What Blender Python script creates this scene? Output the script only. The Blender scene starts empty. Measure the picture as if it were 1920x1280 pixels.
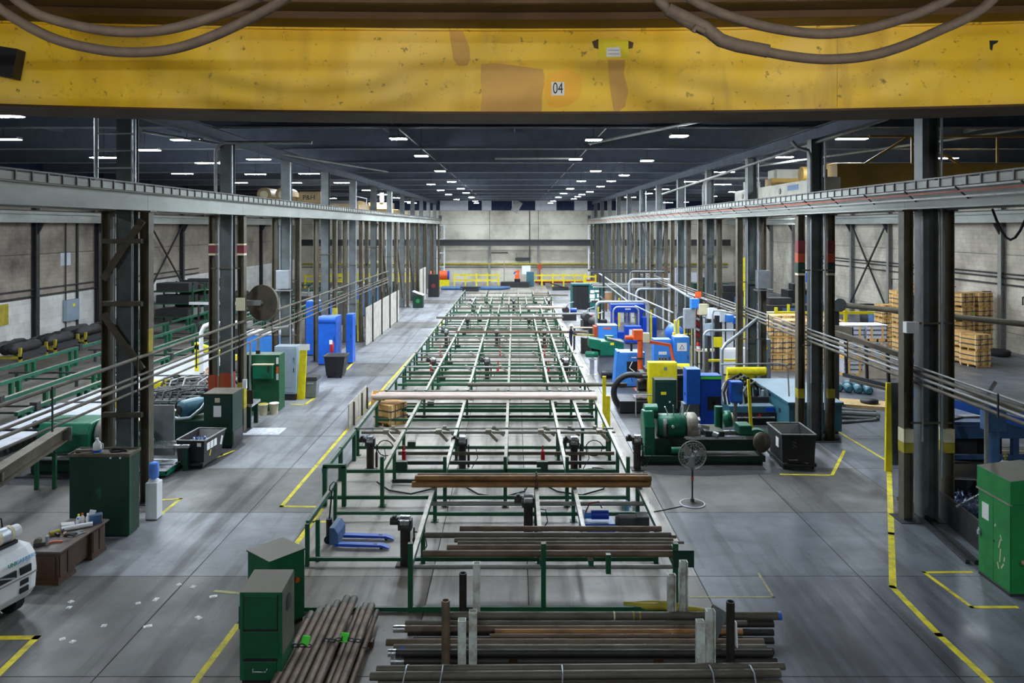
import bpy, math, random
from mathutils import Vector, Matrix
random.seed(7)
S = bpy.context.scene
C = S.collection
H = 8.0            # camera height on the crane bridge (m)
F = 1400.0         # focal length in pixels of the 1920 wide frame
VX, VY = 965.0, 426.0
# ---------------------------------------------------------------- camera, world, exposure
cam_d = bpy.data.cameras.new('camera')
cam = bpy.data.objects.new('camera', cam_d); C.objects.link(cam)
cam.location = (0, 0, H); cam.rotation_euler = (math.pi/2, 0, 0)
cam_d.sensor_width = 36; cam_d.lens = 36*F/1920
cam_d.shift_x = -(VX-960)/1920; cam_d.shift_y = -(640-VY)/1920
cam_d.clip_start = .1; cam_d.clip_end = 400
S.camera = cam
W = bpy.data.worlds.new('world'); S.world = W; W.use_nodes = True
W.node_tree.nodes['Background'].inputs[0].default_value = (.35, .45, .7, 1)
W.node_tree.nodes['Background'].inputs[1].default_value = .02
S.view_settings.view_transform = 'Standard'; S.view_settings.look = 'None'
S.view_settings.exposure = 1.85; S.view_settings.gamma = 1.0
S.view_settings.use_curve_mapping = False
try:
    S.cycles.use_denoising = True
    S.cycles.max_bounces = 6; S.cycles.diffuse_bounces = 3; S.cycles.glossy_bounces = 3
    S.cycles.sample_clamp_indirect = 6
except Exception: pass
LAMP_POWER = 210.0
LAMP_COL = (.80, .90, 1.0)
# ---------------------------------------------------------------- small helpers
def at(px, py, z=0.0):
    """point of the photograph at a known height"""
    y = F*(H-z)/(py-VY)
    return Vector(((px-VX)*y/F, y, z))
def ax(px, y): return (px-VX)*y/F
def az(py, y): return H-(py-VY)*y/F
def lin(c):
    o = []
    for v in c:
        v = v/255.0
        o.append(v/12.92 if v <= .04045 else ((v+.055)/1.055)**2.4)
    return (o[0], o[1], o[2], 1)
ORD = 'first second third fourth fifth sixth seventh eighth ninth tenth eleventh twelfth thirteenth fourteenth fifteenth sixteenth seventeenth eighteenth nineteenth twentieth'.split()
MATS = {}
def M(name, col, rough=.6, metal=0.0, grime=.35, gcol=None, scale=2.0, dust=0.0, bump=0.0, stretch=None, dcol=(118,110,98), spec=.5, brick=None):
    m = bpy.data.materials.new(name); m.use_nodes = True
    nt = m.node_tree; N = nt.nodes; L = nt.links
    b = N['Principled BSDF']
    c0 = lin(col); c1 = lin(gcol) if gcol else tuple(x*.35 for x in c0[:3])+(1,)
    geo = N.new('ShaderNodeNewGeometry')
    src = geo.outputs['Position']
    if stretch:
        mp = N.new('ShaderNodeVectorMath'); mp.operation = 'MULTIPLY'; mp.inputs[1].default_value = stretch
        L.new(src, mp.inputs[0]); src = mp.outputs[0]
    nz = N.new('ShaderNodeTexNoise'); nz.inputs['Scale'].default_value = scale; nz.inputs['Detail'].default_value = 6; nz.inputs['Roughness'].default_value = .65
    L.new(src, nz.inputs['Vector'])
    mr = N.new('ShaderNodeMapRange'); mr.inputs[1].default_value = .42; mr.inputs[2].default_value = .72; mr.inputs[3].default_value = 0; mr.inputs[4].default_value = grime
    L.new(nz.outputs['Fac'], mr.inputs[0])
    mx = N.new('ShaderNodeMix'); mx.data_type = 'RGBA'; mx.inputs[6].default_value = c0; mx.inputs[7].default_value = c1
    L.new(mr.outputs[0], mx.inputs[0]); col_out = mx.outputs[2]
    if brick:
        sx = N.new('ShaderNodeSeparateXYZ'); cx = N.new('ShaderNodeCombineXYZ'); L.new(geo.outputs['Position'], sx.inputs[0])
        L.new(sx.outputs['Y'], cx.inputs[0]); L.new(sx.outputs['Z'], cx.inputs[1])
        bt = N.new('ShaderNodeTexBrick'); bt.inputs['Scale'].default_value = 1; bt.inputs['Brick Width'].default_value = brick[0]; bt.inputs['Row Height'].default_value = brick[1]; bt.inputs['Mortar Size'].default_value = .018
        bt.inputs['Color1'].default_value = (1,1,1,1); bt.inputs['Color2'].default_value = (.9,.9,.9,1); bt.inputs['Mortar'].default_value = (.8,.8,.8,1)
        L.new(cx.outputs[0], bt.inputs['Vector'])
        m3 = N.new('ShaderNodeMix'); m3.data_type = 'RGBA'; m3.blend_type = 'MULTIPLY'; m3.inputs[0].default_value = 1
        L.new(col_out, m3.inputs[6]); L.new(bt.outputs['Color'], m3.inputs[7]); col_out = m3.outputs[2]
    if dust:
        sp = N.new('ShaderNodeSeparateXYZ'); L.new(geo.outputs['True Normal'], sp.inputs[0])
        d = N.new('ShaderNodeMapRange'); d.inputs[1].default_value = .75; d.inputs[2].default_value = .98; d.inputs[4].default_value = dust
        L.new(sp.outputs['Z'], d.inputs[0])
        m2 = N.new('ShaderNodeMix'); m2.data_type = 'RGBA'; m2.inputs[7].default_value = lin(dcol)
        L.new(d.outputs[0], m2.inputs[0]); L.new(col_out, m2.inputs[6]); col_out = m2.outputs[2]
    L.new(col_out, b.inputs['Base Color'])
    b.inputs['Metallic'].default_value = metal
    b.inputs['Specular IOR Level'].default_value = spec
    rr = N.new('ShaderNodeMapRange'); rr.inputs[3].default_value = max(.05, rough-.1); rr.inputs[4].default_value = min(1, rough+.15)
    L.new(nz.outputs['Fac'], rr.inputs[0]); L.new(rr.outputs[0], b.inputs['Roughness'])
    if bump:
        bp = N.new('ShaderNodeBump'); bp.inputs['Strength'].default_value = bump; bp.inputs['Distance'].default_value = .02
        L.new(nz.outputs['Fac'], bp.inputs['Height']); L.new(bp.outputs[0], b.inputs['Normal'])
    MATS[name] = m
    return m
def EM(name, col, power):
    m = bpy.data.materials.new(name); m.use_nodes = True
    b = m.node_tree.nodes['Principled BSDF']
    b.inputs['Base Color'].default_value = (.8, .8, .8, 1)
    b.inputs['Emission Color'].default_value = tuple(col)+(1,)
    b.inputs['Emission Strength'].default_value = power
    MATS[name] = m; return m

class B:
    """collects boxes, bars, tubes and lathes for one mesh"""
    def __init__(s): s.v = []; s.f = []; s.sm = []; s.mi = []; s.m = 0
    def add(s, vs, fs, smooth=False):
        o = len(s.v); s.v += [tuple(p) for p in vs]
        for q in fs:
            s.f.append(tuple(i+o for i in q)); s.mi.append(s.m)
            s.sm.append(smooth)
    def box(s, x0, y0, z0, x1, y1, z1):
        s.add([(x0,y0,z0),(x1,y0,z0),(x1,y1,z0),(x0,y1,z0),(x0,y0,z1),(x1,y0,z1),(x1,y1,z1),(x0,y1,z1)],
              [(3,2,1,0),(4,5,6,7),(0,1,5,4),(1,2,6,5),(2,3,7,6),(3,0,4,7)]); return s
    def hexa(s, p): # 8 points: bottom four ccw, top four ccw
        s.add(p, [(3,2,1,0),(4,5,6,7),(0,1,5,4),(1,2,6,5),(2,3,7,6),(3,0,4,7)]); return s
    def bx(s, c, d, rz=0, ry=0, rx=0):
        R = Matrix.Rotation(rz,3,'Z') @ Matrix.Rotation(ry,3,'Y') @ Matrix.Rotation(rx,3,'X')
        h = Vector(d)/2; c = Vector(c)
        return s.hexa([c+R@Vector((x*h.x,y*h.y,z*h.z)) for z in (-1,1) for x,y in ((-1,-1),(1,-1),(1,1),(-1,1))])
    def bar(s, p, q, w, h=None, up=(0,0,1)):
        p = Vector(p); q = Vector(q); h = h or w; d = (q-p).normalized(); u = Vector(up)
        if abs(d.dot(u)) > .99: u = Vector((0,1,0))
        a = d.cross(u).normalized(); b = a.cross(d).normalized(); a = a*w/2; b = b*h/2
        return s.hexa([p-a-b, p+a-b, q+a-b, q-a-b, p-a+b, p+a+b, q+a+b, q-a+b])
    @staticmethod
    def frame(d):
        d = Vector(d).normalized(); u = Vector((0,0,1)) if abs(d.z) < .95 else Vector((1,0,0))
        a = d.cross(u).normalized(); return a, a.cross(d).normalized()
    def tube(s, p, q, r, n=10, r2=None, hollow=0):
        p = Vector(p); q = Vector(q); a, b = s.frame(q-p); r2 = r if r2 is None else r2
        cs = [(math.cos(2*math.pi*i/n), math.sin(2*math.pi*i/n)) for i in range(n)]
        A = [p+a*(r*c)+b*(r*t) for c, t in cs]; Z = [q+a*(r2*c)+b*(r2*t) for c, t in cs]
        s.add(A+Z, [(i, (i+1)%n, n+(i+1)%n, n+i) for i in range(n)], True)
        if hollow:
            k = hollow; e = (q-p).normalized()*min(.5, (q-p).length*.4)
            for P, P2, sg in ((p, p+e, 1), (q, q-e, -1)):
                O = [P+a*(r*c)+b*(r*t) for c, t in cs]; I = [P+a*(k*c)+b*(k*t) for c, t in cs]; D = [P2+a*(k*c)+b*(k*t) for c, t in cs]
                s.add(O+I+D, [(n+i, n+(i+1)%n, (i+1)%n, i) for i in range(n)]+[(2*n+i, 2*n+(i+1)%n, n+(i+1)%n, n+i) for i in range(n)]+[tuple(2*n+i for i in range(n))])
        else:
            s.add(A, [tuple(range(n))[::-1]]); s.add(Z, [tuple(range(n))])
        return s
    def path(s, pts, r, n=8, closed=False):
        pts = [Vector(p) for p in pts]; m = len(pts); rings = []; a = None
        for i in range(m):
            d = (pts[(i+1)%m]-pts[i-1]) if closed else (pts[min(i+1, m-1)]-pts[max(i-1, 0)])
            d.normalize()
            if a is None: a, _ = s.frame(d)
            a = (a-d*a.dot(d)).normalized(); b = a.cross(d)
            rings.append([pts[i]+a*(r*math.cos(2*math.pi*k/n))+b*(r*math.sin(2*math.pi*k/n)) for k in range(n)])
        vs = [p for g in rings for p in g]; fs = []
        for i in range(m if closed else m-1):
            j = (i+1) % m
            fs += [(i*n+k, j*n+k, j*n+(k+1)%n, i*n+(k+1)%n) for k in range(n)]
        s.add(vs, fs, True)
        if not closed:
            s.add(rings[0], [tuple(range(n))]); s.add(rings[-1], [tuple(range(n))[::-1]])
        return s
    def lathe(s, prof, o=(0,0,0), axis=(0,0,1), n=16, smooth=True):
        o = Vector(o); d = Vector(axis).normalized(); a, b = s.frame(d)
        vs = []; 
        for r, z in prof: vs += [o+d*z+a*(r*math.cos(2*math.pi*k/n))+b*(r*math.sin(2*math.pi*k/n)) for k in range(n)]
        fs = [(i*n+k, i*n+(k+1)%n, (i+1)*n+(k+1)%n, (i+1)*n+k) for i in range(len(prof)-1) for k in range(n)]
        s.add(vs, fs, smooth)
        s.add(vs[:n], [tuple(range(n))[::-1]]); s.add(vs[-n:], [tuple(range(n))]); return s
    def prism(s, poly, axis, a0, a1):
        """extrude a 2-D outline along x, y or z"""
        def P(u, v, w): return {'x': (w,u,v), 'y': (u,w,v), 'z': (u,v,w)}[axis]
        n = len(poly)
        s.add([P(u,v,a0) for u,v in poly]+[P(u,v,a1) for u,v in poly],
              [tuple(range(n))[::-1], tuple(range(n,2*n))]+[(i,(i+1)%n,n+(i+1)%n,n+i) for i in range(n)]); return s
    def hsec(s, x, y, z0, z1, w, d, t=.02, flange='y'):
        """upright H section, w wide in x, d deep in y"""
        if flange == 'y':   # flanges face +-y
            s.box(x-w/2, y-d/2, z0, x+w/2, y-d/2+t, z1); s.box(x-w/2, y+d/2-t, z0, x+w/2, y+d/2, z1); s.box(x-t/2, y-d/2+t, z0, x+t/2, y+d/2-t, z1)
        else:
            s.box(x-w/2, y-d/2, z0, x-w/2+t, y+d/2, z1); s.box(x+w/2-t, y-d/2, z0, x+w/2, y+d/2, z1); s.box(x-w/2+t, y-t/2, z0, x+w/2-t, y+t/2, z1)
        return s
    def ibeam(s, axis, a0, a1, c, z0, z1, w, t=.03, tw=.02):
        """lying I beam along x or y, centred at c on the other axis"""
        def bb(u0, u1, zz0, zz1):
            if axis == 'y': s.box(u0, a0, zz0, u1, a1, zz1)
            else: s.box(a0, u0, zz0, a1, u1, zz1)
        bb(c-w/2, c+w/2, z0, z0+t); bb(c-w/2, c+w/2, z1-t, z1); bb(c-tw/2, c+tw/2, z0+t, z1-t); return s
    def mesh(s, name, mats):
        me = bpy.data.meshes.new(name); me.from_pydata(s.v, [], s.f)
        me.polygons.foreach_set('use_smooth', s.sm)
        for m in (mats if isinstance(mats, (list, tuple)) else [mats]): me.materials.append(MATS[m] if isinstance(m, str) else m)
        if isinstance(mats, (list, tuple)): me.polygons.foreach_set('material_index', s.mi)
        me.update(); return me
LABELS = {}
def tag(o, label=None, cat=None, group=None, kind=None):
    if label:
        o['label'] = label
        if cat:
            if label in LABELS and not (group and LABELS[label] == group): print('DUPLICATE LABEL', label)
            LABELS[label] = group
    if cat: o['category'] = cat
    if group: o['group'] = group
    if kind: o['kind'] = kind
    return o
def T(name, label, cat, loc=(0,0,0), rz=0, group=None):
    o = bpy.data.objects.new(name, None); C.objects.link(o); o.empty_display_size = .2
    o.location = loc; o.rotation_euler = (0,0,rz)
    return tag(o, label, cat, group)
def P(name, b, mat, parent=None, label=None, bevel=0, loc=None, rot=None):
    me = b if isinstance(b, bpy.types.Mesh) else b.mesh(name, mat)
    o = bpy.data.objects.new(name, me); C.objects.link(o)
    if parent: o.parent = parent
    if loc: o.location = loc
    if rot: o.rotation_euler = rot
    if label: o['label'] = label
    if bevel:
        md = o.modifiers.new('bevel', 'BEVEL'); md.width = bevel; md.segments = 2; md.limit_method = 'ANGLE'
    return o
def ONE(name, b, mat, label, cat, group=None, bevel=0, loc=None, rot=None):
    return tag(P(name, b, mat, None, None, bevel, loc, rot), label, cat, group)
def ST(name, b, mat, parent=None):
    o = P(name, b, mat, parent)
    if not parent: o['kind'] = 'structure'
    return o
KIDS = None
def dup(root, loc=None, rz=None, label=None, group=None):
    def cp(o, par):
        c = o.copy(); C.objects.link(c)
        if par: c.parent = par
        for ch in o.children: cp(ch, c)
        return c
    r = cp(root, None)
    if loc is not None: r.location = loc
    if rz is not None: r.rotation_euler = (0,0,rz)
    if label: tag(r, label, r.get('category'), group or r.get('group'))
    if group: r['group'] = group
    return r
def text(s, size, mat, parent, loc, rot, name='lettering', ext=.004, align='CENTER'):
    cu = bpy.data.curves.new(name, 'FONT'); cu.body = s; cu.size = size; cu.extrude = ext
    cu.align_x = align; cu.align_y = 'CENTER'; cu.materials.append(MATS[mat])
    o = bpy.data.objects.new(name, cu); C.objects.link(o)
    if parent: o.parent = parent
    me = bpy.data.meshes.new_from_object(o); bpy.data.objects.remove(o); bpy.data.curves.remove(cu)
    o = bpy.data.objects.new(name, me); C.objects.link(o)
    if parent: o.parent = parent
    o.location = loc; o.rotation_euler = rot; return o
def arc(c, r, a0, a1, n, pl='xz'):
    out = []
    for i in range(n+1):
        t = a0+(a1-a0)*i/n; u, v = r*math.cos(t), r*math.sin(t)
        out.append(Vector(c)+Vector({'xz': (u,0,v), 'yz': (0,u,v), 'xy': (u,v,0)}[pl]))
    return out
# ---------------------------------------------------------------- materials
def floor_mat(name, col, col2, scuff, rough):
    m = bpy.data.materials.new(name); m.use_nodes = True; MATS[name] = m
    nt = m.node_tree; N = nt.nodes; L = nt.links; b = N['Principled BSDF']
    g = N.new('ShaderNodeNewGeometry')
    def noise(scale, detail=5, mul=None, rgh=.6):
        s = g.outputs['Position']
        if mul:
            v = N.new('ShaderNodeVectorMath'); v.operation = 'MULTIPLY'; v.inputs[1].default_value = mul; L.new(s, v.inputs[0]); s = v.outputs[0]
        n = N.new('ShaderNodeTexNoise'); n.inputs['Scale'].default_value = scale; n.inputs['Detail'].default_value = detail; n.inputs['Roughness'].default_value = rgh
        L.new(s, n.inputs['Vector']); return n.outputs['Fac']
    def rng(f, a, b_, c, d):
        r = N.new('ShaderNodeMapRange'); r.inputs[1].default_value = a; r.inputs[2].default_value = b_; r.inputs[3].default_value = c; r.inputs[4].default_value = d
        L.new(f, r.inputs[0]); return r.outputs[0]
    def mix(f, a, b_):
        x = N.new('ShaderNodeMix'); x.data_type = 'RGBA'; L.new(f, x.inputs[0])
        for i, q in ((6, a), (7, b_)):
            if isinstance(q, tuple): x.inputs[i].default_value = q
            else: L.new(q, x.inputs[i])
        return x.outputs[2]
    big = noise(.22, 4); c = mix(rng(big, .4, .62, 0, 1), lin(col), lin(col2))
    c = mix(rng(noise(1.3, 8, None, .75), .45, .75, 0, .55), c, lin(scuff))           # mottling
    c = mix(rng(noise(1.6, 4, (1, .07, 1)), .5, .64, 0, .8), c, lin(scuff))            # tyre tracks along the aisle
    c = mix(rng(noise(1.1, 3, (.12, 1, 1)), .58, .72, 0, .3), c, lin(scuff))
    c = mix(rng(noise(5.5, 3), .69, .75, 0, .7), c, lin((52,50,48)))                 # oil drips
    oi = N.new('ShaderNodeObjectInfo')
    c = mix(rng(oi.outputs['Random'], 0, 1, 0, .22), c, lin(scuff))
    L.new(c, b.inputs['Base Color'])
    L.new(rng(noise(.8, 6), .3, .7, rough-.1, rough+.16), b.inputs['Roughness'])
    b.inputs['Specular IOR Level'].default_value = .45
floor_mat('concrete_aisle', (158,160,164), (134,135,138), (84,82,80), .42)
floor_mat('concrete_beige', (178,171,160), (158,151,141), (106,99,90), .5)
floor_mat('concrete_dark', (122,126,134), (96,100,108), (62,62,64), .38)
floor_mat('concrete_dirty', (112,106,100), (92,87,82), (58,54,50), .5)
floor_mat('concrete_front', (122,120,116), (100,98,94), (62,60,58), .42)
floor_mat('concrete_warm', (132,124,111), (112,104,93), (70,64,56), .46)
M('joint_fill', (52,50,48), .9, grime=.3)
M('line_yellow', (232,214,28), .6, grime=.75, gcol=(120,112,70), scale=3.2)
M('line_faint', (176,168,110), .7, grime=.95, gcol=(116,114,110), scale=5)
M('wall_block', (214,205,188), .85, grime=.8, gcol=(128,116,104), scale=.35, bump=.1, brick=(.6,.3))
M('wall_white', (222,220,214), .8, grime=.5, gcol=(132,126,120), scale=.5, brick=(1.2,.6))
M('wall_soot', (164,152,138), .9, grime=.85, gcol=(70,64,60), scale=.3, bump=.1, brick=(.6,.3))
M('wall_end', (216,210,194), .85, grime=.85, gcol=(136,128,114), scale=.22)
M('wall_dark', (34,46,78), .8, grime=.4)
M('pale_panel', (206,212,220), .7, grime=.3)
M('roof_deck', (46,52,68), .85, grime=.4, scale=.5)
M('roof_steel', (98,106,120), .7, grime=.3)
M('steel_blue', (94,100,100), .5, .0, .6, (52,52,48), 1.6, spec=.5)
M('steel_brown', (98,90,74), .6, .0, .6, (50,44,38), 2.2)
M('steel_dark', (52,52,54), .55, .0, .5, None, 2.5)
M('runway_grey', (172,176,168), .55, 0, .5, (112,112,102), .9, stretch=(1,.35,1))
M('rail_iron', (84,80,76), .5, .3, .4)
M('galv', (190,196,202), .4, .55, .35, (120,124,128), 4)
M('galv_dull', (150,150,146), .5, .3, .4, (90,84,76), 4)
M('rust_pipe', (118,98,80), .6, .15, .75, (64,50,38), 3, stretch=(.5,1,1), bump=.1)
M('brown_pipe', (160,116,66), .55, .2, .85, (84,60,42), 3.5, stretch=(.45,1,1))
M('pale_pipe', (200,182,172), .6, .1, .5, (150,124,112), 3, stretch=(.5,1,1))
M('grey_pipe', (102,96,84), .58, .2, .65, (62,54,46), 3, stretch=(.5,1,1))
M('dark_pipe', (52,48,43), .55, .3, .6, None, 3)
M('bright_steel', (206,208,212), .25, .9, .2)
M('worn_steel', (166,160,146), .45, .3, .6, (96,88,76), 4)
M('console_side', (112,112,100), .6, 0, .6, (60,76,62), 2.4)
M('green', (14,86,54), .5, 0, .45, (10,48,36), 2.5, dust=.35)
M('green_rack', (22,88,66), .55, 0, .5, (12,48,38), 3, dust=.55, dcol=(150,146,136))
M('green_dark', (8,54,38), .5, 0, .5, (8,34,26), 1.6, dust=.55)
M('green_bright', (30,140,66), .5, 0, .5, (18,86,44), 2.2, dust=.9, dcol=(104,88,78))
M('green_console', (16,98,62), .5, 0, .45, (12,60,44), 2.0, dust=1.0, dcol=(132,124,112))
M('green_machine', (20,112,82), .35, .1, .5, (10,50,38), 3, dust=.2)
M('teal_machine', (52,104,118), .5, 0, .45, (28,62,72), 2, dust=.45, dcol=(190,206,214))
M('teal_booth', (18,100,100), .55, 0, .3, None, 2, dust=.5)
M('blue', (24,98,204), .45, 0, .35, (18,54,120), 2.5, dust=.45, dcol=(180,196,214))
M('blue_light', (58,136,224), .45, 0, .3, (34,86,160), 2.5, dust=.5, dcol=(200,212,226))
M('blue_deep', (12,68,188), .4, 0, .35, None, 3, dust=.3, dcol=(120,160,214))
M('blue_bench', (66,104,150), .55, 0, .5, (38,58,84), 2.5, dust=.3)
M('grey_cabinet', (150,166,180), .5, 0, .3, (104,112,120), 1.8, dust=.4)
M('grey_mid', (130,134,138), .55, 0, .4, None, 2)
M('yellow', (240,222,22), .5, 0, .4, (160,140,40), 3)
M('yellow_dull', (176,160,40), .55, 0, .6, (96,84,40), 3)
M('orange', (236,96,40), .5, 0, .4, (150,60,32), 3)
M('orange_rust', (176,72,36), .65, 0, .4, (110,50,34), 3)
M('red', (196,30,36), .45, 0, .3)
M('maroon', (122,40,46), .6, 0, .4)
M('white', (236,238,240), .5, 0, .2, (170,170,170), 3)
M('white_paper', (240,240,238), .8, 0, .1)
M('cream', (222,212,178), .6, 0, .4, (160,146,116), 2.5)
M('black', (30,30,34), .45, 0, .4, (16,16,18), 3)
M('black_dust', (50,48,50), .6, 0, .5, (24,24,24), 2, dust=.35)
M('rubber', (26,26,28), .75, 0, .3)
M('wood', (226,180,108), .7, 0, .5, (156,110,58), 4)
M('wood_pale', (236,204,146), .7, 0, .45, (176,134,82), 4)
M('wood_desk', (70,44,24), .5, 0, .5, (36,22,12), 3, stretch=(1,1,.3))
M('wood_desk_top', (92,78,68), .5, 0, .5, (66,54,46), 3)
M('cardboard', (172,130,92), .8, 0, .3)
M('strap', (70,78,94), .5, .2, .2)
M('film', (214,216,224), .25, 0, .5, (150,156,170), 5)
M('plate_pale', (176,178,184), .5, 0, .6, (128,126,128), 1.5)
M('lime', (90,240,70), .6, 0, .1)
M('paint_white', (214,222,212), .6, 0, .85, (116,72,44), 4)
M('crane_tan', (176,148,104), .6, 0, .4, (100,84,56), 2)
M('crane_yellow', (170,134,52), .6, 0, .5, (130,104,60), 2)
M('crane_grey', (196,192,176), .6, 0, .5, (140,130,110), 2)
M('chips', (120,136,170), .35, .6, .6, None, 14)
M('skin', (150,104,80), .6, 0, .1)
M('navy', (28,36,58), .8, 0, .3)
M('tan_cloth', (190,160,136), .85, 0, .4)
M('cable_dust', (84,73,62), .75, 0, .6, (52,46,40), 9, bump=.3)
M('water_blue', (96,150,244), .15, 0, .2, (150,190,250), 6)
M('ink', (26,30,44), .7, 0, .05)
M('ink_green', (20,140,110), .6, 0, .05)
M('ink_blue', (120,196,236), .6, 0, .05)
M('tarp', (150,138,124), .85, 0, .6, (100,88,76), 2)
M('barrier', (192,186,174), .8, 0, .6, (134,124,112), 1.6)
EM('lamp_glow', LAMP_COL, LAMP_POWER); EM('linear_glow', LAMP_COL, LAMP_POWER*.55); EM('added_fill_glow', (1.0, .96, .9), 115.0)  # the last one feeds the fill lights added behind the camera
def crane_mat():
    m = bpy.data.materials.new('girder_yellow'); m.use_nodes = True; MATS['girder_yellow'] = m
    nt = m.node_tree; N = nt.nodes; L = nt.links; b = N['Principled BSDF']; g = N.new('ShaderNodeNewGeometry')
    def noise(scale, detail, mul=(1,1,1), rgh=.6):
        v = N.new('ShaderNodeVectorMath'); v.operation = 'MULTIPLY'; v.inputs[1].default_value = mul; L.new(g.outputs['Position'], v.inputs[0])
        n = N.new('ShaderNodeTexNoise'); n.inputs['Scale'].default_value = scale; n.inputs['Detail'].default_value = detail; n.inputs['Roughness'].default_value = rgh
        L.new(v.outputs[0], n.inputs['Vector']); return n.outputs['Fac']
    def mix(f, lo, hi, amt, a, c):
        r = N.new('ShaderNodeMapRange'); r.inputs[1].default_value = lo; r.inputs[2].default_value = hi; r.inputs[4].default_value = amt; L.new(f, r.inputs[0])
        x = N.new('ShaderNodeMix'); x.data_type = 'RGBA'; L.new(r.outputs[0], x.inputs[0])
        if isinstance(a, tuple): x.inputs[6].default_value = a
        else: L.new(a, x.inputs[6])
        x.inputs[7].default_value = c; return x.outputs[2]
    c = mix(noise(.55, 4), .42, .62, .8, lin((244,200,40)), lin((248,212,112)))
    c = mix(noise(.7, 3, (1.2,1,.3)), .52, .64, .55, c, lin((196,150,20)))
    c = mix(noise(1.1, 5, (1,1,.25)), .60, .70, .5, c, lin((176,136,66)))
    c = mix(noise(7, 4, (1,1,1), .7), .61, .68, .75, c, lin((92,72,24)))
    c = mix(noise(3, 8, (1,1,1), .8), .56, .72, .55, c, lin((120,92,30)))
    L.new(c, b.inputs['Base Color']); b.inputs['Roughness'].default_value = .5
crane_mat()
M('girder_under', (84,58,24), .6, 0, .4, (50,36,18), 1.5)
M('wet_shade_concrete', (82,82,84), .32, 0, .7, (52,52,54), .9)  # wet oily floor, and the painted shade before the lathe
M('ochre', (250,188,44), .55, 0, .3, (232,170,44), 2)
M('stain_tan', (216,170,86), .6, 0, .5, (196,150,74), 3)
M('brick_wall', (176,164,148), .9, grime=.8, gcol=(84,76,70), scale=.4)
# ================================================================= THE HALL
BAY = 7.6
YL = [21.8+BAY*k for k in range(12)]
YR = [20.5+BAY*k for k in range(12)]
XC = 11.3
YB, YE = -25.0, 109.0
fl = ST('floor', B().box(-33, YB, -.3, 33, YE+.5, -.012), 'joint_fill')
ys = [YB+3.83*k for k in range(36)]
for j in range(len(ys)-1):
    y0, y1 = ys[j]+.01, min(ys[j+1]-.01, YE)
    if y0 > YE: break
    if y1 < 8: continue
    xe = [-32.2, -11.3, -7.45, -5.6, -1.9, .3, 4.2, 7.9, 11.3, 32.2]
    for i in range(len(xe)-1):
        x = (xe[i]+xe[i+1])/2
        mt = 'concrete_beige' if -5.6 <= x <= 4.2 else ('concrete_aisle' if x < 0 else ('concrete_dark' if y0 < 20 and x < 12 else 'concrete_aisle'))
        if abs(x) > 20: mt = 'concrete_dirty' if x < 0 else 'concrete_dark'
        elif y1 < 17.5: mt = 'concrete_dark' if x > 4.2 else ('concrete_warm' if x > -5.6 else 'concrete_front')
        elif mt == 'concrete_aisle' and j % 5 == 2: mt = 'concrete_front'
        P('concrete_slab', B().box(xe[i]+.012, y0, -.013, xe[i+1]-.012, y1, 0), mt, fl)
def fline(pts, w, mat='line_yellow', z=.003):
    for (a, b_) in zip(pts[:-1], pts[1:]):
        a = Vector(a); b_ = Vector(b_); a.z = b_.z = z; d = (b_-a).normalized()*w/2
        P('painted_line', B().bar(a-d, b_+d, w, .004), mat, fl)
fline([at(832,602), at(690,760), at(528,949), at(590,950)], .12)
fline([at(603,955), at(553,1022)], .14); fline([at(585,978), at(618,978)], .1)
fline([at(445,1173), at(362,1284)], .13); fline([at(449,1112), at(405,1108)], .1, 'line_faint')
fline([at(-40,1196), at(68,1195), at(-30,1290)], .14)
fline([at(300,937), at(338,935), at(303,963)], .1)
fline([at(1565,805), at(1665,865)], .1); fline([at(1667,880), at(1671,1000), at(1674,1100)], .15); fline([at(1673,1100), at(1760,1190), at(1870,1292)], .14)
fline([at(1465,889), at(1560,891), at(1583,845)], .1)
fline([at(1820,1072), at(1733,1073), at(1822,1138), at(1905,1138)], .09)
fline([at(1295,1119), at(1450,1119), at(1422,1075)], .05, 'line_faint')
fline([at(548,758), at(572,758), at(592,744)], .12); fline([at(640,678), at(664,678), at(650,693)], .12); fline([at(395,862), at(438,845)], .1)
fline([at(1440,724), at(1500,716)], .12); fline([at(1462,738), at(1500,730)], .12); fline([at(1555,720), at(1600,720)], .12)
def stain_shade_floor(pts):
    P('oil_shade_patch', B().prism(pts, 'z', .0, .0022), 'wet_shade_concrete', fl)
stain_shade_floor([(4.1,24.9),(4.6,24.2),(6.2,24.0),(8.7,24.3),(8.9,26.8),(9.4,28.2),(12.4,28.3),(12.9,33),(12.6,45),(12.8,62),(9,63),(4.6,60),(4.4,52),(5.0,46),(4.3,41),(4.9,37),(4.4,33),(4.5,29)])  # oily floor, with the lathe's cast shade painted in along its front edge
stain_shade_floor([(-16.6,23.3),(-13.2,23.0),(-10.9,23.4),(-10.1,25.2),(-9.9,27.5),(-11.0,29),(-11.2,33),(-11.9,38),(-12,47),(-17,47),(-18.4,36),(-17.2,28)])
stain_shade_floor([(11.8,17.5),(13.2,17.2),(17.5,19),(19.5,24),(18,28),(13.5,27),(12.6,23)])
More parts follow.
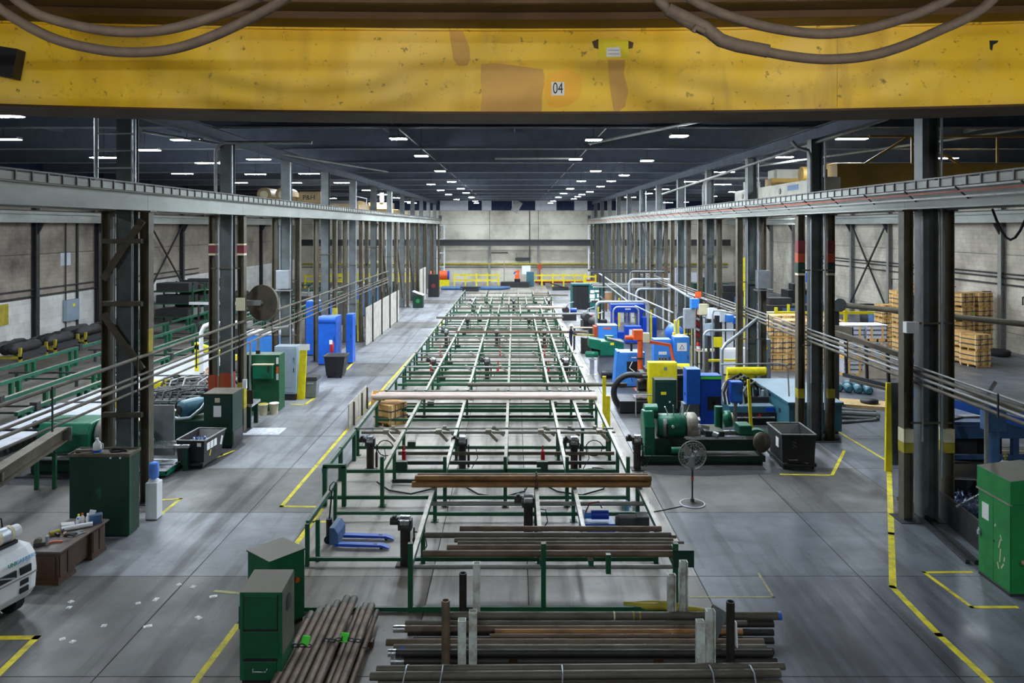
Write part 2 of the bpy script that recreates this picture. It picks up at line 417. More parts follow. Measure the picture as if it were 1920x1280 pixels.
# ---- outer walls
def side_wall(name, sx, ypil, low, up, zs):
    w = ST(name, B().box(min(sx*32.2, sx*32.6), YB, 0, max(sx*32.2, sx*32.6), YE+.4, 12.9), 'wall_dark')
    ye = [12.0]+ypil+[YE]
    for a, b_ in zip(ye[:-1], ye[1:]):
        if b_-a < .5: continue
        for (z0, z1, m) in ((.0, zs, low), (zs+.03, 6.2, up), (6.23, 9.6, up)):
            P('wall_panel', B().box(min(sx*32.2, sx*31.9), a+.02, z0, max(sx*32.2, sx*31.9), b_-.02, z1), m, w)
    for y in ypil:
        P('pilaster', B().hsec(sx*31.7, y, 0, 9.4, .34, .36, .03, 'x'), 'steel_dark' if sx < 0 else 'galv_dull', w)
    return w
PL = [27.2, 34.6, 42.0, 49.4, 56.8, 64.4, 71.2, 78.6, 86.0, 93.4, 100.8]
PR = [33.6, 41.2, 48.6, 55.9, 63.2, 70.2, 77.6, 85.0, 92.4, 99.8]
wl = side_wall('wall_left', -1, PL, 'wall_white', 'wall_soot', 3.3)
wr = side_wall('wall_right', 1, PR, 'wall_block', 'wall_block', 1.2)
def xbrace(w, sx, y0, y1, z0, z1):
    P('cross_brace', B().bar((sx*31.6, y0, z0), (sx*31.6, y1, z1), .12), 'steel_dark', w)
    P('cross_brace', B().bar((sx*31.5, y1, z0), (sx*31.5, y0, z1), .12), 'steel_dark', w)
xbrace(wl, -1, 64.6, 71.0, 2.5, 8.2); xbrace(wr, 1, 63.4, 70.0, 1.0, 8.2)
for z in (3.45, 3.9): P('wall_pipe', B().tube((-31.75, 14, z), (-31.75, 75, z), .05, 8), 'steel_dark', wl)
for z in (4.3, 4.75, 5.0): P('wall_pipe', B().tube((31.75, 14, z), (31.75, 80, z), .05, 8), 'steel_dark', wr)
for y in (45.5, 54.3, 52.9): P('wall_pipe', B().tube((-31.8, y, 0 if y != 45.5 else 3.9), (-31.8, y, 8.6), .05 if y != 54.3 else .09, 8), 'steel_dark', wl)
for y in range(38, 66, 4): P('pipe_bracket', B().bar((31.9, y, 3.7), (31.3, y, 3.7), .06).bar((31.3, y, 3.7), (31.3, y, 3.2), .06), 'steel_dark', wr)
we = ST('wall_back', B().box(-32.6, YE, 0, 32.6, YE+.4, 12.9), 'wall_dark')
xe = [-32.2, -25.4, -18, -10.9, -3.66, 3.45, 11.4, 18, 25, 32.2]
for a, b_ in zip(xe[:-1], xe[1:]):
    for z0, z1 in ((0, 2.55), (2.58, 5.9), (5.93, 8.4), (8.43, 10.45)):
        P('wall_panel', B().box(a+.03, YE-.12, z0, b_-.03, YE, z1), 'wall_end', we)
for x in xe[1:-1]: P('pilaster', B().hsec(x, YE-.3, 0, 5.6 if abs(x) < 5 else 10.4, .3, .3, .03), 'galv_dull', we)
for a, b_ in ((-10.9,-6.8), (-4.8,-3.4), (-.4,.2), (3,6.1), (8.7,10.6), (-31,-24), (15,22)): P('pale_cladding', B().box(a, YE-.1, 10.48, b_, YE, 12.7), 'pale_panel', we)
for i, (a, b_) in enumerate(((-12.7,-11.2), (-6.7,-4.9), (-3.3,-.5), (.3,2.9), (6.2,8.6), (11.2,12.9))):
    ST('window_%d' % (i+1), B().box(a, YE-.06, 10.5, b_, YE-.01, 12.6), 'wall_dark')
P('wall_pipe', B().tube((-31, YE-.35, 2.65), (31, YE-.35, 2.65), .14, 8), 'yellow_dull', we)
P('wall_pipe', B().tube((-31, YE-.3, 2.2), (31, YE-.3, 2.2), .05, 8), 'steel_dark', we)
P('wall_pipe', B().tube((-3.4, YE-.3, 4.3), (-1, YE-.3, 4.3), .06, 8), 'steel_dark', we)
P('wall_pipe', B().tube((2.2, YE-.3, 2.7), (2.2, YE-.3, 10.4), .06, 8), 'steel_dark', we)
wf = ST('wall_front', B().box(-32.6, YB-.3, 0, 32.6, YB, 12.9), 'wall_block')
# ---- roof
ce = ST('ceiling', B().box(-32.6, YB, 12.75, 32.6, YE+.4, 13.0), 'roof_deck')
for k in range(-3, 12):
    P('roof_beam', B().ibeam('x', -32.2, 32.2, YR[0]+BAY*k, 11.75, 12.74, .3), 'roof_steel', ce)
    P('lit_flange_line', B().tube((-32, YR[0]+BAY*k-.25, 11.7), (32, YR[0]+BAY*k-.25, 11.7), .022, 6), 'galv_dull', ce)  # pale line painted in for light caught on the beam's lower flange
for sx in (-1, 1):
    P('eave_girder', B().ibeam('y', 9, YE, sx*XC, 11.3, 11.74, .26), 'roof_steel', ce)
for x in (-27, -21.5, -16, -6, 0, 6, 16, 21.5, 27):
    P('purlin', B().box(x-.05, YB, 12.5, x+.05, YE, 12.74), 'roof_steel', ce)
for x, z in ((-4.6, 11.9), (3.6, 11.9)): P('roof_conduit', B().tube((x, 8, z), (x, YE-1, z), .03, 6), 'galv_dull', ce)
for (a, b_) in (((6.9,24,11.6), (3.3,33,11.7)), ((12,24,11.5), (8.5,43,9.9)), ((20,25,11.7), (11.6,46,11.3)), ((-14,28,11.6), (-8,47,11.5)), ((-9.5,24,11.65),(9.5,24,11.65)), ((-1,38,11.5),(3,38,11.5))):
    P('roof_conduit', B().tube(a, b_, .06, 6), 'galv_dull', ce)
# ---- crane columns
def column(i, sx, y):
    side = 'on the desk side' if sx < 0 else 'on the pedestal fan side'
    o = T('steel_column', '%s steel crane column from the crane bridge in the row %s' % (ORD[i], side), 'column', (sx*XC, y, 0), 0, 'crane columns along the nave')
    o['kind'] = 'thing'
    P('main_column', B().hsec(0, 0, .02, 11.3, .44, .42, .03, 'y' if sx < 0 else 'x'), 'steel_blue', o)
    for s in (-1, 1):
        P('crane_post', B().hsec(s*.56, 0, .02, 8.44, .26, .3, .025, 'x'), 'steel_brown', o)
        P('cap_plate', B().box(s*.56-.2, -.2, 8.44, s*.56+.2, .2, 8.48), 'steel_brown', o)
    P('base_plate', B().box(-.85, -.35, 0, .85, .35, .02), 'steel_dark', o)
    for z in ((5.8, 2.6, 7.6) if i == 0 and sx < 0 else ((3.6, 6.4) if i % 2 else (2.7, 5.4))):
        P('tie_bar', B().bar((-.56, -.25, z), (.56, -.25, z), .05 if i or sx > 0 else .14), 'steel_brown', o)
    if i == 0 and sx < 0:
        for (a, za, b_, zb) in ((-.56, 6.5, .56, 8.2), (-.56, 5.5, .56, 3.9)):
            P('diagonal_brace', B().bar((a, -.27, za), (b_, -.27, zb), .09, .2), 'steel_brown', o)
    if i in (5, 6, 7):
        P('diagonal_brace', B().bar((-.5, -.15, 5.0), (-.5, BAY*.55, 8.3), .16, .08), 'steel_dark', o)
        P('diagonal_brace', B().bar((.5, -.15, 8.2), (.5, BAY*.6, 1.2), .16, .08), 'steel_brown', o)
    def band(z0, z1, m, xs=(-.56, .56)):
        for x in xs: P('paint_band', B().box(x-.135, -.156, z0, x+.135, .156, z1), m, o)
        return o
    if sx < 0 and i == 1:
        band(6.98, 7.3, 'maroon', (-.56, 0, .56)); band(7.3, 7.36, 'cream', (-.56, .56)); band(6.9, 6.98, 'cream', (-.56, .56)); band(.9, 1.9, 'yellow_dull', (.565,))
        P('paint_band', B().box(-.7, -.16, .9, -.42, .16, 2.2), 'orange_rust', o); P('paint_band', B().box(-.225, -.215, 1.0, .225, .215, 2.3), 'orange_rust', o)
    if sx > 0 and i == 1: band(7.05, 7.5, 'maroon'); band(6.68, 7.03, 'orange_rust'); band(6.3, 6.65, 'green_dark'); band(6.2, 6.28, 'cream'); band(1.6, 1.95, 'yellow_dull')
    if sx > 0 and i == 0: band(1.85, 2.12, 'yellow_dull'); band(2.13, 2.5, 'cream')
    if sx < 0 and i == 0: P('paint_band', B().box(.66,-.157,4.3,.695,.1,5.05), 'yellow_dull', o)
    if sx < 0 and i == 5: band(6.8, 7.3, 'orange', (0,)); band(6.2, 6.75, 'green', (0,))
    if sx < 0 and i == 3: band(.6, 3.2, 'yellow_dull', (.56,))
    if i in (0, 1, 2, 4, 6):
        q = .27
        P('conduit', B().tube((q, -.26, 1.2), (q, -.26, 11.2), .035, 6), 'galv', o)
        P('conduit', B().tube((-q+.02, -.27, 2.2), (-q+.02, -.27, 8.3), .025, 6), 'galv', o)
    return o
COLS = {}
for i, y in enumerate(YL): COLS[-1, i] = column(i, -1, y)
for i, y in enumerate(YR): COLS[1, i] = column(i, 1, y)
def on_column(sx, i, name, x, z, d, m, b=None):
    return P(name, b or B().box(x-d[0]/2, -.24-d[1], z-d[2]/2, x+d[0]/2, -.24, z+d[2]/2), m, COLS[sx, i], None, .01)
on_column(1, 0, 'warning_beacon', -.6, 5.3, (.34, .2, .3), 'white')
on_column(-1, 2, 'junction_box', -.02, 5.45, (.62, .4, .9), 'galv'); on_column(-1, 2, 'box_shelf', -.02, 4.92, (.8, .5, .06), 'galv_dull')
on_column(1, 2, 'junction_box', .42, 5.55, (.6, .4, .85), 'galv'); on_column(1, 2, 'box_shelf', .42, 5.05, (.8, .5, .06), 'galv_dull')
on_column(-1, 1, 'clamp_band', .6, 5.0, (.34, .06, .5), 'cream'); on_column(-1, 1, 'switch_box', .78, 1.9, (.16, .1, .35), 'white')
on_column(1, 2, 'paint_patch', -.56, 6.2, (.02, .01, .02), 'white')
# ladder cage on the first desk-side column and curved conduits above
o = COLS[-1, 0]
P('ladder_rail', B().tube((-.75, -.3, 8.5), (-.75, -.3, 11.3), .06, 8), 'galv', o); P('ladder_rail', B().tube((.35, -.3, 9.0), (.35, -.3, 11.3), .05, 8), 'galv', o)
for z in (9.7, 10.2, 10.7): P('ladder_rung', B().tube((-.75, -.3, z), (.35, -.3, z), .03, 6), 'galv', o)
P('curved_conduit', B().path([(-.35, -.3, 8.6), (-.35, -.3, 10.9)]+[(-.35+.4*(1-math.cos(t)), -.3, 10.9+.4*math.sin(t)) for t in (.4, .8, 1.2, 1.57)]+[(3.4, -.3, 11.3)], .07), 'galv_dull', COLS[-1, 1])
P('curved_conduit', B().path([(-.3, -.35, 8.7), (-.3, -.35, 10.6), (-.38, -.35, 10.85), (-.8, -.35, 10.95), (-1.0, -.35, 11.2)], .07), 'galv_dull', COLS[1, 1])
P('curved_conduit', B().path([(-.45, -.35, 8.7), (-.45, -.35, 10.3)]+[(-.45+.5*(1-math.cos(t)), -.35, 10.3+.5*math.sin(t)) for t in (.5, 1, 1.57)]+[(4, -.35, 10.85)], .07), 'galv_dull', COLS[1, 3])
# ---- crane runways
def runway(name, x, lab, inner, y0=4.0, y1=107.6, rods=True, z0=8.48, z1=9.24):
    o = T(name, lab, 'crane rail', (x, 0, 0)); o['kind'] = 'thing'
    n = int((y1-y0)/BAY); yy = [y0]+[YL[0]+BAY*k-(.0 if x < 0 else 1.3) for k in range(-2, 12)]+[y1]
    yy = sorted(v for v in yy if y0 <= v <= y1)
    for a, b_ in zip(yy[:-1], yy[1:]):
        P('girder', B().ibeam('y', a+.006, b_-.006, 0, z0, z1-.24, .32, .03, .03).box(-.24, a+.006, z1-.24, .24, b_-.006, z1-.21).box(-.24, a+.006, z1-.21, -.22, b_-.006, z1-.07).box(.22, a+.006, z1-.21, .24, b_-.006, z1-.07), 'runway_grey', o)
    P('crane_rail', B().box(-.035, y0, z1-.21, .035, y1, z1-.02), 'rail_iron', o)
    P('cap_channel', B().box(-.26, y0, z1-.035, -.2, y1, z1).box(.2, y0, z1-.035, .26, y1, z1), 'rail_iron', o)
    if rods:
        me = B().box(-.02, -.02, z1-.24, .02, .02, z1-.03).mesh('clip', 'rail_iron')
        k = 0; y = 14.0
        while y < y1 and k < 170:
            P('rail_clip', me, None, o, None, 0, (inner*.25, y, 0)); y += .55; k += 1
        me = B().bar((0,0,z1-.05), (-inner*.45,0,z1-.05), .05, .03).mesh('tie', 'rail_iron')
        for q in range(60): P('rail_tie', me, None, o, None, 0, (inner*.22, 14.2+1.5*q, 0))
    return o
r1 = runway('crane_runway', -10.72, 'long grey crane runway girder over the desk side columns, facing the nave', 1)
r2 = runway('crane_runway', 10.72, 'long grey crane runway girder over the fan side columns, with conductor bars', -1)
for z, m in ((8.72, 'galv_dull'), (8.85, 'orange_rust'), (8.95, 'galv_dull')): P('conductor_bar', B().box(-.3, 12, z-.02, -.26, 107, z+.02), m, r2)
me = B().bar((-.02,0,8.68), (-.34,0,8.96), .03).mesh('bracket', 'steel_dark')
for k in range(40): P('conductor_bracket', me, None, r2, None, 0, (0, 13+2.3*k, 0))
P('stop_block', B().box(-.2, 107.2, 9.26, .2, 107.6, 9.7), 'rail_iron', r1); P('stop_block', B().box(-.2, 107.2, 9.26, .2, 107.6, 9.7), 'rail_iron', r2)
runway('crane_runway', -11.88, 'crane runway girder behind the desk side columns, over the shelving aisle', -1, rods=False)
runway('crane_runway', 11.88, 'crane runway girder behind the fan side columns, over the crate aisle', 1, rods=False)
for sx, lab in ((-1, 'crane runway on brackets along the sooty brick wall'), (1, 'crane runway on brackets along the pale wall behind the crates')):
    o = runway('crane_runway', sx*30.9, lab, -sx, 10, 108, False, 8.3, 9.1)
    for y in (PL if sx < 0 else PR): P('wall_bracket', B().prism([(sx*.2, 8.3), (sx*.64, 8.3), (sx*.64, 7.5)], 'y', y-.06, y+.06), 'steel_dark', o)
# ---- cable runs along the columns
def tray(sx, pairs, y0, y1, lab):
    o = T('conduit_run', lab, 'pipes', (0,0,0))
    for x, z, r, m in pairs: P('conduit', B().tube((x, y0, z), (x, y1, z), r, 8), m, o)
    y = y0+1
    while y < y1-1:
        zt = max(p[1] for p in pairs); zb = min(p[1] for p in pairs)
        P('hanger', B().bar((pairs[0][0]+.1*(1 if sx < 0 else -1), y, zb-.06), (pairs[0][0]+.1*(1 if sx < 0 else -1), y, zt+.06), .03), 'steel_dark', o); y += BAY/2
    return o
tray(-1, [(-10.5,4.36,.05,'steel_brown'), (-10.5,3.86,.035,'steel_brown'), (-10.5,3.7,.045,'steel_brown'), (-10.5,3.46,.035,'steel_brown')], 12, 62, 'brown conduit pipes running along the desk side columns at mid height')
tray(1, [(10.975,4.06,.055,'steel_brown'), (10.975,3.92,.04,'galv_dull'), (10.975,3.77,.05,'steel_brown'), (10.975,4.2,.03,'galv_dull')], 12, 66, 'grey conduit pipes running along the fan side columns at mid height')
# ---- overhead lamps
lampA = T('high_bay_light', None, 'lamp'); lampB = T('linear_bay_light', None, 'lamp')
for r, dx, dy in ((lampA, .62, .5), (lampB, 1.25, .36)):
    P('housing', B().box(-dx/2, -dy/2, .02, dx/2, dy/2, .1), 'steel_dark', r)
    P('diffuser', B().box(-dx/2+.02, -dy/2+.02, 0, dx/2-.02, dy/2-.02, .02), 'lamp_glow' if r is lampA else 'linear_glow', r)
    P('stem', B().tube((0,0,.1), (0,0,1.42), .015, 6), 'steel_dark', r)
used = set()
def lamp(proto, p, lab, grp):
    o = proto if id(proto) not in used else dup(proto)
    used.add(id(proto)); o.location = p; tag(o, lab, 'lamp', grp)
ZL = 11.3
rows = [
 (lampA, [(747,261),(790,293),(825,321),(847,341),(864,354),(874,362),(884,370),(891,377),(897,383)], 'inner row on the desk side of the nave roof'),
 (lampA, [(808,346),(826,357),(841,365),(856,374)], 'outer row on the desk side of the nave roof'),
 (lampA, [(1113,263),(1079,299)], 'short central pair over the fan side of the nave'),
 (lampA, [(1117,321),(1090,340),(1069,354),(1057,363),(1047,370),(1037,377),(1029,383)], 'inner row on the fan side of the nave roof'),
 (lampA, [(1273,256),(1213,302),(1170,329),(1146,340),(1126,350),(1106,360),(1091,365),(1083,369),(1076,373)], 'outer row on the fan side of the nave roof'),
 (lampB, [(2,219),(350,263),(272,282),(195,296),(6,262),(390,306),(485,299),(479,327),(342,326),(580,326),(449,343),(551,343),(641,343),(620,372),(692,357),(720,365),(748,371),(768,378),(782,383),(713,383)], 'roof of the desk side aisle'),
 (lampB, [(1597,261),(1770,297),(1464,295),(1594,325),(1357,323),(1294,341),(1493,343),(1355,346),(1432,352),(1379,360),(1466,370),(1333,368),(1241,355),(1211,363),(1182,370),(1253,380),(1282,379)], 'roof of the fan side aisle')]
for proto, pts, nm in rows:
    for i, (px, py) in enumerate(pts):
        p = at(px, py, 11.62 if px in (350, 485, 1597, 1464, 551, 449, 641) else ZL)
        if p.y > 102: p.y = 102
        lamp(proto, p, '%s LED light, %s' % (ORD[i], nm), 'LED roof lights')
for i, (x, y) in enumerate([(-20, 10), (20, 6), (-9, -3), (-1, -3), (7, -3)]):
    lamp(lampA, (x, y, ZL), '%s added LED roof light, unseen behind or above the crane bridge' % ORD[i], 'LED roof lights')  # out-of-view lamps added to brighten the foreground and camera-facing sides
# ---- the crane bridge girder
GY = 10.0
cr = T('bridge_crane', 'yellow box girder of an overhead crane spanning the nave, numbered 04', 'crane', (0, GY, 0)); cr['kind'] = 'thing'
def gz(x): return .11*(x/7.0)**2
def gbeam(name, y0, y1, z0, z1, mat, xs=None, par=cr, bow=True):
    b = B(); xs = xs or [-11.2+.7*k for k in range(33)]; vs = []
    for x in xs:
        d = gz(x) if bow else 0
        vs += [(x,y0,z0+d), (x,y1,z0+d), (x,y1,z1+d), (x,y0,z1+d)]
    fs = [(4*i+a, 4*i+4+a, 4*i+4+(a+1)%4, 4*i+(a+1)%4) for i in range(len(xs)-1) for a in range(4)]
    n = len(vs); b.add(vs, [tuple(reversed(f)) for f in fs]+[(0,3,2,1)[::-1], (n-4,n-3,n-2,n-1)[::-1]])
    return P(name, b, mat, par)
gbeam('web', 0, .8, 9.545, 10.62, 'girder_yellow')
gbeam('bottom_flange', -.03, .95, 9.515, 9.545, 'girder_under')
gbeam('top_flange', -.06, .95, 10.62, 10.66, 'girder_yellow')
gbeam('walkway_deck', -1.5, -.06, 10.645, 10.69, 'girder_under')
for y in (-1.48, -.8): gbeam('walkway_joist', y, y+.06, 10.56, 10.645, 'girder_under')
gbeam('added_rear_girder', -8.4, -7.6, 9.55, 10.65, 'girder_yellow', bow=False)  # unseen girder added behind the camera to carry the fill lights
for x in (-3.6, 1.6, 6.4):
    q = P('added_fill_light', B().box(x-.3,-7.75,9.33,x+.3,-7.42,9.55).box(x-.32,-7.42,9.33,x+.32,-6.85,9.345), 'steel_dark', cr); P('lens', B().box(x-.28,-7.42,9.36,x+.28,-7.40,9.53), 'added_fill_glow', q)  # unseen floods with visors, added to brighten the yellow girder
P('web_seam', B().box(-.012, -.012, 9.56, .012, 0, 10.6), 'girder_yellow', cr, None, 0, (4.33, 0, .05))
for sx in (-1, 1): P('end_truck', B().box(sx*10.72-.2, -1.6, 9.32, sx*10.72+.2, 2.4, 9.66), 'girder_yellow', cr); 
for sx in (-1, 1):
    for y in (-1.2, 2.0): P('wheel', B().tube((sx*10.72-.07, y, 9.43), (sx*10.72+.07, y, 9.43), .2, 16), 'steel_dark', cr)
def gp(px, py): return ((px-VX)*GY/F, H-(py-VY)*GY/F)
def gpatch(name, pts, mat, th=.003, y=0.0, par=None):
    poly = [gp(*p) for p in pts]; return P(name, B().prism(poly, 'y', y-th, y), mat, par or cr)
gpatch('paint_patch', [(1020,150),(1030,138),(1052,133),(1062,127),(1078,136),(1090,140),(1091,165),(1088,182),(1070,196),(1048,203),(1030,200),(1022,182)], 'ochre', .004)
gpatch('stain', [(902,120),(930,118),(960,122),(1018,130),(1022,150),(1016,180),(1016,213),(900,213),(904,180),(901,150)], 'stain_tan', .002)
gpatch('stain', [(842,58),(868,58),(880,90),(882,112),(876,123),(860,124),(850,112),(846,84)], 'stain_tan', .002)
gpatch('stain', [(1140,112),(1172,112),(1170,140),(1178,170),(1172,200),(1152,214),(1146,180),(1142,150)], 'stain_tan', .002)
gpatch('stain', [(1110,78),(1122,73),(1122,92),(1114,90)], 'girder_under', .002); gpatch('stain', [(1178,76),(1188,80),(1186,90),(1178,92)], 'girder_under', .002)
dp = gpatch('data_plate', [(1122,74),(1178,76),(1178,110),(1122,109)], 'yellow', .012)
gpatch('white_label', [(1137,90),(1162,88),(1164,107),(1137,107)], 'white_paper', .002, -.012, dp)
for k, zz in enumerate((94, 101)): P('label_line', B().box(gp(1140,0)[0], -.0155, gp(0,zz+1)[1], gp(1161,0)[0], -.014, gp(0,zz)[1]), 'grey_mid', dp)
npl = gpatch('number_plate', [(1034,154),(1058,154),(1058,179),(1034,179)], 'white_paper', .006, -.004)
t = text('04', .19, 'ink', npl, (gp(1046,166.5)[0], -.012, gp(1046,166.5)[1]), (math.pi/2,0,0), 'number', .001); t.scale = (.74, 1.12, 1)
P('black_box', B().prism([gp(18,93),(gp(51,98)),gp(41,152),gp(6,145)], 'y', -.2, -.03), 'black', cr)
P('scrape_mark', B().prism([gp(1855,76),gp(1872,76),gp(1870,80),gp(1862,84),gp(1860,95),gp(1856,92)], 'y', -.003, 0), 'black', cr)
# festoon cables hanging close to the camera
FY = 6.2
ft = ONE('festoon_track', B().box(-9, FY-.03, 10.46, 9, FY+.03, 10.55), 'galv_dull', 'steel track under the crane walkway carrying the looped cables', 'rail')
def festoon(pts, lab, r=.042, knot=False):
    P0 = [(ax(px, FY), FY, az(py, FY)) for px, py in pts]
    # Catmull-Rom smoothing
    out = []
    Q = [Vector(p) for p in P0]; Q = [Q[0]*2-Q[1]]+Q+[Q[-1]*2-Q[-2]]
    for i in range(1, len(Q)-2):
        for k in range(6):
            t = k/6; a, b_, c, d = Q[i-1], Q[i], Q[i+1], Q[i+2]
            out.append(.5*((2*b_)+(c-a)*t+(2*a-5*b_+4*c-d)*t*t+(3*b_-a-3*c+d)*t**3))
    out.append(Q[-2])
    o = T('festoon_cable', lab, 'cable', tuple(out[0]), 0, 'looped festoon cables')
    O = out[0]
    P('sheath', B().path([p-O for p in out], r, 12), 'cable_dust', o)
    for e in (out[0], out[-1]): P('clamp', B().bx(e-O+Vector((0,0,.04)), (.12,.1,.12)), 'steel_dark', o)
    if knot:
        b = B(); 
        c = [Vector((ax(px,FY),FY,az(py,FY)))-O for px, py in ((1252,18),(1290,36),(1322,52),(1352,76),(1385,86),(1420,92),(1440,96))]
        b.path(c, r*1.35, 12); b.path([c[2], c[2]+Vector((-.03,-.06,-.05)), c[1]+Vector((.05,-.06,-.08)), c[1]+Vector((.03,-.05,-.12))], r*.6)
        P('taped_splice', b, 'cable_dust', o)
    return o
festoon([(-40,-142),(0,-36),(60,20),(140,47),(230,60),(320,54),(420,24),(500,-14),(580,-62),(650,-142)], 'upper looped cable hanging by the black box on the girder')
festoon([(-110,-142),(-60,-40),(0,16),(90,68),(180,92),(260,98),(340,88),(430,54),(530,0),(600,-60),(660,-142)], 'lower looped cable hanging by the black box on the girder')
festoon([(1200,-142),(1240,-62),(1300,0),(1390,38),(1480,58),(1560,63),(1650,48),(1760,8),(1850,-50),(1905,-142)], 'upper looped cable hanging beyond the girder data plate')
festoon([(1130,-142),(1190,-60),(1252,18),(1330,62),(1400,88),(1480,105),(1560,111),(1650,100),(1750,62),(1860,0),(1950,-142)], 'lower looped cable with a taped splice, beyond the data plate', knot=True)
# ================================================================= PIPE RACKS IN THE NAVE
ZR = 1.05
def rack(lab, y0, y1, xs, legrows, xbeams, seed, stops=(), mids=True):
    rnd = random.Random(seed); ym = y0
    o = T('pipe_rack', lab, 'rack', ((xs[0]+xs[-1])/2, ym, 0), 0, 'green pipe racks down the nave'); cx = o.location.x
    for x in xs:
        a = y0
        P('rail', B().box(x-cx-.05, a-ym, ZR-.13, x-cx+.05, y1-ym, ZR-.012), 'green_rack', o)
        P('wear_strip', B().box(x-cx-.05, a-ym, ZR-.012, x-cx+.05, y1-ym, ZR), 'worn_steel', o)
    for (y, sub) in legrows:
        for x in xs:
            if sub and x in sub: continue
            P('leg', B().box(x-cx-.05, y-ym-.05, 0, x-cx+.05, y-ym+.05, ZR-.13).box(x-cx-.1, y-ym-.1, 0, x-cx+.1, y-ym+.1, .015), 'green', o)
    for x in stops: P('end_stop', B().box(x-cx-.05, -.1, 0, x-cx+.05, 0, ZR+.38), 'green', o)
    for (y, z, m, r) in xbeams:
        xa, xb = xs[0]-cx, xs[-1]-cx
        if r: P('drive_shaft', B().tube((xa-.1, y-ym, z), (xb+.2, y-ym, z), r, 8), m, o)
        else: P('cross_beam', B().box(xa, y-ym-.04, z-.05, xb, y-ym+.04, z+.05), m, o)
    return o, cx, ym
XA = [-2.17, .58, 1.6, 3.35]
XM = [-5.5, -3.8, -2.0, -.27, 1.5, 2.37, 3.25]
oA, ca, ya = rack('front pipe rack with tall end stops, by the blue pallet jack', 15.6, 20.4, XA, [(17.7, (1.6,)), (20.35, ())], [(17.7,.15,'green',0), (20.35,.2,'green',0), (15.55,.06,'green',0), (16.4,.55,'galv_dull',.05), (19.6,.75,'galv_dull',.06)], 1, (-2.17, .6, 3.35))
# open railing that the pallet jack leans against
P('rail', B().box(-4.95-ca, 17.7-ya, .93, -4.87-ca, 20.5-ya, 1.05), 'green_rack', oA)
for x, y in ((-4.9,17.65), (-4.72,17.9), (-4.9,20.4)): P('leg', B().box(x-ca-.045, y-ya-.045, 0, x-ca+.045, y-ya+.045, 1.0), 'green', oA)
for y, z in ((17.68,.15), (20.4,.2), (15.55,.06)): P('cross_beam', B().box(-4.9-ca, y-ya-.035, z-.04, XA[0]-ca, y-ya+.035, z+.04), 'green', oA)
P('bumper_plate', B().box(3.3-ca, -.12, .95, 3.72-ca, -.06, 1.28).box(3.3-ca, -.12, 1.27, 3.72-ca, .2, 1.3), 'green_dark', oA)
P('short_stop', B().box(1.9-ca, -.1, .8, 2.0-ca, 0, 1.2), 'green', oA)
XBB = [-3.8, -2.0, -.27, 1.5, 3.25]
oB, cb, yb = rack('wide pipe rack with roller stands in front of the green lathe', 21.45, 25.7, XBB, [(21.45, ()), (25.6, ()), (23.6, (-2.0,1.5))], [(21.45,.25,'green',0), (23.6,.3,'green',0), (23.8,.5,'black_dust',0), (24.4,.62,'steel_brown',0), (25.65,ZR-.08,'galv_dull',.04), (23.2,.12,'black',0)], 2, XBB)
P('rail', B().box(-5.55-cb, 23.6-yb, .93, -5.45-cb, 25.7-yb, ZR), 'green_rack', oB)
P('rail', B().box(-5.55-cb, 21.5-yb, .93, -5.45-cb, 23.5-yb, ZR), 'green_rack', oB)
for x, y in ((-5.5,23.6), (-5.5,25.6), (-5.45,21.45), (-4.9,21.45)): P('leg', B().box(x-cb-.06, y-yb-.06, 0, x-cb+.06, y-yb+.06, 1.15 if y < 22 else .95), 'green', oB)
P('gate_bar', B().box(-5.5-cb, -.06, 1.1, -4.85-cb, .06, 1.2), 'green', oB)
for y, z in ((21.45,.25), (23.6,.3)): P('cross_beam', B().box(-5.5-cb, y-yb-.04, z-.05, XBB[0]-cb, y-yb+.04, z+.05), 'green', oB)
P('stop_bar', B().box(-.27-cb, -.1, 1.0, .75-cb, 0, 1.1), 'green', oB)
secs = [('third pipe rack section, holding a pale pipe pair near the wooden crate', 25.9, 31.6, XM, [26.2, 29.8, 31.4], 3),
        ('fourth pipe rack section, under the long pipe fed into the black machine', 31.9, 37.2, XM, [32.2, 34.6, 36.9], 4),
        ('fifth pipe rack section with red air cylinders', 37.4, 41.3, XM, [37.6, 39.2, 41.0], 5),
        ('sixth pipe rack section, in front of the worker in navy coveralls', 41.5, 47.2, XM, [42.0, 44.2, 46.8], 6),
        ('seventh pipe rack section beside the worker in navy coveralls', 47.5, 52.5, XM, [47.9, 50.0, 52.2], 7),
        ('eighth pipe rack section carrying one pipe over the yellow aisle line', 52.8, 60.0, XM, [53.4, 56.5, 59.6], 8),
        ('ninth pipe rack section with short staggered rails', 60.4, 67.2, [-5.5, -3.0, -1.35, .48, 2.27, 3.4], [61, 64, 67], 9),
        ('tenth pipe rack section near the dark green booth', 67.6, 74.6, [-5.5, -3.9, -2.25, -.54, 1.1, 2.95], [68, 71, 74.4], 10),
        ('last pipe rack section, before the yellow guard rails at the end wall', 75.0, 83.0, [-5.5, -3.0, -1.3, .36, 1.96, 3.7], [75.4, 79, 82.8], 11)]
RK = []
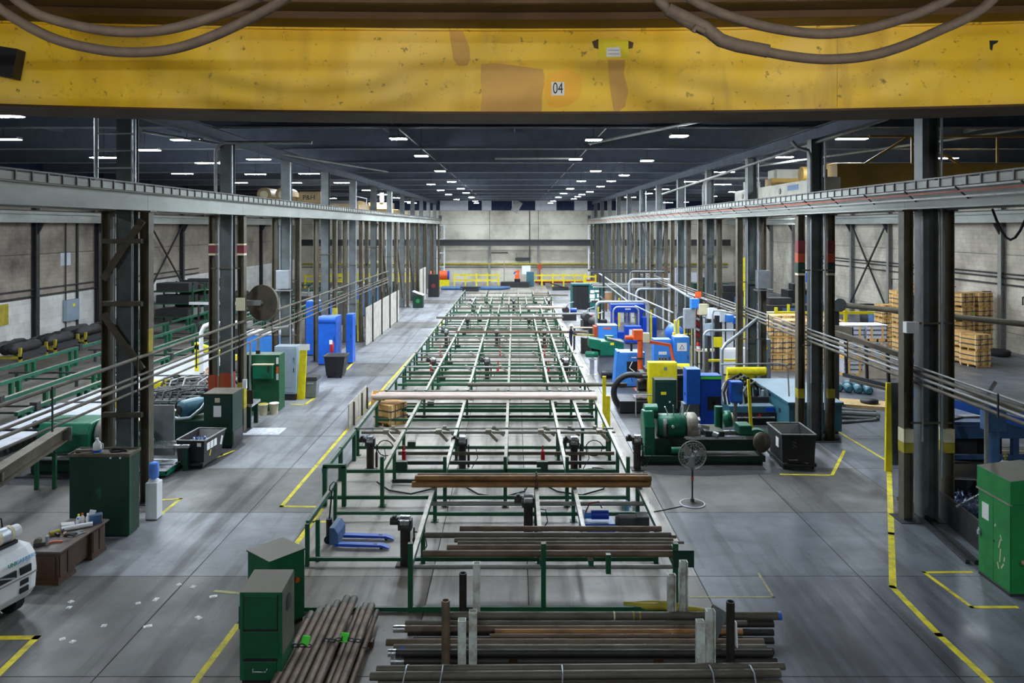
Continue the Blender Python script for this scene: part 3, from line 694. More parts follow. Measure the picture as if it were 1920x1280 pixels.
for (lab, y0, y1, xs, lr, sd) in secs:
    rn = random.Random(sd)
    xb = [(lr[0], .28, 'green', 0), (lr[1], .32, 'green', 0), (lr[1]+.5, .6, 'green', 0), (lr[2], .28, 'green', 0), (y0+.25, ZR-.09, 'galv_dull', .035), (lr[1]+1, .2, 'black_dust', 0), (lr[0]+1.1, .5, 'steel_brown', .05), (lr[2]-.7, .75, 'steel_brown', .04)]
    if sd >= 5: xb.append((y0+.9, .85, 'galv_dull', .04))
    o, cx, ym = rack(lab, y0, y1, xs, [(y, tuple(x for x in xs[1:-1] if rn.random() < .3)) for y in lr], xb, sd)
    RK.append((o, cx, ym, xs))
    me = B().bar((0,0,.0), (.35,.0,-.28), .05, .09).tube((-.06,0,0), (.06,0,0), .08, 10).mesh('kicker', 'worn_steel')
    for x in xs[1:]: P('kicker_arm', me, None, o, None, 0, (x-cx-.45, y0+.25-ym, ZR-.06))
    if sd in (5, 6): 
        for x in xs[1:-1:2]: P('air_cylinder', B().tube((x-cx-.6, lr[1]-ym, .35), (x-cx-.6, lr[1]-ym, .7), .05, 10).tube((x-cx-.6, lr[1]-ym, .8), (x-cx-.6, lr[1]-ym, 1.0), .025, 8), 'red', o)
    for x in xs[1:-1:3]: P('valve_box', B().box(x-cx+.05, lr[0]-ym-.1, .3, x-cx+.32, lr[0]-ym+.1, .5), 'green_dark', o)
me = B().bar((0,0,.0), (.32,-.1,-.3), .06, .1).tube((-.1,0,0), (.1,0,0), .1, 12).mesh('kicker', 'worn_steel')
for x in (-4.4, -2.6, -.9, .9, 2.9): P('kicker_arm', me, None, oB, None, 0, (x-cb, 25.6-yb, ZR-.05))
for x in (-3.55, .9): 
    P('air_cylinder', B().tube((x-cb, 23.9-yb, .4), (x-cb, 23.9-yb, .85), .065, 10).tube((x-cb, 23.9-yb, .85), (x-cb, 23.9-yb, 1.02), .025, 8), 'red', oB)
    P('valve_box', B().box(x-cb-.2, 23.55-yb, .3, x-cb+.15, 23.75-yb, .6), 'green_dark', oB)
for k, (x, y) in enumerate(((-3.3, 22.6), (-.6, 22.3), (1.8, 22.5))):
    b = B(); b.path([(x-cb-1.0, y-yb+.7, .06), (x-cb-.5, y-yb, .04), (x-cb+.2, y-yb-.3, .04), (x-cb+.9, y-yb+.2, .05), (x-cb+1.2, y-yb+.9, .3)], .025, 6)
    P('air_hose', b, 'rubber', oB)
for x in (-4.2, 1.9, 2.6): P('air_hose', B().path([Vector((x-cb, 24.2-yb, .5))+Vector((.28*math.cos(t), .05*t, .3+.28*math.sin(t))) for t in [k*.45 for k in range(15)]], .018, 6), 'rubber', oB)
# roller stands
def roller_stand(x, y, lab, h=1.15, big=True):
    o = T('roller_stand', lab, 'roller stand', (x, y, 0), 0, 'roller stands between the racks')
    P('pedestal', B().tube((0,0,.03), (0,0,h-.3), .12, 14).box(-.2,-.2,0,.2,.2,.03), 'dark_pipe', o)
    P('yoke', B().box(-.16,-.1,h-.32,.16,.1,h-.26).box(-.16,-.1,h-.26,-.12,.1,h-.08).box(.12,-.1,h-.26,.16,.1,h-.08), 'black_dust', o)
    P('roller', B().tube((-.11,0,h-.12), (.11,0,h-.12), .13, 16), 'bright_steel', o)
    P('motor', B().tube((-.36,.02,h-.14), (-.17,.02,h-.14), .09, 12).box(-.3,-.07,h-.08,-.22,.07,h+.0), 'black_dust', o)
    P('lift_cylinder', B().tube((.2,.05,.1), (.2,.05,.6), .04, 8).tube((.2,.05,.6), (.2,.05,.85), .02, 8), 'dark_pipe', o)
    P('hose', B().path([(.2,.05,.75), (.45,.1,.7), (.5,.1,.4), (.3,.1,.05)], .014, 6), 'rubber', o)
    return o
rs = roller_stand(-4.75, 24.55, 'black roller stand closest to the grey barrier panels, in the wide rack')
for x, y, lab in ((-1.72,24.55,'black roller stand with steel roller in the middle of the wide rack'), (1.95,24.5,'brown roller stand with steel roller in the wide rack, beside the cable coil'),
        (4.05,24.7,'roller stand outside the rack, next to the green lathe motor'), (-2.6,17.75,'roller stand with black motor head behind the pallet jack forks'),
        (.35,19.2,'low roller stand under the front rack, short of the blue power unit'),
        (-4.3,39.3,'roller stand in the fifth rack section, next to the aisle line'), (-1.45,39.3,'roller stand with white top in the fifth rack section'), (2.7,39.2,'rusty roller stand in the fifth rack section, beside the outer rail'),
        (-4.6,50.2,'dark roller stand by the aisle in the seventh rack section'), (-1.2,50.3,'dark roller stand in the middle of the seventh rack section'), (2.0,50.2,'dark roller stand toward the worker in the seventh rack section'),
        (-3.6,57.2,'dark roller stand by the aisle in the eighth rack section'), (1.1,57.2,'dark roller stand in the eighth rack section, toward the machines'),
        (-4.0,71.6,'dark roller stand by the aisle in the tenth rack section'), (-.1,71.5,'dark roller stand in the middle of the tenth rack section'), (3.3,72,'dark roller stand in the tenth rack section, toward the booth')):
    dup(rs, (x, y, 0), random.uniform(-.05,.05), lab)
# ================================================================= PIPES
def pipe(x0, x1, y, z, d, m, lab, group, hollow=True, tilt=0.0, loc0=None):
    L = x1-x0
    o = ONE('steel_pipe', B().tube((0,0,0), (L,0,0), d/2, 14, None, d*.38 if hollow else 0), m, lab, 'pipe', group, 0, (x0,y,z), (0,0,tilt))
    return o
def rack_pipes(y, specs, group):
    for (x0, x1, yy, z, d, m, lab) in specs: pipe(x0, x1, yy, z, d, m, lab, group)
g = 'pipes on the front rack'
for i, (xl, xr, py, d, m) in enumerate([(862,1240,988,.12,'rust_pipe'), (796,1258,1000,.125,'grey_pipe'), (905,1268,1004.5,.07,'rust_pipe'), (852,1262,1010,.10,'grey_pipe'), (858,1282,1016,.085,'grey_pipe'), (838,1265,1023,.11,'rust_pipe'), (793,1262,1034,.14,'rust_pipe')]):
    z = ZR+d/2; y = F*(H-z-d*.3)/(py-VY)
    pipe(ax(xl,y), ax(xr,y), y, z+.003, d, m, '%s %s on the front rack, counted from the blue power unit' % (ORD[i], 'grey steel pipe' if m == 'grey_pipe' else 'rusty pipe'), g)
g = 'chained brown pipes'
for i, (xl, xr, y, z, m) in enumerate([(775,1215,19.95,0,'brown_pipe'), (779,1219,20.12,0,'brown_pipe'), (777,1216,20.29,0,'brown_pipe'), (780,1219,20.04,.138,'brown_pipe'), (783,1214,20.21,.138,'rust_pipe')]):
    pipe(ax(xl,20.2), ax(xr,20.2), y, ZR+.083+z, .158, m, ['front lower brown pipe of the chained bundle on the rack','middle lower brown pipe of the chained bundle, half hidden','rear lower brown pipe of the chained bundle','upper front brown pipe of the chained bundle','upper rear brown pipe of the chained bundle'][i], g)
# chain around that bundle
chb = B(); me = None
loop = [(.58,19.84,1.12),(.58,19.85,1.25),(.58,19.95,1.36),(.58,20.13,1.37),(.58,20.3,1.36),(.58,20.39,1.22),(.58,20.36,1.06)]
cho = T('lifting_chain', 'dark chain wrapped round the brown pipe bundle and hanging down', 'chain', loop[0])
lk = B().path([(.03*math.cos(t), .0, .05*math.sin(t)) for t in [k*math.pi/5 for k in range(10)]], .011, 5, True).mesh('chain_link', 'steel_dark')
pts = [Vector(p) for p in loop]+[]
pts = [Vector((.55,19.83,1.0-.09*k)) for k in range(4, 0, -1)]+pts
seq = []
for a, b_ in zip(pts[:-1], pts[1:]):
    n = max(1, int((b_-a).length/.085))
    for k in range(n): seq.append((a.lerp(b_, (k+.5)/n), (b_-a).normalized()))
for k, (p, d) in enumerate(seq):
    q = d.to_track_quat('Z', 'X').to_euler(); l = P('chain_link', lk, None, cho, None, 0, p-Vector(loop[0]), q)
    if k % 2: l.rotation_euler = (d.to_track_quat('Z', 'X') @ Matrix.Rotation(math.pi/2,3,'Z').to_quaternion()).to_euler()
g = 'pale pipes on the third rack section'
for i, (xl, xr, y, m) in enumerate([(700,1119,30.1,'pale_pipe'), (704,1117,30.33,'pale_pipe'), (707,1119,30.56,'pale_pipe')]):
    pipe(ax(xl,30.2), ax(xr,30.2), y, ZR+.108, .21, m, ['front','middle','rear'][i]+' pale pinkish pipe lying across the rack above the wooden crate', g)
pipe(-2.04, 4.9, 32.6, ZR+.085, .165, 'grey_pipe', 'long grey pipe running off the rack into the black ring machine', None)
pipe(-5.95, 3.7, 56.8, ZR+.085, .165, 'grey_pipe', 'long brownish pipe on the rack, overhanging the yellow aisle line', None)
pipe(-3.85, 4.75, 49.0, ZR+.085, .165, 'rust_pipe', 'long pipe on the rack passing beside the worker in navy', None)
for i in range(3): pipe(1.1+.1*i, 4.35, 64.0+.18*i, ZR+.09, .17, 'pale_pipe', ['front','middle','rear'][i]+' pale pipe of a short trio far down the racks', 'short pale pipes far down the racks')
pipe(2.15, 5.9, 59.3, ZR+.09, .16, 'galv_dull', 'grey pipe reaching from the racks to the dark drive machines', None)
pipe(1.85, 5.4, 75.6, ZR+.09, .15, 'rust_pipe', 'thin pipe across the last but one rack, pointing at the booth', None)
for q in (3.9, 5.0): ONE('bar_stand', B().box(q-.06,48.8,0,q+.06,49.0,.9), 'steel_dark', 'dark stand %s the thin yellow bar' % ('under the worker end of' if q < 4.5 else 'under the far end of'), 'stand')
for q in (4.2, 5.6): ONE('bar_stand', B().box(q-.06,52.4,0,q+.06,52.6,.9), 'steel_dark', 'dark stand %s the thin cream bar' % ('under the helmet end of' if q < 4.5 else 'under the far end of'), 'stand')
pipe(3.6, 5.2, 48.9, .95, .1, 'yellow_dull', 'thin yellow bar at waist height behind the navy worker', None)
pipe(3.9, 5.9, 52.5, .95, .1, 'cream', 'thin cream bar behind the white helmet', None)
# ---- floor stack between stanchions
ONE('timber_bearer', B().box(-.1,13.2,0,.05,14.8,.26), 'wood_desk', 'timber bearer under the big floor stack of pipes, on the console side', 'timber', 'bearers under the pipe stack')
ONE('timber_bearer', B().box(2.5,13.2,0,2.65,14.8,.26), 'wood_desk', 'timber bearer under the big floor stack of pipes, on the open floor side', 'timber', 'bearers under the pipe stack')
g = 'pipes stacked on the floor between stanchions'
st = [(832,1464,1151,14.62,.155,'grey_pipe','blue-ended'), (760,1400,1166,14.4,.10,'grey_pipe','thin grey'), (738,1365,1176,14.2,.13,'rust_pipe','silver-ended'), (928,1392,1182,14.06,.10,'brown_pipe','short brown'), (918,1330,1190,13.95,.075,'rust_pipe','thin brown'), (724,1432,1201,13.8,.125,'rust_pipe','brown-ended'), (738,1436,1213,13.56,.165,'grey_pipe','blue-marked')]
for i, (xl, xr, py, y, d, m, w) in enumerate(st):
    z = az(py, y)-d*.2
    o = pipe(ax(xl,y), ax(xr,y), y, z, d, m, '%s pipe in the top layer of the floor stack, %s from the rear' % (w, ORD[i]), g)
    if 'blue-ended' in w: P('end_mark', B().tube((ax(xr,y)-ax(xl,y)-.06,0,0), (ax(xr,y)-ax(xl,y)+.002,0,0), d/2+.002, 14), 'blue', o)
    if 'silver' in w: P('machined_end', B().tube((-.002,0,0), (.22,0,0), d/2+.002, 14), 'bright_steel', o)
    if w == 'blue-ended':
        for px in (1150,1186,1198): P('paint_ring', B().tube((ax(px,y)-ax(xl,y),0,0), (ax(px,y)-ax(xl,y)+.03,0,0), d/2+.002, 14), 'cream' if px == 1150 else 'yellow_dull', o)
    if 'blue-marked' in w: P('paint_mark', B().bx((.17,-d*.46,.04), (.07,.012,.07), 0, 0, -.6), 'blue', o)
for i, (xl, xr, y, z, d, m) in enumerate([(728,1448,13.45,.335,.13,'dark_pipe'), (733,1456,13.43,.2,.13,'dark_pipe'), (741,1430,13.42,.067,.13,'dark_pipe'), (760,1440,13.6,.067,.13,'dark_pipe'), (770,1450,14.56,.27,.13,'dark_pipe'), (765,1450,14.28,.26,.13,'dark_pipe'), (775,1450,14.0,.26,.13,'dark_pipe'), (775,1450,13.72,.22,.13,'dark_pipe')]):
    o = pipe(ax(xl,y), ax(xr,y), y, z, d, m, ['upper dark pipe with a bright machined end, front face of the floor stack','middle dark pipe with a bright end, front face of the floor stack','bottom dark pipe on the front face of the floor stack','bottom dark pipe behind the front face of the floor stack','inner dark pipe below the blue-ended one','inner dark pipe below the silver-ended one','inner dark pipe below the thin brown ones','inner dark pipe below the brown-ended one'][i], g)
    if i < 3: P('machined_end', B().tube((-.002,0,0), (.14+.1*i,0,0), d/2+.002, 14), 'bright_steel', o)
g = 'banded bundle at the camera edge'
bl = [(694,1466,1270,12.55,.14), (706,1474,1262,12.75,.12), (700,1470,1281,12.42,.13)]
for i, (xl, xr, py, y, d) in enumerate(bl):
    z = .46 if i < 2 else .35
    pipe(ax(xl,y), ax(xr,y), y, z, d, 'grey_pipe', ['middle','rear','front'][i]+' pipe on top of the strapped bundle at the bottom of the view', g, True, .012)
for i, (y, z) in enumerate([(12.3,.21),(12.45,.2),(12.6,.32),(12.75,.2),(12.9,.33),(12.3,.07),(12.5,.07),(12.7,.07),(12.9,.07)]):
    if i in (0,2,3,4,8): pipe(-2.3, 4.2, y, z-.003, .13, 'grey_pipe', 'pipe %s in the strapped bundle at the bottom of the view' % ['on the front edge','','beneath the top middle one','in the core','on the rear edge','','','','at the rear foot'][i], g)
pipe(-2.3,4.2,12.45,.07,.14,'grey_pipe','pipe at the front foot of the strapped bundle',g); pipe(-2.3,4.2,12.68,.07,.14,'grey_pipe','pipe at the middle foot of the strapped bundle',g)
for k, px in enumerate((757,826,1053,1335,1412)):
    x = ax(px,12.5); b = B().path([(x,12.20,.1),(x,12.2,.3),(x,12.33,.43),(x+.02,12.5,.545),(x+.02,12.72,.54),(x+.03,12.9,.44),(x+.03,13.0,.3),(x+.03,13.0,.08)], .014, 5)
    ONE('steel_band', b, 'galv', '%s steel strap around the bundle at the bottom of the view' % ORD[k], 'strap', 'straps on the pipe bundle')
# ---- diagonal bundle along the aisle
g = 'bundle of pipes lying along the aisle'
ONE('timber_block', B().box(-4.3,14.2,0,-2.7,14.35,.12), 'wood_desk', 'timber block under the tops of the pipe bundle beside the green consoles', 'timber')
ONE('timber_block', B().box(-4.3,11.2,0,-2.7,11.35,.12), 'wood_desk', 'timber block under the pipe bundle, at the bottom edge of the view', 'timber')
for i, (xt, pyt, xx, z, d) in enumerate([(598,1150,-4.12,.19,.13),(612,1142,-3.97,.2,.14),(628,1138,-3.82,.2,.14),(640,1130,-3.67,.22,.14),(661,1121,-3.48,.30,.145),(671,1122,-3.33,.30,.145),(680,1140,-3.2,.19,.10),(690,1134,-3.07,.22,.13),(701,1135,-2.93,.25,.135),(708,1146,-2.8,.19,.10)]):
    y1 = F*(H-z)/(pyt-VY); L = y1-9.0
    o = ONE('steel_pipe', B().tube((0,0,0), (0,-L,0), d/2, 16, None, d*.36), 'rust_pipe', '%s rusty pipe across the bundle lying along the aisle, from the console side' % ORD[i], 'pipe', g, 0, (xx,y1,z))
    P('end_collar', B().tube((0,-.28,0), (0,.003,0), d/2+.004, 16, None, d*.36), 'grey_pipe', o)
for k, (yy, xa, xb, m) in enumerate([(13.65,-4.22,-3.72,0), (13.75,-3.6,-2.7,0)]):
    o = T('binding_chain', ['dark chain round the console half of the aisle bundle, with a lime tag','dark chain round the rack half of the aisle bundle, with a lime tag'][k], 'chain', (xa,yy,.3))
    n = int((xb-xa)/.075)
    for j in range(n+4):
        t = j/(n+3); x = (xb-xa)*t; z = .02+.05*math.sin(t*math.pi) - (.16 if t > .93 or t < .05 else 0)+(.05 if k else 0)
        l = P('chain_link', lk, None, o, None, 0, (x, .03*math.sin(j), z), (math.pi/2 if j % 2 else 0, math.pi/2, 0))
    tx = .35 if k == 0 else .42
    P('lime_tag', B().hexa([Vector(p)+Vector((tx,0,.07)) for p in ((-.05,0,0),(.1,-.02,.0),(.1,.0,.004),(-.05,.02,.004),(-.02,.05,.14),(.13,.03,.13),(.13,.05,.135),(-.02,.07,.145))]), 'lime', o)
# ---- stanchions
def stanchion(x, y, h, kind, lab):
    o = T('stanchion', lab, 'post', (x,y,0), 0, 'stanchions round the floor stack')
    if kind == 'round': P('tube_post', B().tube((0,0,.02),(0,0,h), .075, 16, None, .055), 'rust_pipe' if 'yellowed' in lab else 'dark_pipe', o)
    elif kind == 'channel': P('channel_post', B().box(-.08,-.06,.02,-.06,.06,h).box(-.06,.04,.02,.06,.06,h).box(.06,-.06,.02,.08,.06,h), 'paint_white', o)
    else: P('box_post', B().box(-.07,-.07,.02,-.055,.07,h).box(.055,-.07,.02,.07,.07,h).box(-.055,-.07,.02,.055,-.055,h).box(-.055,.055,.02,.055,.07,h), 'paint_white', o)
    P('foot', B().box(-.15,-.15,0,.15,.15,.02), 'steel_dark', o)
stanchion(-1.22,13.22,1.4,'round','yellowed round tube stanchion in front of the floor stack, console side')
stanchion(3.82,13.22,1.38,'round','dark round tube stanchion in front of the floor stack, open floor side')
stanchion(-1.03,14.87,1.12,'round','short grey stanchion behind the floor stack, console side')
stanchion(-.76,14.92,1.3,'box','tall flaking white box stanchion behind the floor stack, console side')
stanchion(3.12,14.85,1.1,'channel','flaking white channel stanchion behind the floor stack, open floor side')
stanchion(3.38,14.95,1.32,'channel','taller rust-streaked channel stanchion behind the floor stack')
stanchion(-.93,13.2,1.07,'box','shorter pale box stanchion in front of the floor stack, console side')
stanchion(-.74,13.24,1.2,'box','taller pale box stanchion in front of the floor stack, console side')
stanchion(3.28,13.2,1.05,'box','shorter pale box stanchion in front of the floor stack, open floor side')
stanchion(3.47,13.24,1.22,'channel','taller pale channel stanchion in front of the floor stack, open floor side')
ONE('scrap_plate', B().bx((0,0,.0), (.3,.02,.62), -.5, .35), 'grey_mid', 'loose grey plate leaning on the round stanchion of the floor stack', 'plate', None, 0, (3.68,13.75,.72))
ONE('paper_tag', B().bx((0,0,0), (.02,.12,.42), 0, 0, -.15), 'white_paper', 'white paper tag stuck beside the dark round stanchion', 'tag', None, 0, (3.93,13.26,.78))
b = B(); b.path([(0,0,.04),(.35,-.12,.08),(.8,-.2,.12),(1.3,-.35,.13),(1.75,-.5,.12)], .075, 8).path([(0,.03,.04),(.6,-.05,.12),(1.2,-.22,.16)], .045, 6)
ONE('wrapped_sling', b, 'yellow_dull', 'yellow wrapped lifting sling lying on the floor behind the white stanchions', 'sling', None, 0, (2.3,15.7,.02))
pipe(3.4, 4.9, 15.25, .06, .05, 'steel_dark', 'thin dark bar lying on the floor beside the white stanchions', None).rotation_euler = (0,0,-.9)
# ================================================================= FOREGROUND THINGS
def handle(b, p, q, out, r=.012):
    p = Vector(p); q = Vector(q); out = Vector(out); b.path([p, p+out, q+out, q], r, 6); return b
# ---- two green consoles
o = T('control_console', 'tall green steel console with a drawer and a round side hole', 'console', (-4.44, 13.42, 0))
P('body', B().prism([(-.37,.08),(.37,.08),(.37,1.69),(-.37,1.62)], 'x', -.37, .37), 'green_console', o, None, .012)
P('plinth', B().box(-.34,-.33,0,.34,.33,.08), 'black', o)
P('front_panel', B().box(-.29,-.385,.98,.29,-.37,1.56), 'green', o, None, .006)
P('lower_panel', B().box(-.33,-.378,.5,.33,-.37,.93), 'green', o, None, .004)
dr = P('drawer', B().box(-.28,-.395,.1,.28,-.37,.42), 'green', o, None, .006)
P('drawer_handle', handle(B(), (-.12,-.395,.3), (.12,-.395,.3), (0,-.04,-.03)), 'bright_steel', dr)
P('panel_gap', B().box(-.31,-.374,.94,.31,-.369,.975).box(-.31,-.374,.975,-.29,-.369,1.58).box(.29,-.374,.975,.31,-.369,1.58), 'black', o)
P('side_panel', B().prism([(-.35,.5),(.35,.5),(.35,1.67),(-.35,1.6)], 'x', .37, .374), 'console_side', o)
P('drawer_gap', B().box(-.3,-.38,.42,.3,-.37,.47), 'black', o)
P('side_hole', B().tube((.36,.0,1.28), (.38,.0,1.28), .15, 24), 'black', o)
P('side_lever', B().tube((-.39,-.3,.95), (-.39,-.3,1.35), .02, 8), 'green_dark', o)
o = T('control_console', 'green console with a dusty tilted top, standing askew behind the front one', 'console', (-4.84, 15.16, 0), math.radians(-40))
P('body', B().box(-.4,-.4,.08,.4,.4,1.47), 'green_console', o, None, .012)
P('plinth', B().box(-.37,-.37,0,.37,.37,.08), 'black', o)
P('top_lip', B().box(-.42,-.42,1.44,.42,.42,1.475), 'green_console', o, None, .005)
P('side_panel', B().box(-.41,-.3,.3,-.4,.3,1.35), 'green_dark', o)
P('latch', B().box(-.43,-.05,1.1,-.41,.05,1.2), 'steel_dark', o)
P('shelf_opening', B().box(-.3,-.41,.25,.3,-.4,.6), 'black', o)
P('lamp_knob', B().tube((.4,.2,.9), (.45,.2,.9), .05, 12), 'orange', o)
# ---- big dark green cabinet by the first desk-side column
o = T('machine_cabinet', 'large dark green steel cabinet standing before the column behind the desk', 'cabinet', (-10.73, 19.55, 0))
P('body', B().box(-.77,-.27,.05,.77,.27,2.08), 'green_dark', o, None, .012)
P('plinth', B().box(-.72,-.24,0,.72,.24,.05), 'black', o)
P('top_tray', B().box(-.8,-.3,2.08,.8,.3,2.11).box(-.8,-.3,2.11,.8,-.28,2.16).box(-.8,.28,2.11,.8,.3,2.16).box(-.8,-.28,2.11,-.78,.28,2.16).box(.78,-.28,2.11,.8,.28,2.16), 'steel_brown', o)
P('side_flange', B().box(.77,-.27,.05,.785,-.2,2.08), 'green', o)
P('scrape_mark', B().prism([(-.0,.98),(.04,1.0),(.07,1.2),(.03,1.3),(-.05,1.25),(-.1,1.12),(-.03,1.12)], 'y', -.272, -.27), 'green', o)
for dx in (.3, .55): P('bolt', B().tube((dx,-.29,2.05), (dx,-.27,2.05), .025, 8), 'white', o)
j = T('plastic_jug', 'white plastic jug with a blue label on the big dark green cabinet', 'jug', (-10.9, 19.5, 2.11))
P('body', B().lathe([(.02,0),(.1,.01),(.105,.2),(.09,.26),(.035,.33),(.03,.36)], n=16), 'white', j); P('cap', B().tube((0,0,.36),(0,0,.39),.035,12), 'white', j)
P('label', B().tube((0,0,.03),(0,0,.09),.107,16), 'blue', j); P('handle', B().path([(.08,0,.26),(.15,0,.24),(.15,0,.12),(.1,0,.1)], .014, 6), 'white', j)
ONE('coiled_cord', B().path([Vector((.2*math.cos(t)*(1+.2*math.sin(3*t)), .12*math.sin(t), .02+.01*t/3)) for t in [k*.4 for k in range(40)]], .015, 5), 'rubber', 'dark cord heaped on top of the big dark green cabinet', 'cord', None, 0, (-10.4, 19.55, 2.11))
ONE('wrench_roll', B().tube((-.2,0,.05),(.25,.05,.05),.05,10).tube((.3,-.1,.03),(.0,-.15,.03),.03,8), 'steel_brown', 'brown rolled tool bundle lying beside the jug on the green cabinet', 'tool', None, 0, (-11.25, 19.5, 2.11))
# ---- water cooler
o = T('water_cooler', 'white water cooler with a blue bottle behind the green cabinet corner', 'water cooler', (-9.93, 20.55, 0))
P('body', B().box(-.16,-.17,.02,.16,.17,1.02), 'white', o, None, .02); P('tap_recess', B().box(-.165,-.11,.55,-.16,.11,.85), 'black', o)
P('feet', B().box(-.15,-.16,0,.15,.16,.02), 'black', o)
P('collar', B().lathe([(.15,1.02),(.14,1.06),(.06,1.08)], n=18), 'white', o)
P('bottle', B().lathe([(.05,1.08),(.13,1.12),(.135,1.26),(.125,1.29),(.135,1.32),(.135,1.5),(.1,1.54),(.02,1.55)], n=20), 'water_blue', o)
# ---- wooden desk with things on it
o = T('wooden_desk', 'dark wooden desk with panelled sides beside the white forklift', 'desk', (-10.6, 17.62, 0), math.radians(-2))
P('desktop', B().box(-.5,-.95,.72,.5,.95,.76), 'wood_desk_top', o, None, .008)
P('pedestal', B().box(-.42,-.9,.06,.42,-.3,.72), 'wood_desk', o, None, .006); P('pedestal', B().box(-.42,.35,.06,.42,.9,.72), 'wood_desk', o, None, .006)
P('modesty_panel', B().box(.3,-.3,.1,.34,.35,.72), 'wood_desk', o)
for y0, y1 in ((-.86,-.62), (-.58,-.34), (.39,.6), (.64,.86)): P('side_panel', B().box(.42,y0,.14,.435,y1,.64), 'wood_desk', o, None, .004)
P('end_panel', B().box(-.36,-.915,.14,.36,-.9,.64), 'wood_desk', o, None, .004)
P('plinth', B().box(-.44,-.93,0,.44,-.28,.07), 'wood_desk', o); P('plinth', B().box(-.44,.33,0,.44,.93,.07), 'wood_desk', o)
def od(x, y, z=.76): return o.matrix_basis @ Vector((x, y, z))
bpy.context.view_layer.update()
def bottle(p, h, r, m, capm, lab):
    q = T('spray_bottle', lab, 'bottle', p, 0, 'bottles on the desk'); bd = P('body', B().lathe([(r*.9,0),(r,.01),(r,h*.62),(r*.45,h*.78),(r*.4,h*.84)], n=14), m, q); P('cap', B().tube((0,0,h*.84),(0,0,h),r*.5,10), capm, q); P('label', B().tube((0,0,h*.15),(0,0,h*.5),r*1.02,14), 'white_paper', bd)
bottle(od(.02,.62), .26, .05, 'white', 'orange', 'white bottle with an orange cap on the desk')
bottle(od(-.1,.66), .22, .05, 'white', 'yellow', 'white bottle with a yellow cap on the desk'); bottle(od(.13,.66), .24, .05, 'white', 'white', 'all-white bottle at the edge of the desk bottles')
bottle(od(-.03,.52), .18, .045, 'white', 'blue', 'short white bottle with a blue cap on the desk')
q = T('carton', 'open printed carton with a raised flap on the desk corner', 'box', od(.3,.72), .5); P('body', B().box(-.13,-.1,0,.13,.1,.2), 'blue_bench', q); P('flap', B().bx((-.08,0,.25), (.14,.01,.14), 0, .3), 'white', q); P('printed_side', B().box(.13,-.08,.02,.133,.08,.18), 'white_paper', q); P('print_spot', B().box(.133,-.04,.06,.135,.04,.14), 'orange', q)
ONE('paper_roll', B().tube((-.32,-.06,.055),(.32,.06,.055),.055,16,None,.04), 'white', 'long white paper roll lying across the desk', 'roll', None, 0, od(.08,.32), (0,0,.35))
ONE('notepad', B().bx((0,0,.03), (.28,.22,.03), .6, .12), 'white_paper', 'white notepad propped behind the paper roll on the desk', 'notepad', None, 0, od(-.28,.52))
ONE('clipboard', B().bx((0,0,.012), (.24,.36,.014), -.5).bx((.07,.13,.03),(.1,.04,.02),-.5), 'grey_mid', 'grey clipboard lying under the black gloves on the desk', 'clipboard', None, 0, od(.24,.0))
q = T('work_gloves', 'pair of dark work gloves thrown down on the desk', 'gloves', od(.12,-.08)); P('palm', B().bx((0,0,.04), (.16,.12,.06), .4), 'black_dust', q, None, .02)
for k in range(4): P('finger', B().path([(.06+.01*k,-.05+.03*k,.05),(.14+.01*k,-.07+.04*k,.05),(.19,-.08+.04*k,.02)], .014, 6), 'black_dust', q)
P('cuff', B().bx((-.1,.03,.04),(.06,.13,.05),.4), 'tan_cloth', q)
q = T('orange_cutter', 'orange handled cutter lying on the desk', 'tool', od(.08,-.5), .5); P('grip', B().path([(-.16,.0,.02),(-.05,.03,.03),(.06,.0,.03),(.15,-.02,.02)], .02, 6), 'orange', q); P('blade', B().bx((.24,-.02,.02),(.16,.02,.015)), 'bright_steel', q)
q = T('tape_dispenser', 'dark metal tape holder on the near end of the desk', 'dispenser', od(-.18,-.62), .3); P('base', B().bx((0,0,.04),(.26,.12,.08)), 'black_dust', q, None, .01); P('tape_roll', B().tube((-.05,-.05,.11),(-.05,.05,.11),.07,14), 'steel_brown', q); P('upright', B().bx((.14,0,.1),(.05,.12,.2)), 'grey_mid', q)
q = T('hand_drill', 'dusty hand tool with a yellow body lying on the far middle of the desk', 'tool', od(-.22,-.05), 1.0); P('body', B().tube((-.12,0,.06),(.1,0,.06),.05,12), 'yellow_dull', q); P('grip', B().bx((.0,-.1,.04),(.05,.16,.05)), 'black', q); P('chuck', B().tube((.1,0,.06),(.2,0,.06),.025,10), 'bright_steel', q)
# ---- white forklift seen from its counterweight
o = T('forklift', 'white forklift with a gas cylinder on its counterweight, partly cut off by the picture edge', 'forklift', (-11.55, 15.3, 0), math.radians(166))
# local: rear counterweight at -x ... forward +x
b = B(); prof = [(-1.36,.36),(-1.50,.55),(-1.54,.95),(-1.50,1.25),(-1.36,1.42),(-1.0,1.46),(-.55,1.40),(-.55,.30),(-1.0,.24)]
def cw(prof, hw, cr):
    n = len(prof); vs = []; sec = [(-hw,.93),(-hw+cr,1.0),(hw-cr,1.0),(hw,.93)]
    for y, s in sec: vs += [((x+.9)*s-.9, y, z) for x, z in prof]
    fs = [(i*n+k, (i+1)*n+k, (i+1)*n+(k+1)%n, i*n+(k+1)%n) for i in range(3) for k in range(n)]
    b.add(vs, fs); b.add(vs[:n], [tuple(range(n))]); b.add(vs[-n:], [tuple(range(n))[::-1]])
cw(prof, .62, .16)
cwt = P('counterweight', b, 'white', o, None, .03)
for y, w in ((.1,.42), (-.32,.26)): P('vent_slot', B().box(-1.556,y-w/2,.95,-1.5,y+w/2,1.1), 'black', o, None, .01)
P('vent_bar', B().bx((-1.556,.1,1.02),(.02,.36,.03),0,0,.35), 'galv', o)
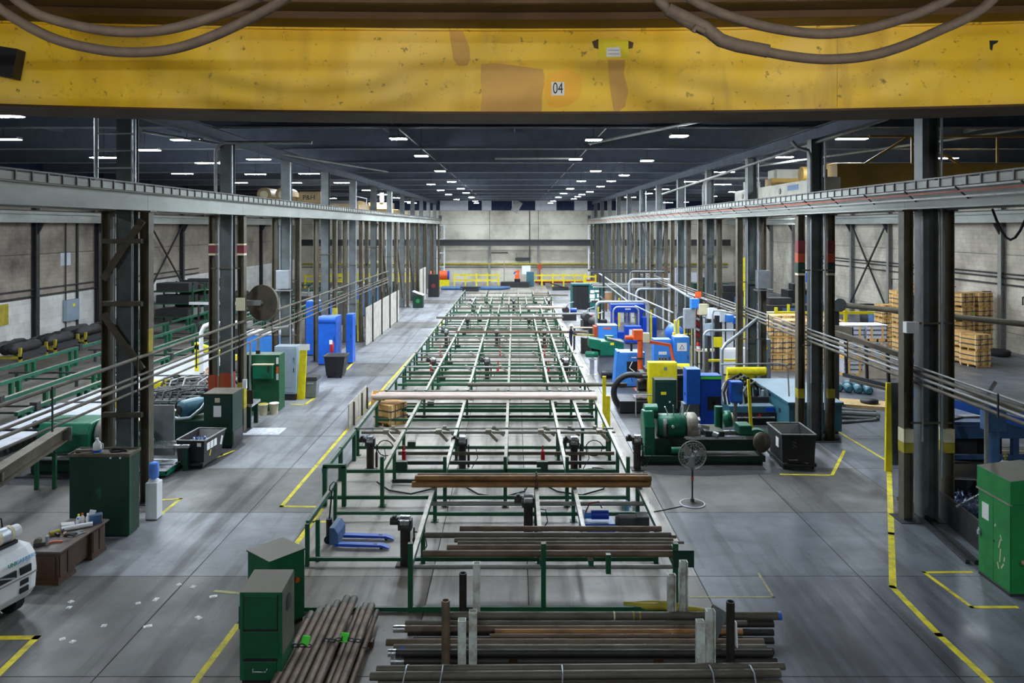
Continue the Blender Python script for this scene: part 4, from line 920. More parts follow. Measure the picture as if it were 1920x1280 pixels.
for z in (.62,.78): P('vent_slot', B().box(-1.535,-.4,z-.05,-1.48,-.2,z+.06), 'black', o, None, .01)
P('groove', B().box(-1.552,-.58,.885,-1.5,.58,.9), 'grey_mid', o)
text('UNI', .11, 'ink_green', cwt, (-1.532,-.02,1.24), (math.pi/2*.9,0,-math.pi/2), 'maker_lettering', .004)
text('CARRIERS', .105, 'ink_blue', cwt, (-1.532,-.34,1.24), (math.pi/2*.9,0,-math.pi/2), 'maker_lettering', .004)
P('engine_hood', B().box(-.6,-.5,.4,.7,.5,1.35), 'white', o, None, .04); P('chassis', B().box(-.9,-.55,.25,1.3,.55,.45), 'black', o)
P('gas_cylinder', B().lathe([(.08,-.5),(.15,-.45),(.16,-.38),(.16,.38),(.15,.45),(.08,.5)], (-1.0,.0,1.66), (0,1,0), 18), 'galv', o)
for y in (-.4,-.12,.25): P('cylinder_strap', B().lathe([(.168,-.04),(.168,.04)], (-1.0,y,1.66), (0,1,0), 18), 'cream', o)
P('cylinder_collar', B().lathe([(.13,-.62),(.13,-.46)], (-1.0,0,1.66), (0,1,0), 16), 'white', o)
P('gas_hose', B().path([(-1.0,-.6,1.66),(-.95,-.72,1.7),(-.85,-.72,1.5),(-.8,-.6,1.4)], .02, 6), 'rubber', o)
P('cylinder_bracket', B().box(-1.15,-.5,1.46,-.85,.5,1.52), 'black', o)
for y in (-.48,.48):
    P('guard_pillar', B().bar((-.62,y,1.38),(-.45,y,2.12),.12,.14), 'black', o); P('guard_pillar', B().bar((.95,y,.9),(.55,y,2.12),.1,.1), 'black', o)
    P('guard_rail', B().bar((-.5,y,2.14),(.6,y,2.14),.09,.08), 'black', o)
for k in range(6): P('guard_bar', B().bar((-.45+.2*k,-.48,2.16),(-.45+.2*k,.48,2.16),.04,.04), 'black', o)
P('grab_handle', handle(B(), (-.66,-.5,1.55), (-.58,-.5,1.9), (-.1,-.03,0), .015), 'black', o); P('side_reflector', B().box(-.62,-.56,1.62,-.56,-.545,1.85), 'white', o)
P('seat', B().box(-.4,-.25,1.35,.1,.25,1.45).box(-.45,-.25,1.45,-.35,.25,1.9), 'black', o, None, .03)
for x, y, r in ((-.95,.5,.26), (-.95,-.5,.26), (.9,.5,.33), (.9,-.5,.33)): P('tyre', B().tube((x,y-.1,r),(x,y+.1,r),r,20), 'rubber', o)
P('mast', B().box(1.35,-.4,.1,1.5,-.3,2.2).box(1.35,.3,.1,1.5,.4,2.2), 'black', o)
# ---- pallet jack
o = T('pallet_jack', 'blue pallet jack parked under the railing of the front rack', 'pallet jack', (-4.5, 18.92, 0), -.05)
for y in (-.27,.27):
    fk = P('fork', B().prism([(.05,.06),(1.2,.06),(1.4,.03),(1.4,.05),(1.2,.12),(.05,.13)], 'y', y-.08, y+.08), 'blue_deep', o)
    P('fork_roller', B().tube((1.2,y-.05,.04),(1.2,y+.05,.04),.04,10), 'rubber', fk); P('fork_slot', B().box(1.0,y-.03,.118,1.1,y+.03,.128), 'black', fk)
P('chassis', B().prism([(-.1,.1),(.12,.1),(.12,.36),(.02,.52),(-.1,.52)], 'y', -.34, .34), 'blue_bench', o, None, .01)
P('steer_wheel', B().tube((-.22,-.07,.1),(-.22,.07,.1),.1,14), 'rubber', o); P('pump', B().tube((-.2,0,.2),(-.2,0,.62),.08,12), 'black', o)
P('tiller', B().tube((-.2,0,.6),(-.16,.1,1.3),.022,8), 'black', o); P('tiller_loop', B().path([(-.16,.1,1.28),(-.2,.0,1.34),(-.17,-.04,1.46),(-.12,.1,1.52),(-.1,.22,1.46),(-.13,.2,1.34),(-.16,.1,1.28)], .018, 6), 'black', o)
# ---- pedestal fan
o = T('pedestal_fan', 'tall pedestal fan on a round base in the open floor before the green lathe', 'fan', (5.14, 21.6, 0), .1)
P('base', B().lathe([(.36,0),(.36,.025),(.3,.035),(.06,.07),(.05,.16)], n=28), 'black_dust', o); P('base_rim', B().lathe([(.37,0),(.375,.02),(.36,.03)], n=28), 'galv', o)
P('pole', B().tube((0,0,.1),(0,0,1.72),.025,10), 'black', o); P('collar', B().tube((0,0,.7),(0,0,.8),.035,10), 'orange_rust', o)
P('motor', B().tube((0,.02,1.42),(0,.3,1.42),.1,14), 'black', o); P('hub', B().lathe([(.08,0),(.07,-.05),(.02,-.07)], (0,-.06,1.42), (0,1,0), 14), 'bright_steel', o)
for k in range(3):
    t = k*2*math.pi/3+.35
    u = Vector((math.cos(t),0,math.sin(t))); v = Vector((-math.sin(t),0,math.cos(t)))
    c = Vector((0,-.03,1.42))
    P('blade', B().hexa([c+u*.07-v*.05+Vector((0,.03,0)), c+u*.36-v*.13+Vector((0,.05,0)), c+u*.36-v*.13+Vector((0,.054,0)), c+u*.07-v*.05+Vector((0,.034,0)), c+u*.07+v*.05+Vector((0,-.03,0)), c+u*.37+v*.12+Vector((0,-.05,0)), c+u*.37+v*.12+Vector((0,-.046,0)), c+u*.07+v*.05+Vector((0,-.026,0))]), 'galv_dull', o)
b = B()
for r, y in ((.41,.02), (.42,0), (.41,-.02), (.3,-.1), (.18,-.12), (.36,-.06), (.3,.12), (.2,.14)): b.path([(r*math.cos(t), y-.02, 1.42+r*math.sin(t)) for t in [k*2*math.pi/28 for k in range(28)]], .005 if r < .4 else .009, 5, True)
for k in range(24):
    t = k*2*math.pi/24; b.path([(.08*math.cos(t),-.14,1.42+.08*math.sin(t)), (.3*math.cos(t),-.12,1.42+.3*math.sin(t)), (.41*math.cos(t),-.03,1.42+.41*math.sin(t)), (.3*math.cos(t),.1,1.42+.3*math.sin(t)), (.1*math.cos(t),.12,1.42+.1*math.sin(t))], .0035, 4)
P('grille', b, 'galv_dull', o); P('badge', B().box(-.3,-.165,1.38,-.1,-.155,1.44), 'galv', o)
ONE('fan_cable', B().path([(4.8,21.4,.012),(4.2,21.1,.012),(3.6,20.86,.012),(2.9,20.9,.012),(2.4,21.0,.012)], .012, 6), 'rubber', 'black power cord running from the fan base to the racks', 'cord')
# ---- self dumping hoppers
def hopper(name, loc, w, l, h, rz, lab, chips=False, sticker=True):
    o = T(name, lab, 'hopper', loc, rz)
    t = .02; b = B()
    # open bin: outer shell with sloping front (local -y is the front)
    x0, x1, y0, y1 = -w/2, w/2, -l/2, l/2
    b.hexa([(x0,y0,.22),(x0+t,y0,.22),(x0+t,y1-.25,.22),(x0,y1-.25,.22),(x0-.03,y0-.03,h),(x0-.03+t,y0-.03,h),(x0-.03+t,y1,h),(x0-.03,y1,h)])
    P('side_wall', b, 'black_dust', o); b = B()
    b.hexa([(x1-t,y0,.22),(x1,y0,.22),(x1,y1-.25,.22),(x1-t,y1-.25,.22),(x1+.03-t,y0-.03,h),(x1+.03,y0-.03,h),(x1+.03,y1,h),(x1+.03-t,y1,h)])
    P('side_wall', b, 'black_dust', o)
    P('front_wall', B().hexa([(x0,y0-t,.22),(x1,y0-t,.22),(x1,y0,.22),(x0,y0,.22),(x0-.03,y0-.03-t,h),(x1+.03,y0-.03-t,h),(x1+.03,y0-.03,h),(x0-.03,y0-.03,h)]), 'black', o)
    P('back_slope', B().hexa([(x0,y1-.25-t,.22),(x1,y1-.25-t,.22),(x1,y1-.25,.22),(x0,y1-.25,.22),(x0-.03,y1-t,h),(x1+.03,y1-t,h),(x1+.03,y1,h),(x0-.03,y1,h)]), 'black_dust', o)
    P('inner_slope', B().hexa([(x0+.02,y1-.3,.3),(x1-.02,y1-.3,.3),(x1-.02,y1-.26,.3),(x0+.02,y1-.26,.3),(x0,y1-.06,h-.03),(x1,y1-.06,h-.03),(x1,y1-.03,h-.03),(x0,y1-.03,h-.03)]), 'galv_dull', o)
    P('bottom', B().box(x0,y0,.2,x1,y1-.25,.22), 'steel_dark', o)
    P('rim', B().bar((x0-.04,y0-.04,h),(x1+.04,y0-.04,h),.05,.03).bar((x0-.04,y1,h),(x1+.04,y1,h),.05,.03).bar((x0-.04,y0-.04,h),(x0-.04,y1,h),.05,.03).bar((x1+.04,y0-.04,h),(x1+.04,y1,h),.05,.03), 'galv_dull', o)
    P('skid_frame', B().box(x0-.03,y0-.12,.1,x0+.09,y1,.2).box(x1-.09,y0-.12,.1,x1+.03,y1,.2).box(x0,y0-.12,.1,x1,y0-.02,.18).box(x0,y1-.1,.1,x1,y1,.18), 'steel_dark', o)
    for x in (x0+.06, x1-.06):
        for y in (y0-.02, y1-.12): P('caster', B().tube((x-.03,y,.055),(x+.03,y,.055),.055,12).box(x-.04,y-.03,.06,x+.04,y+.03,.1), 'rubber', o)
    if chips:
        rn = random.Random(3); b = B()
        for k in range(160): b.bx((rn.uniform(x0+.05,x1-.05), rn.uniform(y0+.1,y1-.35), rn.uniform(h-.28,h-.2)), (.09,.05,.03), rn.random()*6, rn.random()*2)
        b.box(x0+.02,y0,.22,x1-.02,y1-.3,h-.25)
        c = P('metal_scrap', b, 'chips', o); c['kind'] = 'stuff'
    return o
o = hopper('scrap_hopper', (9.42,25.5,0), 1.05, 1.5, 1.14, -.02, 'open black scrap hopper on wheels beside the green lathe bed')
P('label_sheet', B().bx((-.565,-.35,.78),(.006,.28,.32)), 'white_paper', o)
for k in range(7): P('chalk_scrawl', B().bx((-.2+.05*(k%3),-.8-.001*k,.92-.035*k),(.05+.02*(k%2),.005,.008),0,.5*(-1)**k+.2*k), 'grey_cabinet', o)
P('handle_bar', B().box(-.35,-.84,.3,-.05,-.79,.33), 'galv_dull', o)
o = hopper('scrap_hopper', (-10.72,25.6,0), .9, 1.5, .92, -.07, 'black hopper full of metal chips beside the green cabinet with the white sheet', True)
for y in (-.5,-.25,0): P('label_sheet', B().bx((.475,y,.66),(.006,.2,.24)), 'white_paper', o)
P('chevron', B().bx((.465,-.35,.4),(.006,.06,.2),0,0,-.5), 'yellow', o); P('chevron', B().bx((.475,.45,.6),(.006,.12,.3),0,0,-.4), 'white', o); P('label_sheet', B().bx((.3,-.795,.78),(.14,.006,.12)), 'white_paper', o)
# ---- bright green cabinet
o = T('tool_cabinet', 'bright green two-door cabinet with a sloping dusty top by the yellow floor box', 'cabinet', (11.25, 16.73, 0))
P('body', B().box(-.5,-.57,.06,.5,.57,2.0), 'green_bright', o, None, .01); P('plinth', B().box(-.52,-.55,0,.48,.55,.06), 'black_dust', o)
P('upper_box', B().hexa([(-.53,-.59,2.0),(.5,-.59,2.0),(.5,.59,2.0),(-.53,.59,2.0),(-.53,-.59,2.5),(.5,-.59,2.62),(.5,.59,2.62),(-.53,.59,2.5)]), 'green_bright', o, None, .01)
dz = [P('door', B().box(-.515,y0,.1,-.5,y1,1.96), 'green_bright', o, None, .004) for y0, y1 in ((-.55,.015), (.025,.55))]
P('ledge', B().box(-.545,-.6,1.97,-.5,.6,2.0), 'worn_steel', o)
P('padlock', B().box(-.56,.47,.92,-.51,.54,1.02).path([(-.53,.48,1.02),(-.53,.48,1.07),(-.53,.53,1.07),(-.53,.53,1.02)], .01, 5), 'galv', dz[1]); P('keyhole', B().tube((-.52,.0,.98),(-.514,.0,.98),.03,10), 'black', o)
P('notice_sheet', B().box(-.518,.18,1.35,-.515,.42,1.72), 'white_paper', dz[1])
for (y, z, a, l) in ((-.2,1.0,.3,.22),(-.25,1.15,-.5,.12),(-.22,.75,.1,.3),(-.3,.55,.6,.16),(-.15,.5,-.3,.14),(-.36,.72,.2,.1),(-.05,1.35,.4,.08)): P('paint_scrape', B().bx((-.517,y,z),(.003,.035,l),0,0,a), 'cream', dz[0])
P('side_pipe', B().tube((-.3,-.58,.75),(.2,-.66,.75),.05,12), 'tan_cloth', o)
# ---- litter on the floor of the aisle
for k, (px, py) in enumerate([(277,1174),(292,1124),(372,1158),(400,1118),(362,1100),(335,1096),(195,1173),(136,1203),(117,1198),(129,1139),(133,1128),(259,1131)]):
    p = at(px, py); s_ = .08 if k in (0,2,1,3) else .05
    ONE('plastic_scrap', B().box(-s_,-.05,0,s_,.05,.008).box(-s_*.5,-.03,.008,s_*.5,.03,.02), 'white_paper', 'small white plastic scrap on the aisle floor before the green consoles', 'litter', 'white scraps on the aisle floor', 0, (p.x,p.y,0), (0,0,.5+k))
# ---- wooden crate, open crate, barrier panels by the racks
def crate(w, d, h, lab, group, loc, rz, strap=True, rows=3, mat='wood'):
    o = T('wooden_crate', lab, 'crate', loc, rz, group)
    P('inner_load', B().box(-w/2+.03,-d/2+.03,.12,w/2-.03,d/2-.03,h-.04), 'wood_desk' if mat == 'wood' else 'wood', o)
    for y in (-d/2+.06, 0, d/2-.06): P('skid', B().box(-w/2,y-.04,0,w/2,y+.04,.13), mat, o)
    P('deck', B().box(-w/2,-d/2,.13,w/2,d/2,.15), mat, o)
    P('block', B().box(-w/2,-d/2,.0,-w/2+.12,-d/2+.1,.13).box(w/2-.12,-d/2,0,w/2,-d/2+.1,.13), mat, o)
    for s in (-1, 1):
        for r in range(rows):
            z0 = .16+(h-.18)*r/rows; z1 = z0+(h-.18)/rows-.03
            P('slat', B().box(-w/2,s*d/2-.01,z0,w/2,s*d/2+.01,z1), mat, o); P('slat', B().box(s*w/2-.01,-d/2,z0,s*w/2+.01,d/2,z1), mat, o)
        for x in (-w/2+.06, 0, w/2-.06): P('batten', B().box(x-.045,s*(d/2+.02)-.012,.13,x+.045,s*(d/2+.02)+.012,h-.01), 'wood_pale', o)
        for y in (-d/2+.06, d/2-.06): P('batten', B().box(s*(w/2+.02)-.012,y-.045,.13,s*(w/2+.02)+.012,y+.045,h-.01), 'wood_pale', o)
        P('diagonal', B().bar((-w/2+.1,s*(d/2+.02),.16),(w/2-.1,s*(d/2+.02),h-.06),.07,.02,(0,1,0)), 'wood_pale', o)
    for k in range(4): P('lid_board', B().box(-w/2-.02,-d/2+d*k/4+.006,h-.03,w/2+.02,-d/2+d*(k+1)/4-.006,h), mat, o)
    if strap:
        for z in (.3*h+.05, .7*h): P('strap', B().box(-w/2-.036,-d/2-.036,z,w/2+.036,-d/2-.033,z+.045).box(-w/2-.036,d/2+.033,z,w/2+.036,d/2+.036,z+.045).box(-w/2-.036,-d/2-.036,z,-w/2-.033,d/2+.036,z+.045).box(w/2+.033,-d/2-.036,z,w/2+.036,d/2+.036,z+.045), 'strap', o)
        for x in (-w/4, w/4): P('strap', B().box(x-.02,-d/2-.038,.1,x+.02,-d/2-.034,h+.003).box(x-.02,-d/2-.038,h,x+.02,d/2+.038,h+.003), 'strap', o)
    return o
cr0 = crate(.95,.88,.88,'strapped wooden crate on the floor under the pale pipes, beside the rack', None, (-5.05,30.4,0), math.radians(57))
o = T('open_crate', 'open shallow wooden crate behind the strapped crate, next to the aisle line', 'crate', (-5.75,33.3,0), .15)
for s in (-1,1): P('side_board', B().box(-.6,s*.5-.02,.1,.6,s*.5+.02,.62), 'wood', o); P('end_board', B().box(s*.6-.02,-.5,.1,s*.6+.02,.5,.62), 'wood', o)
P('bottom_board', B().box(-.6,-.5,.06,.6,.5,.1), 'wood', o); P('skid', B().box(-.6,-.45,0,.6,-.35,.06), 'wood', o); P('skid', B().box(-.6,.35,0,.6,.45,.06), 'wood', o); P('liner', B().box(-.56,-.46,.1,.56,.46,.35), 'film', o)
o = T('barrier_panels', 'grey steel barrier panels on posts between the aisle line and the wide rack', 'barrier', (-6.55,31.2,0))
for y in (-1.75,0.05): P('panel', B().box(-.02,y,.06,.02,y+1.7,1.02), 'barrier', o)
for y in (-1.0,.6,1.72): P('post', B().box(.02,y-.04,0,.09,y+.04,.95), 'steel_brown', o)
# ---- yellow guard posts
def guard(lab, x, y, h, w0, w1, rz=0, lean=0):
    ONE('guard_post', B().hexa([(-w0,-.05,0),(w0,-.05,0),(w0,.05,0),(-w0,.05,0),(lean-w1,-.05,h),(lean+w1,-.05,h),(lean+w1,.05,h),(lean-w1,.05,h)]), 'yellow', lab, 'post', None, .005, (x,y,0), (0,0,rz))
guard('tall yellow steel guard post at the bend of the yellow aisle line', 12.26, 24.5, 2.9, .11, .07)
guard('narrow yellow upright leaning behind the chuck of the green lathe', 8.95, 28.2, 2.25, .06, .05, 0, -.12)
guard('wide yellow guard post tapering up beside the grey electrical cabinet', -9.95, 34.75, 2.3, .18, .16, 0, .12)
guard('slim yellow post in the machine rows just before the board screen', -10.95, 52.3, 2.9, .07, .07)
guard('short yellow post at the rail end beside the long pipe', 3.72, 29.7, 1.3, .08, .08)
guard('thin dark machine post carrying the long pipe by the yellow stub', 3.55, 29.6, 2.1, .07, .07)
# ---- blue hydraulic unit and motor under the racks
o = T('hydraulic_unit', 'bright blue hydraulic power unit on the floor under the front rack', 'power unit', (2.15, 19.5, 0))
P('tank', B().box(-.45,-.22,.04,.45,.28,.34), 'blue', o, None, .015); P('feet', B().box(-.4,-.2,0,.4,.2,.04), 'black', o)
P('motor', B().tube((-.15,0,.5),(.3,0,.5),.12,14), 'blue_deep', o); P('pump', B().tube((-.32,0,.48),(-.15,0,.48),.08,12), 'blue_light', o); P('filter', B().tube((-.32,.18,.34),(-.32,.18,.58),.05,10), 'white', o); P('hose', B().path([(-.3,0,.55),(-.2,0,.8),(.05,.05,.82),(.15,.2,.6)], .018, 6), 'maroon', o)
o = T('drive_motor', 'grimy black drive motor and gearbox beside the blue hydraulic unit', 'motor', (3.05, 19.4, 0))
P('frame', B().box(-.45,-.25,0,.45,.25,.12), 'black', o); P('motor', B().tube((-.35,0,.34),(.1,0,.34),.2,14), 'black_dust', o); P('gearbox', B().box(.1,-.2,.12,.42,.2,.55), 'black_dust', o, None, .03); P('fan_cover', B().tube((-.42,0,.34),(-.35,0,.34),.17,14), 'steel_dark', o)
for k, (x, y, m, l) in enumerate(((2.98,20.75,'white','white and blue bottle on the floor under the rack'), (3.12,20.8,'ink_blue','blue bottle standing with the white ones under the rack'), (3.34,20.75,'white','white bottle with a red cap under the rack'))):
    q = T('oil_bottle', l, 'bottle', (x,y,0), 0, 'bottles under the rack'); P('body', B().lathe([(.07,0),(.075,.02),(.075,.26),(.03,.33),(.03,.35)], n=12), m, q); P('cap', B().tube((0,0,.35),(0,0,.39),.032,10), 'red' if k == 2 else 'blue', q)
ONE('cable_coil', B().path([Vector((.32*math.cos(t), .2*math.sin(t), .03+.006*t)) for t in [k*.35 for k in range(60)]], .016, 5), 'rubber', 'black cable coiled on the floor inside the wide rack', 'cable', None, 0, (2.6,24.2,0))
# ================================================================= MACHINES ON THE FAN SIDE
def cab(name, lab, cat, x0, x1, y0, y1, h, m, doors=1, z0=.06, group=None, plate=None, ph=None, top=None, handles=True):
    """cabinet whose doors face the camera (-y)"""
    o = T(name, lab, cat, ((x0+x1)/2, (y0+y1)/2, 0), 0, group); w = x1-x0; d = y1-y0
    P('body', B().box(-w/2,-d/2,z0,w/2,d/2,h), m, o, None, .012)
    P('plinth', B().box(-w/2+.03,-d/2+.03,0,w/2-.03,d/2-.03,z0), 'black', o)
    for k in range(doors):
        a = -w/2+.03+k*(w-.06)/doors; b_ = a+(w-.06)/doors-.01
        dd = P('door', B().box(a,-d/2-.015,z0+.08,b_,-d/2,h-.08), m, o, None, .004)
        if handles: P('door_handle', B().box(b_-.08,-d/2-.04,h*.52,b_-.05,-d/2-.015,h*.6), 'black', dd)
    if plate:
        for (px, pz, pw, p_h, pm) in plate: P('sign_plate' if pm != 'black' else 'display_panel', B().box(px-pw/2,-d/2-.022,pz-p_h/2,px+pw/2,-d/2-.014,pz+p_h/2), pm, o)
    return o
def gal(lab, pts, r, m='galv', cat='pipe', name='conduit_pipe', group=None):
    p0 = Vector(pts[0]); return ONE(name, B().path([Vector(p)-p0 for p in pts], r, 8), m, lab, cat, group, 0, p0)
def arch(lab, x0, x1, y, h, r=.05, y1=None, R=.35, m='galv', z0=0.0, group='galvanised pipe arches over the machines'):
    """inverted U of bent pipe standing on the floor"""
    y1 = y if y1 is None else y1; L = Vector((x1-x0, y1-y, 0)); u = L.normalized(); a = Vector((x0,y,0)); e = Vector((x1,y1,0))
    pts = [a+Vector((0,0,z0)), a+Vector((0,0,h-R))]
    for k in range(1, 6):
        t = k*math.pi/10; pts.append(a+u*(R*(1-math.cos(t)))+Vector((0,0,h-R+R*math.sin(t))))
    for k in range(0, 6):
        t = math.pi/2-k*math.pi/10; pts.append(e-u*(R*(1-math.cos(t)))+Vector((0,0,h-R+R*math.sin(t))))
    pts.append(e+Vector((0,0,z0)))
    return gal(lab, pts, r, m, 'pipe', 'pipe_arch', group)
# ---- green pipe threading lathe
o = T('pipe_lathe', 'green pipe-threading lathe with a grey chuck, standing in a low drip tray behind the fan', 'lathe', (6.4, 25.9, 0))
P('drip_tray', B().box(-2.2,-.75,.1,2.05,.75,.14).box(-2.2,-.75,.14,2.05,-.71,.3).box(-2.2,.71,.14,2.05,.75,.3).box(-2.2,-.71,.14,-2.16,.71,.3).box(2.01,-.71,.14,2.05,.71,.3).box(-2.1,-.6,0,2,-.5,.1).box(-2.1,.5,0,2,.6,.1), 'green_dark', o)
P('bed', B().box(-.6,-.4,.75,2.0,-.28,.86).box(-.6,.28,.75,2.0,.4,.86), 'bright_steel', o); P('bed_casting', B().box(-.6,-.36,.35,1.9,.36,.75), 'green_dark', o, None, .02)
P('headstock', B().box(-1.75,-.42,.14,-.55,.42,.8), 'green_dark', o, None, .03)
P('gear_cover', B().lathe([(.3,0),(.42,.05),(.42,.95),(.3,1.0)], (-1.5,0,1.12), (1,0,0), 20), 'green_machine', o)
P('belt_guard', B().prism([(-.5,.2),(.3,.2),(.35,1.1),(.25,1.65),(-.25,1.7),(-.5,1.2)], 'x', -1.98, -1.62), 'green_machine', o, None, .05)
P('motor', B().tube((-1.9,.1,1.6),(-1.45,.1,1.6),.26,18), 'green_machine', o)
P('collar', B().lathe([(.3,0),(.3,.12),(.36,.14),(.36,.26),(.3,.28)], (-1.45,-.1,1.12), (1,0,0), 20), 'galv_dull', o)
P('chuck', B().lathe([(.4,0),(.46,.04),(.46,.34),(.38,.4),(.2,.42)], (-.5,0,1.12), (1,0,0), 22), 'worn_steel', o)
for k in range(3): P('chuck_jaw', B().bx((-.06,.28*math.cos(k*2.09),1.12+.28*math.sin(k*2.09)),(.1,.1,.16),0,0,k*2.09), 'bright_steel', o)
for k in range(4): P('lever', B().bar((-1.1+.2*k,-.1,1.5),(-1.25+.28*k,-.3,1.85+.05*(k%2)),.03), 'bright_steel', o)
P('coolant_pipe', B().path([(-1.2,-.44,1.3),(-1.2,-.5,.9),(-.9,-.5,.6),(-.4,-.5,.55)], .025, 6), 'rubber', o)
P('gauge', B().tube((-1.0,-.45,1.2),(-1.0,-.42,1.2),.05,12), 'white', o); P('pump', B().tube((-1.1,-.6,.45),(-.75,-.6,.45),.12,12), 'green_machine', o)
P('carriage', B().box(.1,-.48,.86,.75,.48,1.05), 'green_dark', o, None, .02); P('die_head', B().lathe([(.12,0),(.28,.03),(.28,.28),(.16,.32)], (.85,.1,1.32), (1,-.25,.15), 18), 'green_machine', o); P('die_ring', B().lathe([(.2,0),(.2,.05),(.1,.06)], (1.15,.02,1.36), (1,-.25,.15), 18), 'cream', o)
P('tool_post', B().bx((.05,-.45,1.2),(.45,.14,.12),.6,.3), 'bright_steel', o, None, .01); P('tool_holder', B().tube((.3,-.7,1.05),(.45,-.8,1.0),.1,10), 'bright_steel', o)
P('faceplate', B().lathe([(.1,0),(.33,.02),(.34,.1),(.1,.12)], (1.95,-.55,.72), (.35,-1,.1), 24), 'steel_brown', o); P('faceplate_guard', B().lathe([(.36,.08),(.38,.3),(.3,.36)], (1.9,-.42,.72), (.3,1,0), 20), 'green_machine', o)
P('tailstock', B().box(1.3,-.3,.86,1.75,.3,1.2), 'green_machine', o, None, .04)
P('green_post', B().tube((.72,.2,.86),(.72,.2,1.75),.14,14), 'green_machine', o)
P('oil_shade_patch', B().box(-2.3,-1.3,.0,1.9,-.75,.0045), 'joint_fill', o)  # dark strip painted where the lathe's shade falls on the floor
# ---- cabinets around it
o = cab('control_cabinet', 'tall deep-blue control cabinet with a yellow-green band, behind the green lathe', 'cabinet', 7.15, 7.95, 28.7, 29.3, 2.3, 'blue_deep', 1, .06, None, [(.0,2.22,.8,.1,'lime'),(.1,1.25,.5,.5,'black'),(.1,1.25,.12,.08,'cream')])
P('side_box', B().box(-.95,-.35,1.2,-.42,.25,2.55), 'blue', o, None, .01); P('side_latch', B().box(-.97,-.1,1.5,-.95,-.06,1.62), 'black', o); P('olive_base', B().box(-1.05,-.25,.0,-.42,.2,1.2), 'grey_mid', o)
o = T('operator_box', 'small blue operator box on a grey post beside the hose bundle', 'control box', (8.55, 28.9, 0)); P('box', B().box(-.22,-.2,1.25,.22,.2,2.05), 'blue_deep', o, None, .01); P('door', B().box(-.2,-.215,1.3,.2,-.2,2.0), 'blue', o); P('post', B().box(-.05,-.05,.02,.05,.05,1.25), 'grey_mid', o); P('foot', B().box(-.15,-.15,0,.15,.15,.02), 'grey_mid', o); P('latch', B().box(.12,-.235,1.6,.16,-.215,1.7), 'black', o)
o = cab('control_cabinet', 'dark green control cabinet with a yellow warning sticker before the yellow one', 'cabinet', 5.75, 6.65, 30.6, 31.2, 1.75, 'green_dark', 1, .35, None, [(-.1,1.2,.22,.12,'yellow'),(.15,.85,.07,.07,'white')])
cab('control_cabinet', 'yellow control cabinet with a round gauge behind the dark green one', 'cabinet', 5.7, 6.9, 31.7, 32.2, 2.25, 'yellow', 1, .3, None, [(.1,2.0,.14,.14,'grey_mid')])
o = T('upsetter_machine', 'black machine with a big cable-chain ring that the long pipe runs into', 'machine', (5.4, 32.6, 0))
P('bed', B().box(-.9,-.6,.05,3.6,.8,.55), 'black', o, None, .03); P('head', B().box(.6,-.5,.55,3.4,.7,1.55), 'black', o, None, .04); P('cover', B().box(.1,-.6,1.55,2.6,.8,1.65).box(.3,-.2,1.65,1.9,.6,1.85), 'black_dust', o, None, .01)
b = B()
ring = [(-.35+.85*math.cos(t)*.9, -.3, .85+.78*math.sin(t)) for t in [math.radians(70+k*12) for k in range(18)]]
b.path([(.6,-.3,1.62)]+ring+[(.6,-.3,.12)], .13, 8)
P('cable_chain', b, 'black', o)
for k, p in enumerate(ring[::2]): P('chain_rib', B().bx((p[0],-.3,p[2]),(.05,.34,.3),0,-math.radians(70+k*24)), 'rubber', o)
P('guide_table', B().box(-.1,-.4,.85,.7,.3,.9).box(-.2,-.35,.6,.6,.25,.65), 'bright_steel', o); P('spindle', B().tube((-.05,0,1.14),(.6,0,1.14),.24,16), 'steel_dark', o); P('blue_sensor', B().box(.35,-.55,.9,.5,-.45,1.15), 'blue', o)
P('guard_frame', B().path([(-.3,-1.2,.05),(-.3,-1.2,.95),(.5,-1.2,.95),(.5,-1.2,1.7)], .03, 6), 'galv_dull', o)
P('right_column', B().box(2.7,-.8,.0,2.85,-.65,2.7), 'steel_brown', o)
# ---- blue machine cabinets with the orange jib
o = cab('drive_cabinet', 'blue drive cabinet with a black cable panel beside the orange jib post', 'cabinet', 5.25, 6.5, 37.3, 38.3, 1.75, 'blue_light', 1, .06, None, [(.1,1.05,.75,.5,'black'),(.1,1.5,.3,.05,'white')])
P('slanted_side', B().prism([(-.9,.06),(-.62,.06),(-.62,1.8),(-.75,1.8)], 'y', -.5, .4), 'blue_light', o)
P('hanging_cable', B().path([(.1,-.53,1.3),(.2,-.56,1.1),(-.1,-.56,.7),(.0,-.55,.3)], .02, 6), 'rubber', o); P('hanging_cable', B().path([(.0,-.53,1.3),(-.15,-.56,1.0),(.1,-.56,.8)], .02, 6), 'white', o)
o = cab('drive_cabinet', 'tall blue panel cabinet with dials behind the orange jib arm', 'cabinet', 7.2, 8.1, 38.6, 39.3, 2.2, 'blue_light', 1, .06, None, [(.0,1.5,.42,.16,'white'),(.0,1.1,.5,.4,'grey_mid'),(.0,2.0,.14,.08,'yellow')])
for k in range(6): P('dial', B().tube((-.15+.15*(k%3),-.38,1.2-.2*(k//3)),(-.15+.15*(k%3),-.36,1.2-.2*(k//3)),.045,10), 'black', o)
o = cab('drive_cabinet', 'rounded blue cabinet with a white triangle warning sheet beside the dials', 'cabinet', 8.2, 9.0, 38.4, 39.1, 2.35, 'blue_light', 1, .06, None, [(.0,1.85,.5,.42,'white')])
P('triangle_print', B().prism([(-.13,1.74),(.13,1.74),(0,1.98)], 'y', -.385, -.372), 'black', o); P('triangle_fill', B().prism([(-.09,1.76),(.09,1.76),(0,1.93)], 'y', -.39, -.385), 'white', o); P('top_cap', B().lathe([(.3,0),(.25,.08),(.05,.1)], (0,0,2.35), n=16), 'white', o)
